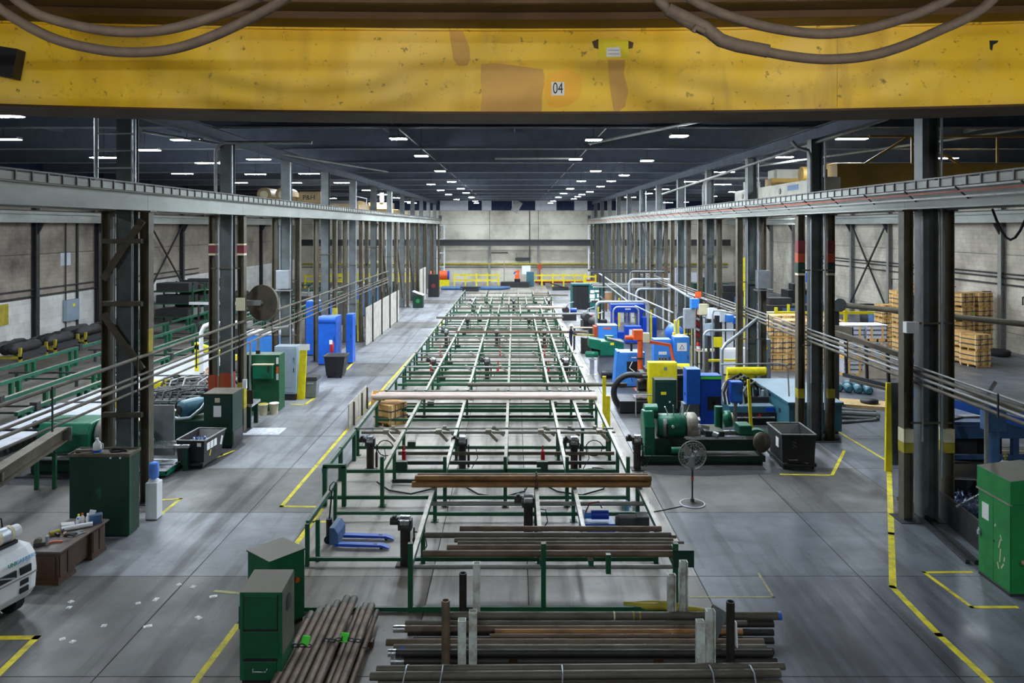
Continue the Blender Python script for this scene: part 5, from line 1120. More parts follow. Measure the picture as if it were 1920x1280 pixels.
o = T('jib_crane', 'orange jib crane with a thin side arm over the blue cabinets', 'crane', (6.2, 36.9, 0))
P('mast', B().tube((0,0,.03),(0,0,2.75),.13,14), 'orange', o); P('base_plate', B().box(-.3,-.3,0,.3,.3,.03), 'orange', o)
P('head', B().box(-.35,-.2,2.45,.12,.2,2.95), 'orange', o, None, .02); P('motor', B().tube((-.75,0,2.55),(-.35,0,2.55),.12,12), 'orange', o); P('grey_box', B().box(.1,-.3,2.35,.42,.1,2.8), 'cream', o)
P('arm', B().bar((.1,0,2.4),(1.5,.2,2.15),.14), 'orange', o); P('arm', B().bar((1.5,.2,2.2),(1.9,.0,.35),.12), 'orange', o); P('clamp', B().box(-.16,-.16,1.5,.16,.16,1.58), 'steel_dark', o); P('hanging_tool', B().tube((-.45,-.1,1.9),(-.45,-.1,2.3),.06,10), 'black', o)
# ---- green machine left of it
o = T('upset_press', 'light green machine head on a grey-green pedestal, next to the blue drive cabinet', 'machine', (5.0, 41.2, 0))
P('pedestal', B().box(-.4,-.4,0,.5,.4,1.0), 'grey_mid', o, None, .02); P('body', B().box(-.35,-.6,1.0,.95,.5,1.8), 'green_machine', o, None, .05); P('hood', B().hexa([(-.95,-.6,1.45),(-.3,-.6,1.3),(-.3,.4,1.3),(-.95,.4,1.45),(-.95,-.6,1.95),(-.3,-.6,1.85),(-.3,.4,1.85),(-.95,.4,1.95)]), 'green_machine', o, None, .02)
P('guard', B().bx((.5,-.4,1.85),(.9,.5,.06),0,.25), 'galv_dull', o); P('coupling', B().tube((-.8,0,1.2),(-.35,0,1.2),.22,14), 'black', o); P('yellow_plate', B().box(.2,-.62,1.6,.4,-.605,1.72), 'yellow', o); P('top_box', B().box(.0,.0,1.8,.45,.4,2.0), 'green_machine', o)
o = T('bench_grinder', 'pale green pedestal motor on a white stand beside the light green machine', 'grinder', (4.2, 40.6, 0))
P('stand', B().box(-.12,-.12,.02,.12,.12,.9), 'galv', o); P('foot', B().box(-.25,-.2,0,.25,.2,.02), 'galv', o); P('motor', B().lathe([(.1,-.35),(.17,-.3),(.17,.3),(.1,.35)], (0,0,1.1), (1,0,0), 16), 'green_machine', o); P('work_table', B().box(-.2,-.35,.85,.2,-.1,.9), 'galv', o)
ONE('floor_motor', B().tube((-.3,0,.22),(.3,0,.22),.2,14).box(-.3,-.2,0,.3,.2,.06), 'black', 'black motor on the floor by the grey-green pedestal', 'motor', None, 0, (4.9, 39.6, 0))
# ---- person in navy with white helmet
def figure(name, lab, loc, rz, cloth, hat, pose):
    o = T(name, lab, 'person', loc, rz)
    J = dict(pel=(0,0,.95), chest=(0,.02,1.3), neck=(0,.0,1.48), head=(0,.04,1.58), crown=(0,.03,1.72),
             shL=(-.19,0,1.42), elL=(-.26,.12,1.18), haL=(-.16,.38,1.12), shR=(.19,0,1.42), elR=(.27,.12,1.17), haR=(.2,.4,1.1),
             hipL=(-.1,0,.9), knL=(-.11,.04,.5), anL=(-.11,-.01,.09), toL=(-.12,.14,.05), hipR=(.1,0,.9), knR=(.12,.02,.5), anR=(.12,-.03,.09), toR=(.13,.12,.05))
    J.update(pose)
    R = dict(pel=.15, chest=.165, neck=.06, head=.085, crown=.075, shL=.07, elL=.05, haL=.035, shR=.07, elR=.05, haR=.035, hipL=.1, knL=.065, anL=.045, toL=.04, hipR=.1, knR=.065, anR=.045, toR=.04)
    E = [('pel','chest'),('chest','neck'),('neck','head'),('head','crown'),('chest','shL'),('shL','elL'),('elL','haL'),('chest','shR'),('shR','elR'),('elR','haR'),('pel','hipL'),('hipL','knL'),('knL','anL'),('anL','toL'),('pel','hipR'),('hipR','knR'),('knR','anR'),('anR','toR')]
    for s in 'LR':
        h = Vector(J['ha'+s]); d = (h-Vector(J['el'+s])).normalized(); sd = Vector((1,0,0))
        for k in range(4):
            J['f%s%d' % (s,k)] = tuple(h+d*(.085+.01*(k in (1,2)))+sd*(.018*(k-1.5))+Vector((0,0,-.015))); R['f%s%d' % (s,k)] = .009; E.append(('ha'+s, 'f%s%d' % (s,k)))
        J['t'+s] = tuple(h+d*.04+sd*(.05 if s == 'L' else -.05)); R['t'+s] = .01; E.append(('ha'+s,'t'+s))
    def skin(nm, keys, scale, mat, edges):
        idx = {k: i for i, k in enumerate(keys)}
        me = bpy.data.meshes.new(nm); me.from_pydata([J[k] for k in keys], [(idx[a], idx[b_]) for a, b_ in edges], []); me.materials.append(MATS[mat])
        ob = bpy.data.objects.new(nm, me); C.objects.link(ob); ob.parent = o
        ob.modifiers.new('skin', 'SKIN')
        for k in keys:
            sv = me.skin_vertices[0].data[idx[k]]; r = R[k]*scale; sv.radius = (r, r*(.75 if k in ('pel','chest') else 1)); sv.use_root = (k == keys[0])
        sub = ob.modifiers.new('sub', 'SUBSURF'); sub.levels = 1; sub.render_levels = 1
        for p in me.polygons: p.use_smooth = True
        return ob
    skin('body', list(J), .9, 'skin', E)
    ck = [k for k in J if k in ('pel','chest','shL','elL','haL','shR','elR','haR','hipL','knL','anL','hipR','knR','anR')]
    for k in ('haL','haR'):
        s = k[-1]; J[k+'0'] = J[k]; J[k] = tuple(Vector(J['el'+s]).lerp(Vector(J[k]), .82)); R[k] = .046
    skin('coverall', ck, 1.08, cloth, [e for e in E if e[0] in ck and e[1] in ck])
    hd = Vector(J['head'])
    P('hard_hat', B().lathe([(.16,-.01),(.125,.0),(.12,.05),(.09,.1),(.02,.125)], hd+Vector((0,-.005,.07)), (0,0,1), 18), hat, o)
    P('face', B().bx(hd+Vector((0,.085,.0)),(.03,.05,.05)).bx(hd+Vector((-.035,.08,.03)),(.025,.015,.012)).bx(hd+Vector((.035,.08,.03)),(.025,.015,.012)).bx(hd+Vector((0,.078,-.05)),(.05,.015,.012)), 'skin', o)
    for s in 'LR': P('boot', B().bx(Vector(J['an'+s]).lerp(Vector(J['to'+s]),.5)+Vector((0,0,-.015)),(.1,.28,.09)), 'black', o, None, .02)
    return o
figure('person', 'person in navy coveralls and a white hard hat standing at the end of a pipe', (3.62, 48.2, 0), -1.5, 'navy', 'white', {})
figure('person', 'person in a white hard hat and pale shirt bending over a machine', (-14.6, 35.2, .0), -.6, 'tan_cloth', 'white', dict(chest=(0,.22,1.24), neck=(0,.38,1.34), head=(0,.5,1.38), crown=(0,.55,1.5), shL=(-.19,.28,1.3), shR=(.19,.28,1.3), elL=(-.24,.42,1.08), elR=(.25,.42,1.06), haL=(-.15,.62,.98), haR=(.17,.62,.98)))
# ---- drums, boxes, booth
o = T('steel_drum', 'dark open drum beside the navy coveralls', 'drum', (4.6, 47.5, 0)); P('shell', B().lathe([(.4,0),(.41,.02),(.4,.3),(.41,.32),(.4,.6),(.41,.62),(.4,1.0)], n=20), 'dark_pipe', o); P('rim', B().lathe([(.41,.99),(.42,1.02),(.38,1.02)], n=20), 'black', o)
o = cab('parts_box', 'blue machine box with a rusty orange flank next to the dark drum', 'box', 5.6, 6.9, 50.2, 51.4, 1.35, 'blue_light', 1, .3, None, [(.0,1.2,.5,.12,'orange')]); P('flank', B().box(-.9,-.5,.1,-.65,.5,1.3), 'orange_rust', o); P('lid', B().box(-.68,-.62,1.35,.68,.62,1.4), 'galv_dull', o)
o = T('welding_booth', 'dark green booth with a black strip curtain and white papers pinned on its wall', 'booth', (7.05, 73.5, 0))
P('frame', B().box(-1.5,-.9,2.35,1.5,.9,2.5).box(-1.5,.8,.0,1.5,.9,2.35).box(-1.5,-.9,0,-1.4,.9,2.35).box(1.4,-.9,0,1.5,.9,2.35), 'teal_booth', o); P('front_wall', B().box(.15,-.9,0,1.4,-.85,2.35), 'teal_booth', o)
for k in range(8): P('curtain_strip', B().box(-1.38+.19*k,-.86+.02*(k%2),.05,-1.2+.19*k,-.84+.02*(k%2),2.25), 'black', o)
for (x,z,w,h) in ((.5,1.75,.4,.3),(.95,1.8,.4,.2),(.5,1.3,.5,.4),(1.1,1.35,.3,.35),(.5,.9,.4,.3),(1.0,.9,.45,.3),(.75,2.2,.35,.14)): P('paper_sheet', B().box(x-w/2,-.91,z-h/2,x+w/2,-.9,z+h/2), 'white_paper', o)
o = T('fibre_drum', 'tall brown fibre drum standing beside the booth', 'drum', (9.05, 73.2, 0)); P('shell', B().lathe([(.5,0),(.5,1.6)], n=20), 'cardboard', o); P('lid', B().lathe([(.52,1.6),(.52,1.68),(.1,1.7)], n=20), 'galv_dull', o)
o = T('work_table', 'small dark table with clutter in front of the booth', 'table', (7.9, 71, 0)); P('top', B().box(-.9,-.4,.85,.9,.4,.9), 'steel_dark', o)
for x in (-.8,.8):
    for y in (-.3,.3): P('leg', B().box(x-.03,y-.03,0,x+.03,y+.03,.85), 'steel_dark', o)
P('bin_tray', B().box(-.6,-.3,.9,.0,.2,1.05), 'black_dust', o)
for k, (x, y, h, l) in enumerate(((4.7,64.5,1.2,'dark drive machine with chrome levers at the end of the short pale pipes'),(5.9,59.0,1.3,'dark drive machine with a round chrome head before the booth'),(6.3,56.2,1.25,'dark boxy feed machine behind the parts box'))):
    o = T('feed_machine', l, 'machine', (x,y,0), .2*k, 'dark feed machines'); P('base', B().box(-.6,-.45,0,.6,.45,h*.5), 'black', o, None, .02); P('head', B().tube((-.3,-.5,h*.72),(-.3,.5,h*.72),.3,14), 'black_dust', o); P('motor', B().tube((.1,0,h*.7),(.65,0,h*.7),.2,12), ['blue_deep','maroon','black'][k], o); P('lever', B().path([(-.3,0,h*.9),(-.1,0,h*1.2),(.4,0,h*1.3)], .04, 6), 'galv', o); P('chrome_head', B().lathe([(.18,0),(.18,.1),(.1,.14)], (-.3,0,h), n=14), 'bright_steel', o)
# ---- blue presses in the middle distance
o = T('hydraulic_press', 'deep blue press frame with a dark opening among the pipe arches', 'press', (8.1, 54.0, 0))
P('base', B().box(-1.1,-.6,0,1.1,.6,.5), 'blue_deep', o, None, .02); P('column', B().box(-1.1,-.5,.5,-.7,.5,1.9), 'blue_deep', o); P('column', B().box(.7,-.5,.5,1.1,.5,1.9), 'blue_deep', o); P('crown_beam', B().box(-1.2,-.6,1.9,1.2,.6,2.5), 'blue_deep', o, None, .03); P('ram', B().tube((0,0,1.1),(0,0,1.9),.2,14), 'bright_steel', o); P('nameplate', B().box(-.2,-.62,2.1,.2,-.6,2.2), 'white', o); P('red_light', B().box(-.85,-.62,1.4,-.75,-.5,1.5), 'red', o)
cab('power_cabinet', 'deep blue low cabinet with a white notice, in front of the press', 'cabinet', 7.6, 8.7, 51.2, 52.0, 1.2, 'blue_deep', 2, .06, None, [(-.2,.8,.2,.4,'white')])
cab('power_cabinet', 'deep blue cabinet under the slanting pipes, past the press', 'cabinet', 9.1, 10.1, 53, 54, 1.6, 'blue_deep', 2)
o = T('air_tank', 'shiny blue round-ended tank lying among the pipe arches', 'tank', (10.2, 47.6, 0)); P('shell', B().lathe([(.1,-.75),(.4,-.65),(.55,-.45),(.55,.45),(.4,.65),(.1,.75)], (0,0,1.25), (0,1,0), 22), 'blue', o); P('saddle', B().box(-.45,-.4,0,.45,-.25,.8).box(-.45,.25,0,.45,.4,.8), 'black', o)
for s in (-.2,.2): P('band', B().lathe([(.56,-.03),(.56,.03)], (0,s,1.25), (0,1,0), 22), 'blue_light', o)
o = T('signal_column', 'yellow safety box on a slim stand under the pipe arch', 'safety box', (9.6, 44.4, 0)); P('box', B().box(-.2,-.12,1.3,.2,.12,1.75), 'yellow', o, None, .02); P('upper_box', B().box(-.12,-.1,1.75,.18,.1,2.5), 'yellow', o, None, .02); P('stand', B().box(-.08,-.08,0,.08,.08,1.3), 'yellow', o)
o = T('step_ladder', 'white step ladder standing before the blue cabinets', 'ladder', (9.35, 42.6, 0))
for x in (-.28,.28): P('rail', B().bar((x*1.2,-.35,0),(x*.8,.0,1.7),.05), 'white', o); P('rear_leg', B().bar((x*1.1,.55,0),(x*.8,.05,1.7),.04), 'white', o)
for k in range(5): P('step', B().box(-.3,-.33+.07*k,.25+.3*k,.3,-.22+.07*k,.28+.3*k), 'white', o)
P('platform', B().box(-.26,-.1,1.68,.26,.2,1.73), 'white', o)
# yellow ladder-like rail and columns, extinguisher
o = T('guard_rail', 'yellow guard rail of tall thin uprights by the red and white striped post', 'rail', (9.95, 42.7, 0))
for x in (-.25,.22): P('upright', B().box(x-.035,-.035,0,x+.035,.035,2.9), 'yellow', o)
for z in (.9,1.9): P('rung', B().box(-.25,-.025,z-.03,.22,.025,z+.03), 'yellow', o)
o = T('guard_rail', 'low yellow barrier rail behind the deep-blue control cabinet', 'rail', (9.9, 36.2, 0)); P('top_rail', B().box(-.7,-.04,1.5,.9,.04,1.6), 'yellow', o); P('post', B().box(-.7,-.05,0,-.6,.05,1.5), 'yellow', o); P('post', B().box(.8,-.05,0,.9,.05,1.5), 'yellow', o)
o = T('striped_post', 'red and white striped post with a red fire extinguisher hung on it', 'post', (10.4, 42.5, 0)); P('post', B().box(-.09,-.09,0,.09,.09,3.9), 'steel_brown', o)
for k in range(6): P('stripe', B().bx((0,-.093,1.9+.3*k),(.22,.006,.12),0,.5), 'white' if k % 2 else 'red', o)
P('backing', B().box(-.1,-.092,1.7,.1,-.089,3.7), 'maroon', o); P('orange_sign', B().box(-.16,-.11,4.0,.2,-.1,4.35), 'orange', o)
q = T('fire_extinguisher', 'red fire extinguisher with a white label hung on the striped post', 'extinguisher', (10.4, 42.32, .95)); P('cylinder', B().lathe([(.09,0),(.1,.02),(.1,.45),(.05,.53),(.03,.56)], n=14), 'red', q); P('label', B().tube((0,0,.15),(0,0,.32),.102,14), 'white', q); P('valve', B().box(-.04,-.03,.56,.1,.03,.62), 'black', q)
# coloured floor-to-waist yellow columns among arches
for k, (px, py, h, l) in enumerate(((1121,625,2.0,'stubby yellow guard column beside the parts box'),(1199,600,2.8,'slim yellow guard column behind the press'),(1232,612,2.9,'thick yellow guard column past the press'),(1161,612,2.3,'yellow guard column in front of the dark pipe frame'),(1221,640,2.2,'yellow guard column before the slanting pipes'),(1192,632,1.6,'short yellow guard column beside the white notice'))):
    p = at(px, py); ONE('guard_post', B().tube((0,0,0),(0,0,h),.1 if k in (0,2) else .07,10), 'yellow', l, 'post', 'yellow guard columns among the machines', 0, p)
# ---- bent galvanised pipework
arch('low bent pipe arch over the parts box with its rounded end toward the racks', 5.75, 9.4, 52.6, 2.75, .1)
arch('wide pipe arch over the deep blue press', 8.6, 12.0, 56, 4.1, .09)
arch('inner pipe arch below the wide one over the press', 8.9, 12.2, 54.6, 3.5, .08)
arch('slim pipe arch over the white notice cabinet', 7.0, 8.8, 53.0, 2.35, .06)
arch('thin white pipe arch in front of the white helmet side cabinets', 9.2, 13.0, 42.5, 2.9, .05)
arch('pipe arch ahead of the step ladder, running to the control boxes', 10.0, 13.4, 39.5, 2.55, .06)
gal('thin dark pipe running level from the columns over the press', [(11.2,56,4.7),(8.9,56.2,4.7),(8.7,56.2,4.6),(8.7,56.2,0)], .04, 'galv_dull')
gal('galvanised pipe slanting down toward the blue tank, upper one', [(6.8,61,4.3),(8.3,55,3.2),(10.4,49,2.4)], .055)
gal('galvanised pipe slanting down toward the blue tank, lower one', [(7.1,60,3.6),(8.4,54,2.5),(10.5,48.4,1.6)], .045)
gal('fat galvanised pipe sloping past the green gas bottle', [(10.3,50,4.15),(10.9,47.4,3.7),(11.15,46.9,3.55),(11.2,46.7,3.3),(11.2,46.7,0)], .09)
gal('galvanised pipe bent over the deep-blue control cabinet and up to the columns', [(8.6,31,1.4),(8.6,31,2.9),(8.75,31,3.15),(9.0,31.2,3.25),(11.1,34,3.9)], .07)
gal('thin pipe rail bent down beside the banded column, over the hose bundle', [(7.9,28.6,2.75),(10.0,28.3,2.85),(10.25,28.3,2.8),(10.35,28.3,2.6),(10.4,28.3,1.6)], .03)
gal('white pipe crossing in front of the control boxes to the junction post', [(10.6,40,0),(10.6,40,3.3),(10.65,39.9,3.55),(10.9,39.6,3.6),(12.0,38,3.4),(12.6,37.5,3.3)], .05)
gal('white pipe crossing behind the yellow sign to the junction post', [(10.2,44,4.1),(12.8,39,3.3)], .05)
o = T('pipe_gantry', 'dark steel frame carrying bent pipes above the machine row', 'frame', (8.6, 60, 0))
for x in (-1.6,1.6):
    for y in (-1.2,1.2): P('post', B().box(x-.08,y-.08,0,x+.08,y+.08,4.4), 'steel_dark', o)
for y in (-1.2,1.2): P('beam', B().box(-2.6,y-.08,4.4,3.6,y+.08,4.55), 'steel_dark', o)
for k in range(5): P('cross_pipe', B().tube((-2.4,-1.4+.7*k,3.3+.12*(k%2)),(2.6,-1.4+.7*k,3.3+.12*(k%2)),.05,8), 'galv_dull', o)
P('side_beam', B().box(-1.65,-1.3,2.3,-1.55,1.3,2.4), 'galv_dull', o)
# gas bottle, boxes on the column line
o = T('gas_bottle', 'dark green gas bottle standing high on the pipe frame side', 'gas bottle', (12.9, 56, 0)); P('cylinder', B().lathe([(.14,0),(.15,.02),(.15,1.2),(.06,1.4),(.05,1.5)], (0,0,1.6), n=14), 'green', o); P('stand', B().box(-.2,-.2,0,.2,.2,1.6), 'steel_dark', o)
for k, (px, z0, z1, w, m, l) in enumerate(((1292,2.3,3.42,.6,'galv','grey slanted transformer box beside the yellow uprights'),(1302,3.45,4.0,.45,'blue_light','light blue control box in the row along the columns'),(1318,3.1,3.7,.55,'cream','cream valve box in the row along the columns'),(1334,2.9,3.5,.5,'white','white valve box beside the cream one'),(1351,2.75,3.4,.45,'white','larger white valve box in the row along the columns'),(1366,2.75,3.15,.4,'blue_light','small blue box ending the row of valve boxes'),(1383,2.65,3.0,.35,'blue','second small blue box ending the row of valve boxes'),(1334,2.05,2.7,.75,'grey_cabinet','grey hood below the white valve boxes'))):
    y = 42.1-.12*k; x = ax(px, y); h = z1-z0; z = (z0+z1)/2
    o = T('control_box', l, 'control box', (x,y,0), .1*k, 'boxes along the columns'); P('box', B().box(-w/2,-.2,z-h/2,w/2,.2,z+h/2), m, o, None, .015); P('bracket', B().box(-.03,.2,0,.03,.26,z), 'steel_dark', o); P('cover', B().box(-w/2+.04,-.215,z-h/2+.04,w/2-.04,-.2,z+h/2-.04), m, o)
cab('control_cabinet', 'grey cabinet with a yellow label standing behind the junction post', 'cabinet', 12.1, 12.9, 37.6, 38.2, 2.35, 'grey_cabinet', 1, .06, None, [(.0,1.9,.5,.12,'yellow')])
cab('appliance_cabinet', 'plain white cabinet beside the crates and the column', 'cabinet', 11.2, 12.2, 40.4, 41.0, 1.4, 'white', 1, .06, None, None, None, None, False)
cab('appliance_cabinet', 'plain white cabinet half behind the dark column leg', 'cabinet', 12.4, 13.2, 40.6, 41.2, 1.4, 'white', 1, .06, None, None, None, None, False)
o = T('yellow_sign', 'blank bright yellow sign on a post above the white bench', 'sign', (11.0, 40.5, 0)); P('post', B().box(-.12,.02,0,.12,.2,3.2), 'black', o); P('board', B().box(-.26,-.02,1.5,.26,.02,2.05), 'yellow', o)
o = T('work_bench', 'pale bench with dark tools behind the bent pipe', 'bench', (11.2, 42.4, 0)); P('top', B().box(-.9,-.4,1.0,.9,.4,1.06), 'cream', o)
for x in (-.8,.8):
    for y in (-.3,.3): P('leg', B().box(x-.04,y-.04,0,x+.04,y+.04,1.0), 'cream', o)
P('shelf', B().box(-.85,-.35,.3,.85,.35,.34), 'steel_dark', o); P('vice', B().box(.2,-.2,1.06,.6,.1,1.25), 'steel_dark', o, None, .02)
# ---- hose bundle machine and blue grey machine
o = T('hydraulic_manifold', 'dark hydraulic manifold with big looping hoses behind the scrap hopper', 'machine', (9.9, 31.2, 0))
P('block', B().box(-1.2,-.9,.0,.65,.8,.75), 'teal_machine', o, None, .03); P('plinth_dark', B().box(-1.3,-1.0,0,.7,-.9,.5), 'black', o); P('valve_row', B().box(-.7,-.4,.75,.6,.2,1.0), 'black', o, None, .02)
for k in range(7):
    x = -.9+.15*k; hh = 1.9-.08*abs(k-2)
    P('hydraulic_hose', B().path([(x-.5,-.6,.75),(x-.55,-.5,1.2),(x-.3,-.3,hh-.15),(x+.1,-.1,hh),(x+.4,0,hh-.3),(x+.55,0,1.3),(x+.55,-.1,.95)], .05, 8), 'rubber' if k % 3 else 'galv_dull', o)
for k in range(5): P('valve', B().tube((-.5+.3*k,-.2,1.0),(-.5+.3*k,-.2,1.25),.07,10), 'galv' if k % 2 else 'black', o)
P('blue_panel', B().box(.25,-1.02,.55,.6,-1.0,.72), 'blue_deep', o); P('red_valve', B().tube((.0,-1.05,.4),(.0,-.98,.4),.06,10), 'red', o); P('chrome_rail', B().tube((-1.0,-1.05,.32),(.6,-1.05,.32),.04,8), 'bright_steel', o)
o = T('yellow_cylinder', 'horizontal yellow hydraulic cylinder poking out beside the thin leaning post', 'cylinder', (10.8, 34.5, 0)); P('barrel', B().tube((-1.0,0,1.35),(.75,0,1.35),.2,18), 'yellow', o); P('lower_barrel', B().tube((-1.0,.1,.95),(.3,.1,.95),.18,18), 'yellow', o); P('end_cap', B().tube((.75,0,1.35),(.8,0,1.35),.21,18), 'yellow_dull', o); P('cradle', B().box(-.9,-.2,0,-.6,.3,.95).box(.0,-.2,0,.2,.3,.8), 'black', o)
o = T('yellow_cylinder', 'stacked yellow cylinders beside the yellow control cabinet', 'cylinder', (7.0, 33.2, 0)); P('barrel', B().tube((-.4,0,1.75),(.75,0,1.75),.2,18), 'yellow', o); P('barrel', B().tube((-.4,0,1.1),(.75,0,1.1),.3,18), 'yellow', o); P('cradle', B().box(-.2,-.2,0,.5,.2,.82), 'black', o); P('block', B().box(-.45,-.3,1.35,.2,.3,1.56), 'black', o)
o = T('machine_bed', 'long teal machine bed with a pale dusty slab top behind the scrap hopper', 'machine', (11.3, 30.75, 0)); P('body', B().box(-.7,-1.9,.1,1.35,2.6,1.15), 'teal_machine', o, None, .02); P('top_slab', B().box(-.75,-1.95,1.15,1.4,2.65,1.25), 'teal_machine', o, None, .01); P('plinth', B().box(-.6,-1.8,0,1.25,2.5,.1), 'black', o); P('side_door', B().box(-.6,-1.92,.25,.2,-1.9,.95), 'teal_machine', o); P('round_boss', B().tube((-.72,-.9,.7),(-.7,-.9,.7),.1,14), 'black', o)
# ================================================================= DESK SIDE MACHINES AND AISLE
o = cab('control_cabinet', 'dark green cabinet with a white sheet taped on, before the orange-painted column', 'cabinet', -11.25, -10.2, 27.0, 28.0, 1.96, 'green_dark', 1, .06, None, [(-.02,1.35,.28,.4,'white_paper'),(-.02,1.75,.18,.16,'cream')], None, None, False)
P('black_base', B().box(-.5,-.45,.06,.54,.5,.6), 'black', o); P('dusty_lid', B().box(-.54,-.52,1.96,.54,.52,1.99), 'steel_brown', o)
o = T('pump_bench', 'green machine bench carrying a grey-blue motor, beside the cabinet with the white sheet', 'machine', (-12.1, 27.6, 0))
P('bench', B().box(-.75,-.45,.05,.85,.5,.95), 'green_dark', o, None, .02); P('bench_top', B().box(-.8,-.5,.95,.85,.55,1.0), 'green', o)
P('motor', B().lathe([(.12,-.5),(.28,-.42),(.32,-.3),(.32,.35),(.26,.5)], (.15,.0,1.36), (.5,.85,0), 20), 'teal_machine', o); P('motor_eye', B().tube((-.12,-.46,1.36),(-.1,-.43,1.36),.16,16), 'black', o)
P('cable_loop', B().path([(-.4,-.4,1.1),(-.1,-.5,1.05),(.3,-.45,1.08),(.6,-.2,1.35),(.65,0,1.5)], .06, 8), 'galv', o); P('white_box', B().box(-.72,-.42,1.0,-.3,-.05,1.3), 'cream', o, None, .01); P('red_button', B().tube((-.82,-.2,1.15),(-.74,-.2,1.15),.07,10), 'red', o)
o = T('green_column_box', 'narrow green steel box with a fin behind the grey-blue motor', 'machine', (-11.9, 30.5, 0)); P('box', B().box(-.35,-.3,0,.35,.3,1.9), 'green_machine', o, None, .02); P('fin', B().box(-.1,-.35,1.9,.1,.2,2.4), 'green_machine', o, None, .02)
# gearbox lathe behind first column
o = T('gearbox_machine', 'dark green gearbox machine with a rounded top behind the first desk side column', 'machine', (-14.6, 24.9, 0))
P('base', B().box(-1.1,-.7,.05,1.4,.8,.7), 'green_dark', o, None, .03); P('gearbox', B().prism([(-.7,.7),(.7,.7),(.75,1.3),(.55,1.62),(-.55,1.62),(-.75,1.3)], 'x', -.9, .8), 'green_machine', o, None, .05)
P('badge', B().box(-.4,-.77,1.05,-.1,-.755,1.2), 'orange', o); P('tray', B().box(-1.5,-1.0,.55,1.6,-.65,.6), 'galv_dull', o); P('ball_knob', B().lathe([(.02,-.14),(.1,-.1),(.14,0),(.1,.1),(.02,.14)], (-1.05,-.5,1.55), n=14), 'black', o)
P('chrome_arm', B().bar((-1.0,-.45,1.6),(.2,-.2,1.75),.06), 'bright_steel', o); P('drive_wheel', B().lathe([(.5,0),(.55,.05),(.55,.2),(.3,.25)], (.85,0,1.15), (1,0,0), 22), 'galv_dull', o); P('oil_drip_pan', B().box(-1.6,-1.1,0,1.7,.9,.05), 'steel_dark', o)
P('spout', B().tube((1.3,-.5,.6),(1.5,-.7,1.2),.1,10), 'bright_steel', o)
o = T('threading_machine', 'green threading machine with a white spoked handwheel and a drip pan, behind the water cooler', 'machine', (-12.1, 24.6, 0))
P('pan', B().box(-1.2,-.8,.08,1.0,.8,.14).box(-1.2,-.8,.14,1.0,-.76,.22).box(.96,-.8,.14,1.0,.8,.22), 'green_machine', o); P('pan_liquid', B().box(-1.1,-.7,.14,.9,.7,.16), 'film', o); P('pan_feet', B().box(-1.1,-.7,0,-1.0,.7,.08).box(.8,-.7,0,.9,.7,.08), 'black', o)
P('body', B().box(-.9,-.5,.3,-.1,.5,1.0), 'green_machine', o, None, .04); P('post', B().lathe([(.18,1.0),(.16,1.5),(.2,1.55),(.24,1.58)], (-.2,.2,0), n=16), 'green_machine', o); P('dish_rim', B().lathe([(.2,0),(.26,.02),(.24,.05)], (-.2,.2,1.6), n=18), 'cream', o)
b = B(); b.path([(.0+.32*math.cos(t),-.56,.55+.32*math.sin(t)) for t in [k*math.pi/10 for k in range(20)]], .022, 6, True)
for k in range(5): b.bar((0,-.56,.55),(.32*math.cos(k*1.257),-.56,.55+.32*math.sin(k*1.257)),.03)
P('handwheel', b, 'white', o, None, 0, (-.35,0,0)); P('bed_rail', B().box(-.1,-.1,.75,1.4,.0,.85).box(-.1,.35,.75,1.4,.45,.85), 'bright_steel', o); P('bed_leg', B().box(1.2,-.1,0,1.3,.45,.75), 'green_dark', o); P('chrome_chute', B().bx((.1,-.3,1.2),(.5,.3,.04),0,.6), 'bright_steel', o); P('stand_plate', B().box(-.7,.6,.3,.6,.66,2.0), 'grey_mid', o)
# cluttered pipe machines past it
for k, (x, y, m, l) in enumerate(((-14.2,30.0,'steel_dark','black pipe-handling machine deep in the desk side row, full of tubes'),(-14.0,32.8,'galv_dull','dark conveyor mechanism behind the pale-shirted worker'))):
    o = T('tube_machine', l, 'machine', (x,y,0)); P('frame', B().box(-1.3,-.9,.0,1.5,.9,.7), 'black', o, None, .03); P('valve_bank', B().box(-.9,-.5,.7,1.2,.5,1.05), 'black_dust', o, None, .02); rn = random.Random(k)
    for j in range(9): P('tube', B().path([(-1.3+.3*j,-.7+.1*rn.random(),.8),(-1.2+.3*j,-.4,1.2+.3*rn.random()),(-.9+.3*j,.3,1.3+.2*rn.random()),(-.7+.3*j,.6,.9)], .045, 6), m if j % 2 else 'black', o)
    for j in range(4): P('bright_rail', B().bar((-1.3,-.8+.4*j,1.15+.08*j),(1.7,-.7+.4*j,1.2+.08*j),.07), 'bright_steel', o)
    P('yellow_guard' if k else 'yellow_valves', B().box(-1.9,-.6,.9,-1.3,.0,1.3) if k else B().tube((-1.6,-.5,.9),(-1.2,-.4,1.2),.14,10).tube((-1.7,-.3,1.0),(-1.4,-.5,1.35),.1,10), 'yellow', o)
o = T('yellow_machine', 'yellow machine frame beside the pale-shirted worker', 'machine', (-15.2, 37.0, 0)); P('post', B().box(-.6,-.15,0,-.3,.15,2.2), 'yellow', o); P('arm', B().hexa([(-.6,-.15,2.0),(1.4,-.15,1.4),(1.4,.15,1.4),(-.6,.15,2.0),(-.6,-.15,2.3),(1.4,-.15,1.65),(1.4,.15,1.65),(-.6,.15,2.3)]), 'yellow', o); P('base', B().box(-.8,-.4,0,1.5,.4,.5), 'grey_mid', o); P('gauge_box', B().box(.2,-.3,.5,1.2,.1,1.2), 'cream', o); 
for q in (.45,.85): P('gauge', B().tube((q,-.32,.95),(q,-.3,.95),.12,12), 'black', o)
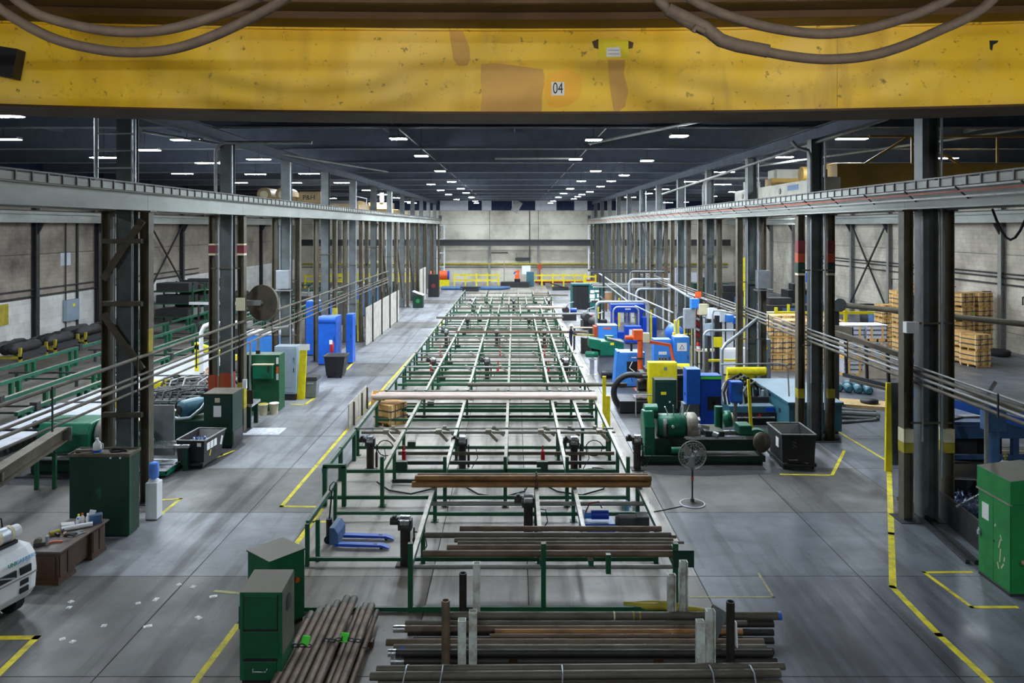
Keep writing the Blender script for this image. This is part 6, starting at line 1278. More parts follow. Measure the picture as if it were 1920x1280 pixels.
gal('white bent pipe standing over the yellow machine frame', [(-15.2,36.2,0),(-15.2,36.2,2.9),(-15.05,36.2,3.2),(-14.7,36.2,3.35),(-13.4,36.2,3.35)], .11, 'white')
# blue cabinets, green and grey cabinets
o = cab('control_cabinet', 'green cabinet with a smaller green box hung on its front, beside the grey electrical cabinet', 'cabinet', -11.9, -10.25, 32.5, 33.3, 2.45, 'green', 1, .0, None, None, None, None, False)
P('front_box', B().box(-.25,-.65,1.45,.6,-.42,2.05), 'green_machine', o, None, .015); P('box_lid', B().box(-.27,-.67,2.04,.62,-.42,2.08), 'cream', o); P('lever', B().box(.42,-.68,1.75,.46,-.65,2.0), 'black', o)
P('cable_gland', B().tube((-.2,-.1,2.45),(-.2,-.1,2.6),.1,10), 'black', o); P('bent_conduit', B().path([(-.2,-.1,2.55),(-.2,-.1,3.1),(-.1,-.1,3.35),(.3,0,3.5),(.9,.6,3.55)], .07, 8), 'galv_dull', o)
for z, m in ((2.2,'white_paper'),(1.8,'orange'),(1.5,'white_paper')): P('edge_label', B().box(.7,-.425,z-.14,.8,-.414,z+.14), m, o)
for x in (-.6,-.4): P('stand_pipe', B().tube((x,-.5,.0),(x,-.5,3.0),.05,8), 'galv_dull', o)
o = cab('electrical_cabinet', 'tall grey electrical cabinet with yellow stickers beside the wide yellow guard post', 'cabinet', -11.1, -10.1, 34.5, 35.2, 2.5, 'grey_cabinet', 1, .3, None, [(-.1,1.95,.22,.14,'yellow'),(.02,1.6,.3,.18,'yellow')])
P('panel_seam', B().box(-.3,-.375,.6,.3,-.366,2.2), 'grey_cabinet', o, None, .004); P('handle', B().box(.38,-.4,1.75,.42,-.37,2.0), 'bright_steel', o)
o = cab('power_cabinet', 'bright blue cabinet with a pale top behind the green and grey cabinets', 'cabinet', -14.3, -12.2, 39.5, 41, 2.3, 'blue_light', 2); P('pale_top', B().box(-1.1,-.8,2.3,1.1,.8,2.42), 'film', o)
o = cab('power_cabinet', 'tall bright blue enclosure behind the red extinguisher', 'cabinet', -11.4, -10.35, 43.3, 44.6, 2.8, 'blue', 1); P('rounded_top', B().tube((-.5,-.5,2.6),(.5,-.5,2.6),.25,16), 'blue', o)
cab('power_cabinet', 'taller blue enclosure with a black panel and white notice, left of the extinguisher', 'cabinet', -13.0, -11.6, 46.5, 47.5, 3.4, 'blue', 1, .06, None, [(.1,2.5,.5,.6,'black'),(.1,2.0,.5,.45,'white_paper')])
cab('power_cabinet', 'slim blue enclosure behind the speckled main column', 'cabinet', -9.9, -9.5, 43.8, 44.6, 2.9, 'blue', 1)
q = T('fire_extinguisher', 'red fire extinguisher with a white tag against the tall blue enclosure', 'extinguisher', (-10.5, 42.9, .85)); P('cylinder', B().lathe([(.1,0),(.11,.02),(.11,.5),(.06,.58),(.03,.62)], n=14), 'red', q); P('tag', B().box(-.12,-.13,.45,.06,-.12,.7), 'white_paper', q); P('bracket', B().box(-.03,.1,-.85,.03,.16,.5), 'steel_dark', q)
ONE('hang_tag', B().box(-.25,-.01,-.14,.25,.01,.14).box(-.02,.01,.0,.02,.25,.03), 'white_paper', 'blank white tag fixed at the top of the wide yellow guard post', 'tag', None, 0, (-9.75,34.6,2.45))
ONE('hang_tag', B().bx((0,0,0),(.4,.012,.3),0,.5), 'white_paper', 'tilted white tag on a yellow-painted column leg past the blue enclosures', 'tag', None, 0, (-10.72,44.42,1.95))
# dark bin, trash bin, buckets
o = T('tipping_bin', 'dark plastic tipping bin on the aisle in front of the blue enclosures', 'bin', (-9.55, 40.0, 0))
P('tub', B().hexa([(-.45,-.4,.12),(.4,-.4,.12),(.4,.45,.12),(-.45,.45,.12),(-.55,-.5,1.15),(.55,-.5,1.15),(.55,.55,1.15),(-.55,.55,1.15)]), 'black', o, None, .02); P('rim', B().box(-.6,-.55,1.13,.6,.6,1.18), 'black_dust', o, None, .01); P('inner', B().box(-.5,-.45,1.18,.5,.5,1.185), 'dark_pipe', o)
P('rib', B().box(-.03,-.5,.15,.03,-.44,1.1), 'black', o); P('skid', B().box(-.4,-.35,0,-.3,.4,.12).box(.25,-.35,0,.35,.4,.12), 'black', o)
o = T('waste_bin', 'square grey waste bin with a flat lid beside the wide yellow guard post', 'bin', (-9.55, 35.2, 0)); P('tub', B().hexa([(-.24,-.26,.02),(.24,-.26,.02),(.24,.26,.02),(-.24,.26,.02),(-.3,-.32,.85),(.3,-.32,.85),(.3,.32,.85),(-.3,.32,.85)]), 'grey_mid', o, None, .03); P('lid', B().hexa([(-.34,-.36,.85),(.34,-.36,.85),(.34,.36,.85),(-.34,.36,.85),(-.3,-.32,1.0),(.3,-.32,1.0),(.3,.32,1.0),(-.3,.32,1.0)]), 'black_dust', o, None, .02); P('handle', B().box(-.15,-.35,.68,.15,-.31,.74), 'galv', o); P('foot', B().box(-.2,-.2,0,.2,.2,.02), 'black', o)
for k, (x, y, l) in enumerate(((-10.75,31.9,'cream bucket with a yellow brown lid, in front of the green cabinet'),(-10.35,32.1,'cream bucket standing behind the lidded one'))):
    o = T('bucket', l, 'bucket', (x,y,0), 0, 'buckets by the green cabinet'); P('pail', B().lathe([(.17,0),(.2,.42),(.215,.42),(.215,.46),(.19,.46)], n=18), 'cream', o); P('lid', B().lathe([(.19,.46),(.1,.47)], n=18), 'yellow_dull' if k == 0 else 'white', o); P('bail', B().path([(.2*math.cos(t),-.06,.4-.2*math.sin(t)) for t in [k2*math.pi/8 for k2 in range(9)]], .008, 5), 'galv', o)
o = T('feed_stand', 'dark green roller stand with bright top rails before the green cabinet', 'stand', (-11.0, 30.2, 0)); P('top', B().box(-.7,-.5,.85,.55,.5,.95), 'bright_steel', o)
for x in (-.55,-.1,.4): P('leg', B().box(x-.08,-.45,0,x+.08,-.35,.85), 'green_dark', o); P('leg', B().box(x-.08,.35,0,x+.08,.45,.85), 'green_dark', o)
P('back_plate', B().box(.3,-.4,.95,.55,-.36,1.5), 'black', o)
ONE('oil_patch', B().box(-1.2,-.5,0,.9,.5,.004), 'film', 'wet whitish absorbent spread on the floor by the slim column leg', 'spill', None, 0, (-10.0,29.3,.0))
# round dark disc sign on second column, small arms
o = T('disc_sign', 'big round dark disc seen from behind, fixed high on the orange-painted column', 'disc', (-10.05, 29.7, 5.0)); P('disc', B().tube((0,0,0),(.04,.12,0),.72,32), 'steel_brown', o, None, .01); P('hub', B().tube((-.02,-.06,0),(0,0,0),.05,10), 'galv_dull', o); P('clamp', B().box(-.75,-.1,-.1,-.02,.0,.1), 'galv_dull', o)
# ---- barrier wall of pale boards beyond the cabinets
o = T('board_screen', 'tall whitish board screen along the aisle, held by dark posts', 'screen', (-10.0, 50.2, 0))
for k in range(6): P('board', B().box(-.03,k*2.36+.02,.05,.03,(k+1)*2.36-.02,2.6-.0*k), 'barrier', o)
for k in range(4): P('post', B().box(.03,2+k*3.6,0,.12,2.12+k*3.6,3.2), 'steel_dark', o)
o = T('board_screen', 'short whitish board screen past the trash box with the white lid', 'screen', (-9.9, 78, 0))
for k in range(2): P('board', B().box(-.03,k*2.5+.02,.05,.03,(k+1)*2.5-.02,3.6), 'barrier', o)
P('post', B().box(.03,2.4,0,.1,2.5,3.6), 'steel_dark', o)
o = T('trash_box', 'dark green recycling box with a tilted white lid on the far aisle', 'box', (-9.6, 74.5, 0)); P('body', B().box(-.5,-.5,0,.5,.5,1.3), 'green_dark', o, None, .02); P('lid', B().bx((0,0,1.45),(1.15,1.15,.06),0,.35), 'white', o); P('symbol', B().lathe([(.2,0),(.2,.01)], (0,-.51,.7), (0,-1,0), 14), 'green_bright', o)
o = T('black_cabinet', 'black cabinet with a red emblem at the far end of the aisle', 'cabinet', (-9.3, 86, 0)); P('body', B().box(-.6,-.5,0,.6,.5,2.6), 'black', o, None, .02); P('emblem', B().lathe([(.25,0),(.25,.01)], (0,-.51,1.3), (0,-1,0), 14), 'maroon', o)
# ================================================================= AISLE BEYOND THE COLUMNS (desk side)
for k, (x, y0, y1, l) in enumerate(((-25.4,31,95,'outermost green conveyor rail, closest to the sooty wall'),(-23.0,30,95,'second green conveyor rail out from the sooty wall'),(-20.8,29,95,'third green conveyor rail out from the sooty wall'),(-18.7,28,95,'fourth green conveyor rail, edging the pale plates'))):
    o = T('conveyor_rail', l, 'rail', (x,y0,0), 0, 'green rails in the desk side aisle'); L = y1-y0
    P('beam', B().box(-.07,0,.92,.07,L,1.06), 'green_rack', o); P('top_strip', B().box(-.07,0,1.06,.07,L,1.075), 'worn_steel' if k > 1 else 'green_rack', o)
    me = B().box(-.08,-.08,0,.08,.08,.92).mesh('leg', 'green')
    n = int(L/3.8)
    for j in range(n+1):
        P('leg', me, None, o, None, 0, (0,.3+3.8*j,0)); P('leg', me, None, o, None, 0, (.05,.75+3.8*j,0))
    for j in range(0, n, 3): P('clamp', B().box(-.14,1+3.8*j,.85,.14,1.25+3.8*j,1.2), 'black_dust', o)
for j in range(9):
    y = 30.5+7*j; o = T('cross_tie', '%s dark cross frame tying the green aisle rails together' % ORD[j], 'frame', (-22,y,0), 0, 'cross frames of the aisle conveyor'); P('cross_tube', B().tube((-3.4,0,.7),(3.3,0,.7),.05,8), 'steel_dark', o); P('lower_tube', B().tube((-3.4,.5,.3),(3.3,.5,.3),.05,8), 'green_dark', o)
    for x in (-3.0,0,2.9): P('foot', B().box(x-.06,-.06,0,x+.06,.06,.7), 'steel_dark', o)
for j, (x0, x1, y0, y1, l) in enumerate(((-18.4,-14.9,26.4,30.2,'pale steel plate bed closest to the gearbox machine'),(-18.3,-16.05,30.5,35.6,'second pale steel plate bed along the desk side aisle'),(-18.2,-15.2,36.0,41.8,'third pale steel plate bed along the desk side aisle'),(-18.5,-16.3,22.5,26.0,'pale plate bed at the picture edge under the brown beam'))):
    o = T('plate_bed', l, 'table', ((x0+x1)/2,(y0+y1)/2,0), 0, 'plate beds along the desk side aisle'); w = x1-x0; d = y1-y0
    nb = 4
    for k in range(nb): P('plate', B().box(-w/2+.01,-d/2+d*k/nb+.008,.86,w/2-.01,-d/2+d*(k+1)/nb-.008,.9), 'plate_pale', o)
    P('frame', B().box(-w/2,-d/2,.7,w/2,d/2,.855), 'steel_dark', o)
    for x in (-w/2+.1,w/2-.1):
        for y in (-d/2+.1,d/2-.1): P('leg', B().box(x-.06,y-.06,0,x+.06,y+.06,.7), 'green_dark', o)
    me = B().box(-.06,-.06,-.05,.06,.06,.1).mesh('roller', 'rubber')
    for k in range(int(d/.3)): P('edge_roller', me, None, o, None, 0, (w/2+.05,-d/2+.15+.3*k,.86))
o = T('monorail_beam', 'heavy brown I-beam on trestles slanting out of the picture edge, with a pale end plate', 'beam', (-14.55, 24.0, 0)); o.rotation_euler = (0,0,.18)
P('beam', B().ibeam('y', -7.0, 0, 0, 1.12, 1.58, .34, .05, .04), 'steel_brown', o); P('end_plate', B().bx((.1,.02,1.35),(.36,.03,.44),0,0), 'galv_dull', o)
for y in (-1.2,-5.5): P('trestle_leg', B().box(-.3,y-.06,0,-.2,y+.06,1.12).box(.2,y-.06,0,.3,y+.06,1.12), 'green', o); P('trestle_bar', B().box(-.3,y-.05,1.0,.3,y+.05,1.12), 'green', o)
P('web_bracket', B().box(.02,-4,1.17,.06,-3.9,1.4), 'galv_dull', o)
# wall lying black rolls in cradles
for j in range(9):
    y = 44.5+3.3*j + (9.5 if j > 4 else 0)
    o = T('roll_cradle', '%s cradle with a black bundle along the sooty wall, from the picture edge' % ORD[j], 'cradle', (-29.6,y,0), 0, 'cradles of black bundles along the sooty wall')
    m = 'yellow_dull' if j in (0,1,2,6) else 'steel_dark'
    for s in (-1,1): P('cradle_frame', B().box(-1.0,s*1.2-.07,0,-.86,s*1.2+.07,1.0).box(.86,s*1.2-.07,0,1.0,s*1.2+.07,1.0).box(-1,s*1.2-.07,.35,1,s*1.2+.07,.5), m, o)
    P('side_board', B().box(.86,-1.2,.35,1.0,1.2,.7), 'steel_dark', o)
    rn = random.Random(j)
    for q in range(3): P('black_roll', B().lathe([(.1,-1.25),(.3,-1.15),(.34,-.3),(.28,.1),(.35,.5),(.3,1.15),(.1,1.25)], (-.5+.45*q,0,.78+.2*rn.random()), (.08*(rn.random()-.5),1,0), 14), 'rubber' if q % 2 else 'black_dust', o)
# shelving by the brace
o = T('storage_rack', 'green shelving rack full of dark parts against the wall under the cross brace', 'shelf', (-28.6, 65.5, 0))
for x in (-1.6,1.9):
    for y in (-3.6,-1.2,1.2,3.6): P('upright', B().box(x-.06,y-.06,0,x+.06,y+.06,3.2), 'green', o)
for z in (.5,1.6,2.6): P('shelf', B().box(-1.6,-3.6,z,1.9,3.6,z+.08), 'green', o)
rn = random.Random(5)
for z in (.58,1.68,2.68):
    for k in range(6): y = -3.2+1.2*k; P('stored_part', B().box(-1.2,y-.35*rn.random()-.15,z,1.5,y+.4,z+.35+.35*rn.random()), 'black_dust' if rn.random() < .8 else 'galv_dull', o)
o = T('long_light_bar', 'long white bar lying level above the black bundles beyond the second column', 'bar', (-21.2, 56, 0)); P('bar', B().box(-3.2,-.08,2.2,3.4,.08,2.4), 'white', o)
for x in (-2.5,0,2.5): P('stand', B().box(x-.06,-.05,0,x+.06,.05,2.2), 'steel_dark', o)
# wall boxes and sign
o = T('switch_box', 'grey wall switch box with a yellow sticker on the whitish wall', 'switch', (-31.75, 53.4, 1.35)); P('box', B().box(-.1,-.75,0,.2,.75,1.5), 'grey_cabinet', o, None, .02); P('sticker', B().box(.2,-.1,1.0,.21,.2,1.2), 'yellow', o)
o = T('wall_notice', 'yellowish wooden notice board on the whitish wall at the picture edge', 'sign', (-31.85, 46.0, 1.9)); P('board', B().box(0,-.9,0,.06,.9,1.3), 'yellow_dull', o); P('sheet', B().box(.06,-.6,.2,.07,.1,.9), 'white_paper', o)
ONE('pale_patch', B().box(0,-.6,0,.03,.6,.9), 'pale_panel', 'faded pale square patch high on the sooty wall', 'patch', None, 0, (-31.9,53.0,5.3))
# far end of the desk side aisle
def yrail(lab, x0, x1, y, h, n, group='yellow guard rails'):
    o = T('guard_rail', lab, 'rail', ((x0+x1)/2,y,0), 0, group); w = x1-x0
    for z in (h, h*.55): P('rail', B().box(-w/2,-.06,z-.1,w/2,.06,z+.1), 'yellow', o)
    for k in range(n): x = -w/2+w*k/(n-1); P('post', B().box(x-.09,-.09,0,x+.09,.09,h+.25), 'yellow', o); P('base_plate', B().box(x-.15,-.15,0,x+.15,.15,.03), 'yellow_dull', o)
yrail('long yellow guard rail at the far end of the desk side aisle', -27.5, -12.5, 98, 1.6, 7)
yrail('second yellow guard rail behind the column row at the far end', -26, -13, 102, 1.6, 5)
o = T('cage_ladder', 'orange caged ladder on the far wall of the desk side aisle', 'ladder', (-28.0, 107.5, 0))
for x in (-.4,.4): P('rail', B().box(x-.05,-.05,0,x+.05,.05,6), 'orange', o)
for k in range(9): P('hoop', B().path([(.5*math.cos(t),-.5*math.sin(t),2.4+.4*k) for t in [q*math.pi/6 for q in range(7)]], .04, 5), 'yellow_dull', o)
for k in range(14): P('rung', B().box(-.4,-.03,.4+.4*k,.4,.03,.46+.4*k), 'orange', o)
for k, (x, y, h, m, l) in enumerate(((-16,88,2.0,'film','white covered stack behind the far desk side columns'),(-14,80,2.2,'green_dark','dark green cabinet behind the far desk side columns'),(-13.4,68,2.6,'blue_bench','blue grey machine cabinet behind the board screen'),(-15,60,2.2,'black_dust','dark conveyor drive behind the board screen'),(-20,72,1.4,'black_dust','low dark conveyor drive in the desk side aisle'),(-13.8,53.5,2.4,'black_dust','dark machine with a bent pipe before the board screen'),(-17.5,48,1.6,'black_dust','dark low machine full of bars past the blue enclosures'))):
    o = T('machine_unit', l, 'machine', (x,y,0)); P('body', B().box(-1.0,-.8,.06,1.0,.8,h), m, o, None, .02); P('plinth', B().box(-.9,-.7,0,.9,.7,.06), 'black', o); P('top_unit', B().box(-.6,-.5,h,.5,.5,h+.35), 'galv_dull', o, None, .02); P('pipe', B().path([(.3,-.6,h),(.3,-.6,h+.8),(.6,-.6,h+1.0),(1.4,-.6,h+1.0)], .06, 6), 'galv_dull', o)
# lattice columns at the end wall
for sx, l in ((-1,'white lattice column on the end wall, desk side'),(1,'white lattice column on the end wall, fan side')):
    o = T('lattice_column', l, 'column', (sx*10.9+ .25, 107.6, 0), 0, 'lattice columns on the end wall'); o['kind'] = 'thing'
    for x in (-.5,.5): P('chord', B().box(x-.09,-.09,0,x+.09,.09,8.3), 'white', o)
    for k in range(4): z = .3+2*k; P('lacing', B().bar((-.5,0,z),(.5,0,z+2),.08), 'galv', o); P('strut', B().bar((-.5,0,z+2),(.5,0,z+2),.12), 'white', o)
# ================================================================= END WALL
o = T('cross_girder', 'dark steel girder spanning the whole end wall at mid height', 'girder', (0,107.2,0)); o['kind'] = 'thing'; P('girder', B().ibeam('x', -31, 31, 0, 5.35, 6.15, .4, .08, .06), 'steel_dark', o); P('top_rail', B().box(-31,-.06,6.15,31,.06,6.25), 'rail_iron', o)
yrail('yellow guard rail before the end wall with the blue pipes at its foot', -8.2, -2.2, 101.5, 1.5, 5)
yrail('yellow guard rail before the end wall in front of the rusty pipe rack', 2.2, 9.6, 101, 1.5, 6)
yrail('yellow guard rail behind the welding booth', 9.0, 13.5, 97, 1.6, 4)
o = T('welding_robot', 'orange robot arm on a dark platform before the end wall', 'robot', (.35, 100, 0)); P('platform', B().box(-2.2,-.8,0,1.6,.8,.7), 'black', o, None, .02); P('pedestal', B().tube((0,0,.7),(0,0,1.1),.4,14), 'black', o); P('turret', B().box(-.3,-.3,1.1,.3,.3,1.7), 'orange', o, None, .05); P('lower_arm', B().bar((0,-.1,1.5),(.2,-.1,2.2),.3), 'orange', o); P('upper_arm', B().bar((.2,-.1,2.2),(-.3,-.3,2.0),.22), 'orange', o); P('wrist', B().tube((-.3,-.3,2.0),(-.45,-.35,1.8),.1,10), 'blue_deep', o); P('torch_mast', B().box(-1.8,-.1,.7,-1.7,0,3.5), 'galv_dull', o)
cab('robot_cabinet', 'blue-grey control cabinet with white panels beside the orange robot', 'cabinet', 1.6, 2.6, 100.5, 101.3, 2.0, 'teal_machine', 2)
o = T('white_screen', 'white board standing above the robot cabinet at the end wall', 'screen', (1.6,103.5,0)); P('board', B().box(-.6,-.05,1.5,.6,.05,2.7), 'white', o); P('leg', B().box(-.5,-.05,0,-.42,.05,1.5), 'galv', o); P('leg', B().box(.42,-.05,0,.5,.05,1.5), 'galv', o)
g = 'blue pipes on the floor at the end wall'
for k in range(4): pipe(-9.4, -1.5+.3*k, 95.4+.45*k, .2, .38, 'blue_bench', ['front','second','third','rear'][k]+' blue pipe on the floor under the end wall rail', g, False)
g = 'rusty pipes behind the yellow rail'
for k in range(3): pipe(2.8, 12.5, 103.2+.5*k, .5, .42, 'orange_rust', ['front','middle','rear'][k]+' rusty orange pipe lying behind the yellow rail at the end wall', g, False)
o = T('pipe_trestle', 'low trestles carrying the rusty pipes at the end wall', 'trestle', (7.6,103.7,0))
for x in (-3.5,3.5): P('beam', B().box(x-.1,-.8,0,x+.1,.8,.285), 'steel_dark', o)
for k, (x, l, m) in enumerate(((-11.6,'orange drum on a cradle beside the lattice column','orange'),(-9.6,'orange and blue reel standing before the end wall','orange'))):
    o = T('cable_reel', l, 'reel', (x,101+.5*k,0), 0, 'orange reels at the end wall'); P('stand', B().box(-.7,-.5,0,.7,.5,.9), 'blue_bench' if k == 0 else 'yellow', o); P('reel', B().tube((-.6,0,1.5),(.5,0,1.5),.6,18), m, o); P('flange', B().tube((.5,0,1.5),(.7,0,1.5),.65,18), 'blue_deep' if k else 'orange', o)
o = T('hanging_sign', 'dark blank sign board hanging on the end wall', 'sign', (1.2,108.6,0)); P('board', B().box(-1.1,-.06,3.15,1.1,.04,3.6), 'steel_dark', o); P('hanger', B().box(-.9,-.02,3.6,-.86,.02,4.3), 'steel_dark', o); P('hanger', B().box(.8,-.02,3.6,.84,.02,4.3), 'steel_dark', o)
o = T('orange_post', 'orange hoist control on a post at the end wall', 'post', (3.5,104.5,0)); P('post', B().box(-.1,-.1,0,.1,.1,3), 'orange_rust', o); P('box', B().box(-.28,-.2,2.1,.28,.2,2.8), 'orange_rust', o)
o = T('roof_duct', 'bent grey duct hanging from the roof at the end wall', 'duct', (.3,105,0)); P('duct', B().bx((0,0,10.9),(1.0,1.0,1.6),0,.5), 'galv_dull', o, None, .02); P('hanger', B().box(-.5,-.3,11.3,-.2,.3,12.7), 'galv_dull', o)
for k, (x, y, l) in enumerate(((-5.5,96.5,'low dark bench before the yellow end wall rail'),(5.8,98,'tipped dark tray with a white edge before the end wall'),(8.3,96.5,'scatter of pale bars on the floor before the end wall'))):
    o = T('floor_bench', l, 'bench', (x,y-3,0), .1*k); P('top', B().bx((0,0,.5 if k < 2 else .1),(2.6,.8,.12),0,.3 if k == 1 else 0), 'black' if k < 2 else 'cream', o); P('support', B().box(-1,-.3,0,1,.3,.42 if k < 2 else .05), 'steel_dark', o)
# ================================================================= AISLE BEYOND THE COLUMNS (fan side): crates
base = crate(1.08,1.08,.92,'wooden crate, prototype', 'wooden crates in the fan side aisle', (0,0,0), 0, True, 3, 'wood')
LABELS.pop('wooden crate, prototype', None)
made = [False]
def cstack(px, y, n, w, name, rz=0, h=.92, tags=()):
    x = ax(px, y)
    pos = ['bottom','second','third','fourth','fifth']
    for k in range(n):
        lab = '%s crate of the %s' % ('top' if k == n-1 and n > 1 else pos[k], name)
        if not made[0]: o = base; made[0] = True
        else: o = dup(base)
        o.location = (x,y,k*(h+.012)); o.rotation_euler = (0,0,rz+.03*((k*7)%3-1)); tag(o, lab, 'crate', 'wooden crates in the fan side aisle')
        if k in tags: P('lime_tag', B().box(.25,-.58,.45,.37,-.575,.62), 'lime', o)
for k, (px, y, n, nm, tg) in enumerate(((1452,42.0,3,'crate stack beside the grey box column',()),(1486,42.2,3,'second crate stack from the grey box column',(1,)),(1519,42.1,3,'crate stack split by the banded column',()),(1556,42.3,3,'crate stack between the banded column legs',()),(1592,42.0,2,'crate stack right behind the banded column',()),
    (1450,44.5,3,'rear crate stack beside the grey box column',()),(1488,44.6,3,'rear crate stack second from the grey box column',()),(1540,44.6,3,'rear crate stack behind the banded column',()))):
    cstack(px, y, n, 1, nm, 0, .92, tg)
for k, (px, y, n, nm, tg) in enumerate(((1697,47.5,4,'tall crate stack nearest the first fan side column',(2,)),(1726,47.5,5,'tallest crate stack against the wall, by the first column',()),(1662,50.5,3,'crate stack behind the white wrapped pallets',()),(1690,50.8,4,'stepped crate stack behind the white wrapped pallets',()),(1755,47,4,'crate stack hidden between the first column legs',()))):
    cstack(px, y, n, 1, nm, 0, .92, tg)
for k, (px, y, n, nm, tg) in enumerate(((1800,44.5,2,'crate stack alone on the open floor past the first column',(0,)),(1828,43.2,2,'front crate stack on the open floor past the first column',()),(1802,49.0,4,'tall crate stack before the pale wall past the first column',(2,)),(1835,49.3,4,'last tall crate stack before the pale wall',()))):
    cstack(px, y, n, 1, nm, .35, .92, tg)
def wrapped(px, y, z, w, lab):
    o = T('wrapped_pallet', lab, 'pallet', (ax(px,y),y,z), 0, 'white wrapped pallets among the crates')
    P('pallet', B().box(-w/2,-.55,0,w/2,.55,.13), 'wood', o)
    for x in (-w/2+.1,0,w/2-.1): P('skid', B().box(x-.05,-.55,0,x+.05,-.5,.13), 'wood_pale', o)
    P('load', B().box(-w/2+.04,-.5,.13,w/2-.04,.5,.85), 'film', o, None, .05); P('top_sheet', B().box(-w/2,-.54,.85,w/2,.54,.9), 'white', o, None, .02)
    for x in (-w/4,w/4): P('corner_board', B().box(x-.05,-.53,.13,x+.05,-.5,.87), 'wood', o)
    for z in (.35,.6): P('band', B().box(-w/2+.02,-.52,z,w/2-.02,-.5,z+.05), 'strap', o)
for k, px in enumerate((1594,1636)):
    for j in range(3):
        z = j*.93; 
        wrapped(px, 40.6, z, 1.15, '%s wrapped pallet %s' % (['bottom','middle','top white-sheeted'][j], ['beside the banded column','before the stepped crates'][k]))
ONE('tarpaulin', B().hexa([Vector(p) for p in ((-.8,-.1,0),(.9,-.1,0),(.9,.5,0),(-.8,.5,0),(-.5,.35,.95),(.8,.35,.9),(.8,.5,.9),(-.5,.5,.95))]), 'tarp', 'brown tarpaulin draped against the wrapped pallets', 'tarpaulin', None, .04, (ax(1648,39.4),39.4,0))
# yellow rails in this aisle
o = T('guard_rail', 'yellow pipe guard rail running behind the wrapped pallets', 'rail', (24, 56, 0), 0, 'yellow guard rails')
P('rail', B().box(-4.5,-.08,1.5,3.5,.08,1.7), 'yellow', o); P('rail', B().box(-4.5,-.08,.7,3.5,.08,.85), 'yellow', o); P('bent_end', B().box(3.4,-.08,0,3.6,.08,1.7), 'yellow', o); P('side_rail', B().box(3.42,-3,1.5,3.58,.1,1.7), 'yellow', o)
for x in (-4.4,-1.8,.8): P('post', B().box(x-.1,-.1,0,x+.1,.1,2.0), 'yellow', o)
o = T('pipe_rack', 'cream topped bar rack with yellow stops behind the crate stacks', 'rack', (18, 57.5, 0)); P('beam', B().box(-3.6,-.3,1.3,3.6,.3,1.5), 'cream', o)
for x in (-3,-1,1,3): P('stop', B().box(x-.08,-.3,1.5,x+.08,-.15,2.1), 'yellow', o); P('leg', B().box(x-.08,-.1,0,x+.08,.1,1.3), 'steel_dark', o)
for k, (px, y, w, h, m, l) in enumerate(((1380,70,4.5,2.0,'black','dark blue-black machine in the far fan side aisle'),(1470,66,5,1.2,'black_dust','long dark conveyor in the far fan side aisle'),(1330,84,4,1.8,'green_dark','dark green machine deep in the fan side aisle'),(1285,92,4,2.4,'film','white wrapped goods at the end of the fan side aisle'),(1255,98,3,2.2,'cardboard','brown boxes at the end of the fan side aisle'),(1500,72,3,2.0,'black','dark machine under the wall pipes'))):
    o = T('aisle_machine', l, 'machine', (ax(px,y),y,0)); P('body', B().box(-w/2,-1,.05,w/2,1,h), m, o, None, .04); P('base', B().box(-w/2+.1,-.9,0,w/2-.1,.9,.05), 'black', o); P('upper_unit', B().box(-w*.3,-.6,h,w*.1,.6,h+.6), m, o, None, .04); P('front_panel', B().box(-w*.1,-1.04,.3,w*.3,-1.0,h*.8), 'blue_bench' if m in ('black','black_dust') else m, o, None, .01)
ONE('safety_banner', B().box(-.5,-.03,3.6,.5,.03,5.9).box(-.06,.03,0,.06,.1,5.9), 'yellow', 'tall yellow panel on a post between the far fan side columns', 'panel', None, 0, (ax(1397,52),52,0))
o = T('wall_pump', 'blue pump unit fixed on the pale wall beside a grey box', 'pump', (31.2, 79, 0)); P('body', B().tube((0,0,2.2),(0,0,3.2),.4,14), 'blue', o); P('bracket', B().box(.2,-.2,0,.7,.2,3.2), 'blue_bench', o); P('grey_box', B().box(.3,.6,2.6,.6,1.4,3.4), 'grey_cabinet', o)
for k, (y, h) in enumerate(((61.5,1.6),(63.0,1.5))): o = T('dark_bin', ['dark blue round bin by the pale wall under the cross brace','second dark bin by the pale wall'][k], 'bin', (29.8,y,0)); P('tub', B().lathe([(.6,0),(.7,h),(.6,h)], n=16), 'blue_bench' if k == 0 else 'black', o); P('rim', B().lathe([(.72,h-.08),(.74,h),(.7,h)], n=16), 'black', o)
for k in range(3): o = T('tyre', ['front','middle','rear'][k]+' dark tyre lying by the pale wall past the crates', 'tyre', (30.2-.9*k,46.5+.7*k,0), 0, 'tyres by the pale wall'); P('tread', B().lathe([(.35,.1),(.5,.0),(.6,.06),(.6,.32),(.5,.38),(.35,.28)], n=20), 'rubber', o); P('rim', B().tube((0,0,.1),(0,0,.28),.34,16), 'steel_dark', o)
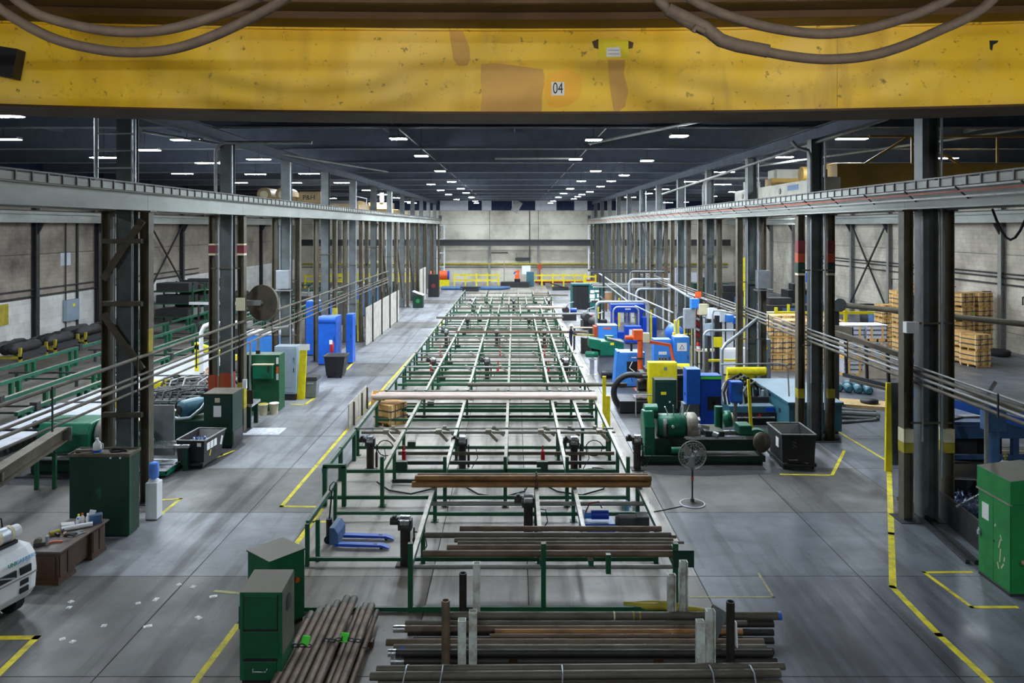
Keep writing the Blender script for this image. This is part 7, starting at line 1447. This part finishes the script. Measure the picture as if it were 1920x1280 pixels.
# overhead arm of brown steel with hanging frame
o = T('transfer_arm', 'brown steel transfer arm carrying a hanging frame between the banded and first columns', 'conveyor', (0,0,0))
P('arm', B().bar((13.1,30.5,3.7),(15.1,27.4,3.0),.2,.18), 'steel_brown', o); P('end_plate', B().bx((13.6,31,3.6),(.9,.1,.6),-.9), 'steel_brown', o); P('post', B().box(13.0,30.9,0,13.2,31.1,3.7), 'steel_brown', o); P('post', B().box(15.0,27.3,0,15.15,27.45,3.0), 'steel_brown', o)
for k in range(4): t = .12+.24*k; P('hanging_bar', B().bar((13.1+2*t,30.5-3.1*t,3.7-.7*t),(13.15+2*t,30.5-3.1*t,2.1-.3*t),.1), 'steel_dark', o)
P('lower_bar', B().bar((13.3,30.2,2.05),(15.05,27.5,1.85),.14), 'steel_dark', o); P('lower_rail', B().bar((13.3,29.6,1.95),(15.05,27.0,1.75),.1), 'steel_brown', o); P('blue_plate', B().bx((14.75,27.9,3.1),(.5,.6,.05),.9,.2), 'blue', o)
# parts on the floor
o = T('roller_group', 'dark ribbed roll set lying on the floor by the wooden pallet', 'rolls', (ax(1590,36.5),36.5,0), -.2)
for k in range(5): P('roll', B().lathe([(.12,-.3),(.2,-.2),(.2,.2),(.12,.3)], (-.9+.42*k,-.12*k,.2), (0,1,.0), 14), 'teal_machine', o); 
for k in range(3): P('roll', B().lathe([(.12,-.3),(.2,-.2),(.2,.2),(.12,.3)], (.1+.42*k,.6-.1*k,.2), (0,1,.0), 14), 'teal_machine', o)
o = T('wooden_pallet', 'wooden pallet with a dark wheel lying on the floor behind the banded column', 'pallet', (ax(1615,33.6),33.6,0), -.35)
for k in range(6): P('deck_board', B().box(-1.2,-.62+.21*k,.1,1.2,-.45+.21*k,.13), 'wood_pale', o)
for y in (-.55,0,.5): P('stringer', B().box(-1.2,y-.04,0,1.2,y+.04,.1), 'wood_pale', o)
ONE('flat_wheel', B().lathe([(.1,0),(.36,.0),(.38,.04),(.38,.14),(.1,.16)], n=20), 'black', 'dark wheel lying flat on the wooden pallet', 'wheel', None, 0, (ax(1630,33.5),33.5,.131))
for k, (px, py, l, r) in enumerate(((1590,768,2.0,.05),(1610,775,1.4,.09),(1600,783,1.8,.06),(1575,760,1.5,.05),(1640,760,1.2,.04),(1595,790,2.2,.05))):
    p = at(px, py, r); ONE('steel_bar', B().tube((-l/2,0,0),(l/2,0,0),r,10).tube((l/2-.01,0,0),(l/2+.12,0,0),r*1.5,10), 'galv_dull' if k % 2 else 'steel_blue', '%s loose machine bar on the floor before the wooden pallet' % ORD[k], 'bar', 'loose machine bars on the floor', 0, p, (0,0,-.35+.12*k))
ONE('leaning_plate', B().hexa([Vector(p) for p in ((-.25,-.05,0),(.25,-.05,0),(.25,.05,0),(-.25,.05,0),(.1,.3,2.7),(.5,.3,2.7),(.5,.36,2.7),(.1,.36,2.7))]), 'steel_blue', 'tall dark folded sheet leaning beside the tall yellow guard post', 'sheet', None, .02, (12.75,25.2,0))
# blue work stand past the first column
o = T('work_stand', 'blue-grey welding bench with offcuts on top, past the first fan side column', 'bench', (15.6, 25.0, 0))
P('top', B().box(-1.7,-.9,1.6,3.2,1.2,1.72), 'blue_bench', o, None, .01); P('apron', B().box(-1.7,-.95,1.2,3.2,-.9,1.6), 'blue_bench', o)
for x in (-1.6,.6,3.0):
    for y in (-.8,1.1): P('leg', B().box(x-.09,y-.09,0,x+.09,y+.09,1.6), 'blue_bench', o)
P('lower_rail', B().box(-1.7,-.88,.5,3.2,-.74,.64), 'blue_bench', o); P('lower_shelf', B().box(-1.6,-.7,.3,3.1,1.0,.36), 'steel_dark', o)
for k in range(5): P('stored_bar', B().bar((-1.4,-.4+.2*k,.42+.02*(k%2)),(2.2,-.3+.2*k,.42),.07), 'cream' if k % 2 else 'galv_dull', o)
P('wire_feeder', B().box(-.2,-.2,.36,.6,.5,1.05), 'black', o, None, .04); P('black_engine', B().box(-1.3,-.5,.36,-.4,.6,1.1), 'black_dust', o, None, .05)
for k, (x, y, m, l) in enumerate(((-1.2,-.5,'steel_dark','curved dark offcut on the welding bench'),(-.6,-.3,'galv_dull','bright offcut plate on the welding bench'),(.1,-.4,'white','white guard piece on the welding bench corner'))):
    ONE('offcut', B().bx((0,0,.0),(.7,.25,.06),.5-.4*k), m, l, 'offcut', 'offcuts on the welding bench', .01, (15.6+x,25+y,1.752))
o = T('slant_conveyor', 'blue and brown channel conveyor slanting down past the first fan side column', 'conveyor', (0,0,0))
ch = P('channel', B().bar((13.0,24.6,2.72),(15.4,20.6,2.35),.5,.14), 'steel_brown', o); P('blue_edge', B().bar((13.35,24.9,2.72),(15.75,20.9,2.35),.08,.26), 'blue', o); P('blue_edge', B().bar((12.72,24.4,2.7),(15.1,20.35,2.33),.08,.26), 'blue', o); P('rail', B().bar((12.4,23.9,3.05),(15.6,19.3,2.75),.16,.2), 'steel_brown', o)
for (x, y, z) in ((13.4,24.0,2.6),(15.0,21.2,2.3)): P('leg', B().box(x-.07,y-.07,0,x+.07,y+.07,z), 'blue_bench', o)
P('long_tube', B().tube((14.2,33,4.6),(21,27.5,4.2),.12,10), 'steel_brown', o); P('tube_post', B().box(14.1,32.9,0,14.3,33.1,4.6), 'steel_dark', o); P('tube_head', B().tube((14.2,33.4,4.62),(14.2,32.6,4.6),.3,14), 'steel_blue', o); P('tube_post', B().box(20.6,27.4,0,20.8,27.6,4.2), 'steel_dark', o)
o = T('gas_bottle', 'blue-grey gas bottle with a white shoulder behind the bright green cabinet', 'gas bottle', (12.45, 18.95, 0)); P('cylinder', B().lathe([(.13,0),(.14,.02),(.14,1.95),(.06,2.1)], n=16), 'blue_bench', o); P('shoulder', B().lathe([(.142,1.9),(.12,2.02),(.06,2.1)], n=16), 'white', o); P('valve', B().tube((0,0,2.1),(0,0,2.28),.03,8), 'yellow_dull', o); P('cap_ring', B().tube((-.06,0,2.2),(.06,0,2.2),.02,8), 'bright_steel', o)
o = T('blue_column', 'blue-grey lift column with a valve head behind the gas bottle', 'column', (13.2, 20.6, 0)); o['kind'] = 'thing'; P('mast', B().tube((0,0,.02),(0,0,3.1),.16,14), 'blue_bench', o); P('head', B().box(-.25,-.2,2.4,.25,.2,3.0), 'blue_bench', o, None, .03); P('base', B().box(-.3,-.3,0,.3,.3,.02), 'steel_dark', o)
gal('bent grey pipe rising behind the bright green cabinet', [(11.75,18.6,.0),(11.75,18.6,3.6),(11.85,18.65,3.9),(12.1,18.8,4.1)], .05, 'galv_dull')
o = T('chip_trough', 'dark floor trough filled with bright metal chips behind the bright green cabinet', 'trough', (12.1, 19.6, 0), -.12)
P('side', B().box(-.5,-2.0,.0,-.44,2.0,.75), 'black_dust', o); P('side', B().box(.9,-2.0,0,.96,2.0,.75), 'black_dust', o); P('end', B().box(-.44,1.94,0,.9,2.0,.75), 'black_dust', o); P('bottom', B().box(-.44,-2,0,.9,1.94,.3), 'black', o)
rn = random.Random(11); b = B()
for k in range(420): b.bx((rn.uniform(-.4,.85),rn.uniform(-1.9,1.9),.32+.14*rn.random()),(.12,.05,.02),rn.random()*6,rn.random()*2)
c = P('metal_chips', b, 'chips', o); c['kind'] = 'stuff'; P('lever_bar', B().bar((-.6,-.3,.75),(.6,.3,1.1),.05), 'bright_steel', o)
for k in range(2): P('foot_rail', B().box(-.95-.2*k,-2,0,-.85-.2*k,2.2,.1), 'steel_dark', o)
o = T('work_trolley', 'cluttered work trolley with white bars beside the blue lift column', 'trolley', (16.9, 21.9, 0)); P('tray', B().box(-.6,-.5,1.3,1.2,.5,1.36), 'galv', o); P('tray', B().box(-.6,-.5,.5,1.2,.5,.56), 'steel_dark', o)
for x in (-.55,1.15):
    for y in (-.45,.45): P('leg', B().box(x-.04,y-.04,.06,x+.04,y+.04,1.3), 'steel_dark', o); P('caster', B().tube((x-.03,y,.05),(x+.03,y,.05),.05,10), 'rubber', o)
for k in range(3): P('white_bar', B().bx((.2+.1*k,-.3+.25*k,1.42+.03*k),(1.3,.09,.07),.1*k), 'white', o)
P('parts_box', B().bx((.0,-.2,.75),(.5,.4,.3),.4), 'galv', o); P('drum', B().tube((.7,0,.56),(.7,0,1.0),.25,14), 'black', o)
# ================================================================= CRANES STANDING OVER THE SIDE AISLES
o = T('aisle_crane', 'tan hoist crane with dark lettering standing over the desk side aisle', 'crane', (-16.5, 58.5, 0)); o['kind'] = 'thing'
zb = 9.25
P('girder', B().box(-14.2,-1.4,zb+.0,4.3,-.6,zb+.55), 'crane_tan', o, None, .02); P('girder', B().box(-14.2,1.0,zb,4.3,1.8,zb+.55), 'crane_tan', o, None, .02)
P('end_truck', B().box(4.3,-3,zb-.0,4.9,3,zb+.45), 'crane_tan', o, None, .02); P('end_truck', B().box(-14.7,-3,zb-.15,-14.1,3,zb+.35), 'crane_tan', o)
for x in (-5.0,-3.3,-.9): P('trolley_box', B().box(x-.5,-1.0,zb+.55,x+.6,1.2,zb+1.1), 'crane_tan', o, None, .04)
for x in (-2.7,-1.3): P('hoist_drum', B().tube((x,-1.3,zb+1.25),(x,1.3,zb+1.25),.55,18), 'crane_tan', o); P('drum_end', B().tube((x,-1.36,zb+1.25),(x,-1.3,zb+1.25),.3,14), 'cream', o)
P('cabinet', B().box(.0,-1.2,zb+.55,1.6,.6,zb+1.5), 'crane_tan', o, None, .02); sb = P('sign_board', B().box(.05,-1.62,zb+.6,1.6,-1.54,zb+1.4), 'crane_tan', o, None, .01); text('P&H', .52, 'ink', sb, (.82,-1.63,zb+1.0), (math.pi/2,0,0), 'maker_lettering', .01)
P('walk_rail', B().box(4.3,-2.9,zb+1.1,4.34,3,zb+1.14).box(4.3,-2.9,zb+.45,4.34,-2.86,zb+1.1).box(4.3,2.9,zb+.45,4.34,2.94,zb+1.1), 'galv', o)
o = T('aisle_crane', 'tan crane hoist farther along the desk side aisle', 'crane', (-15, 78, 0)); o['kind'] = 'thing'
P('girder', B().box(-15.6,-1.2,zb,3,-.4,zb+.6), 'crane_tan', o, None, .02); P('girder', B().box(-15.6,1,zb,3,1.8,zb+.6), 'crane_tan', o); P('end_truck', B().box(2.8,-3,zb,3.4,3,zb+.5), 'crane_tan', o); P('end_truck', B().box(-16.2,-3,zb-.15,-15.6,3,zb+.35), 'crane_tan', o); P('trolley', B().box(.0,-1.4,zb+.6,2.2,1.4,zb+1.3), 'crane_tan', o, None, .03); P('drum', B().tube((-1,-1,zb+1.0),(-1,1,zb+1.0),.5,16), 'crane_tan', o); P('signal_box', B().box(1.2,-1.6,zb+1.3,1.6,-1.4,zb+2.3), 'galv', o)
o = T('aisle_crane', 'yellow bridge crane with a pale end truck standing over the fan side aisle', 'crane', (21.3, 34.0, 0)); o['kind'] = 'thing'
zb = 9.26
P('end_truck', B().box(-9.75,-6.2,zb,-9.15,5.2,zb+.62), 'crane_grey', o, None, .03)
for y in (-5.0,-1.5,3.8): P('truck_hole', B().tube((-9.78,y,zb+.3),(-9.75,y,zb+.3),.13,14), 'black', o)
P('blue_scrawl', B().box(-9.76,-3.6,zb+.28,-9.75,-2.4,zb+.5), 'blue_bench', o)
P('girder', B().box(-9.2,-6.0,zb+.1,9.3,-5.1,zb+1.15), 'crane_yellow', o, None, .02); P('girder', B().box(-9.2,1.2,zb+.1,9.3,2.1,zb+1.05), 'crane_yellow', o, None, .02); P('end_truck', B().box(9.3,-6.2,zb-.12,9.9,5.2,zb+.4), 'crane_yellow', o)
P('trolley_motor', B().box(-8.4,-3.8,zb+.62,-7.2,-2.4,zb+1.35), 'crane_yellow', o, None, .05); P('trolley_motor', B().tube((-8.5,-.6,zb+1.1),(-7.0,-.6,zb+1.1),.35,16), 'crane_yellow', o); P('gear_case', B().box(-8.9,1.4,zb+.62,-7.6,2.6,zb+1.5), 'crane_grey', o, None, .05); P('buffer', B().box(-9.3,4.6,zb+.6,-8.6,5.2,zb+1.1), 'crane_grey', o)
P('black_joint', B().box(-9.2,-4.9,zb,-8.6,-4.4,zb+1.0), 'black', o)
for z in (2.15,): P('hand_rail', B().box(-8.0,-6.05,zb+z-.04,9.0,-5.95,zb+z+.04), 'crane_yellow', o)
for x in (-6.4,-3.2,0,3.2,6.4): P('rail_post', B().box(x-.04,-6.03,zb+1.1,x+.04,-5.97,zb+2.15), 'crane_yellow', o)
for a, b_ in ((-8.2,-6.5),(-4.6,-6.3)): P('rail_strut', B().bar((a,-6.0,zb+1.1),(b_,-6.0,zb+2.15),.09), 'crane_yellow', o)
# slack cables under the fan side runway
gal('slack dark cable hanging under the fan side runway, first loop', [(11.9,18.6,8.45)]+[(11.9,18.6-.17*k,8.45-.75*math.sin(k*math.pi/8)) for k in range(1,8)]+[(11.9,17.2,8.45)], .03, 'rubber', 'cable', 'slack_cable', 'slack cables under the runway')
gal('slack dark cable hanging under the fan side runway, second loop', [(11.9,17.0,8.45)]+[(11.9,17.0-.25*k,8.45-.45*math.sin(k*math.pi/8)) for k in range(1,8)]+[(11.9,15.0,8.45)], .03, 'rubber', 'cable', 'slack_cable', 'slack cables under the runway')
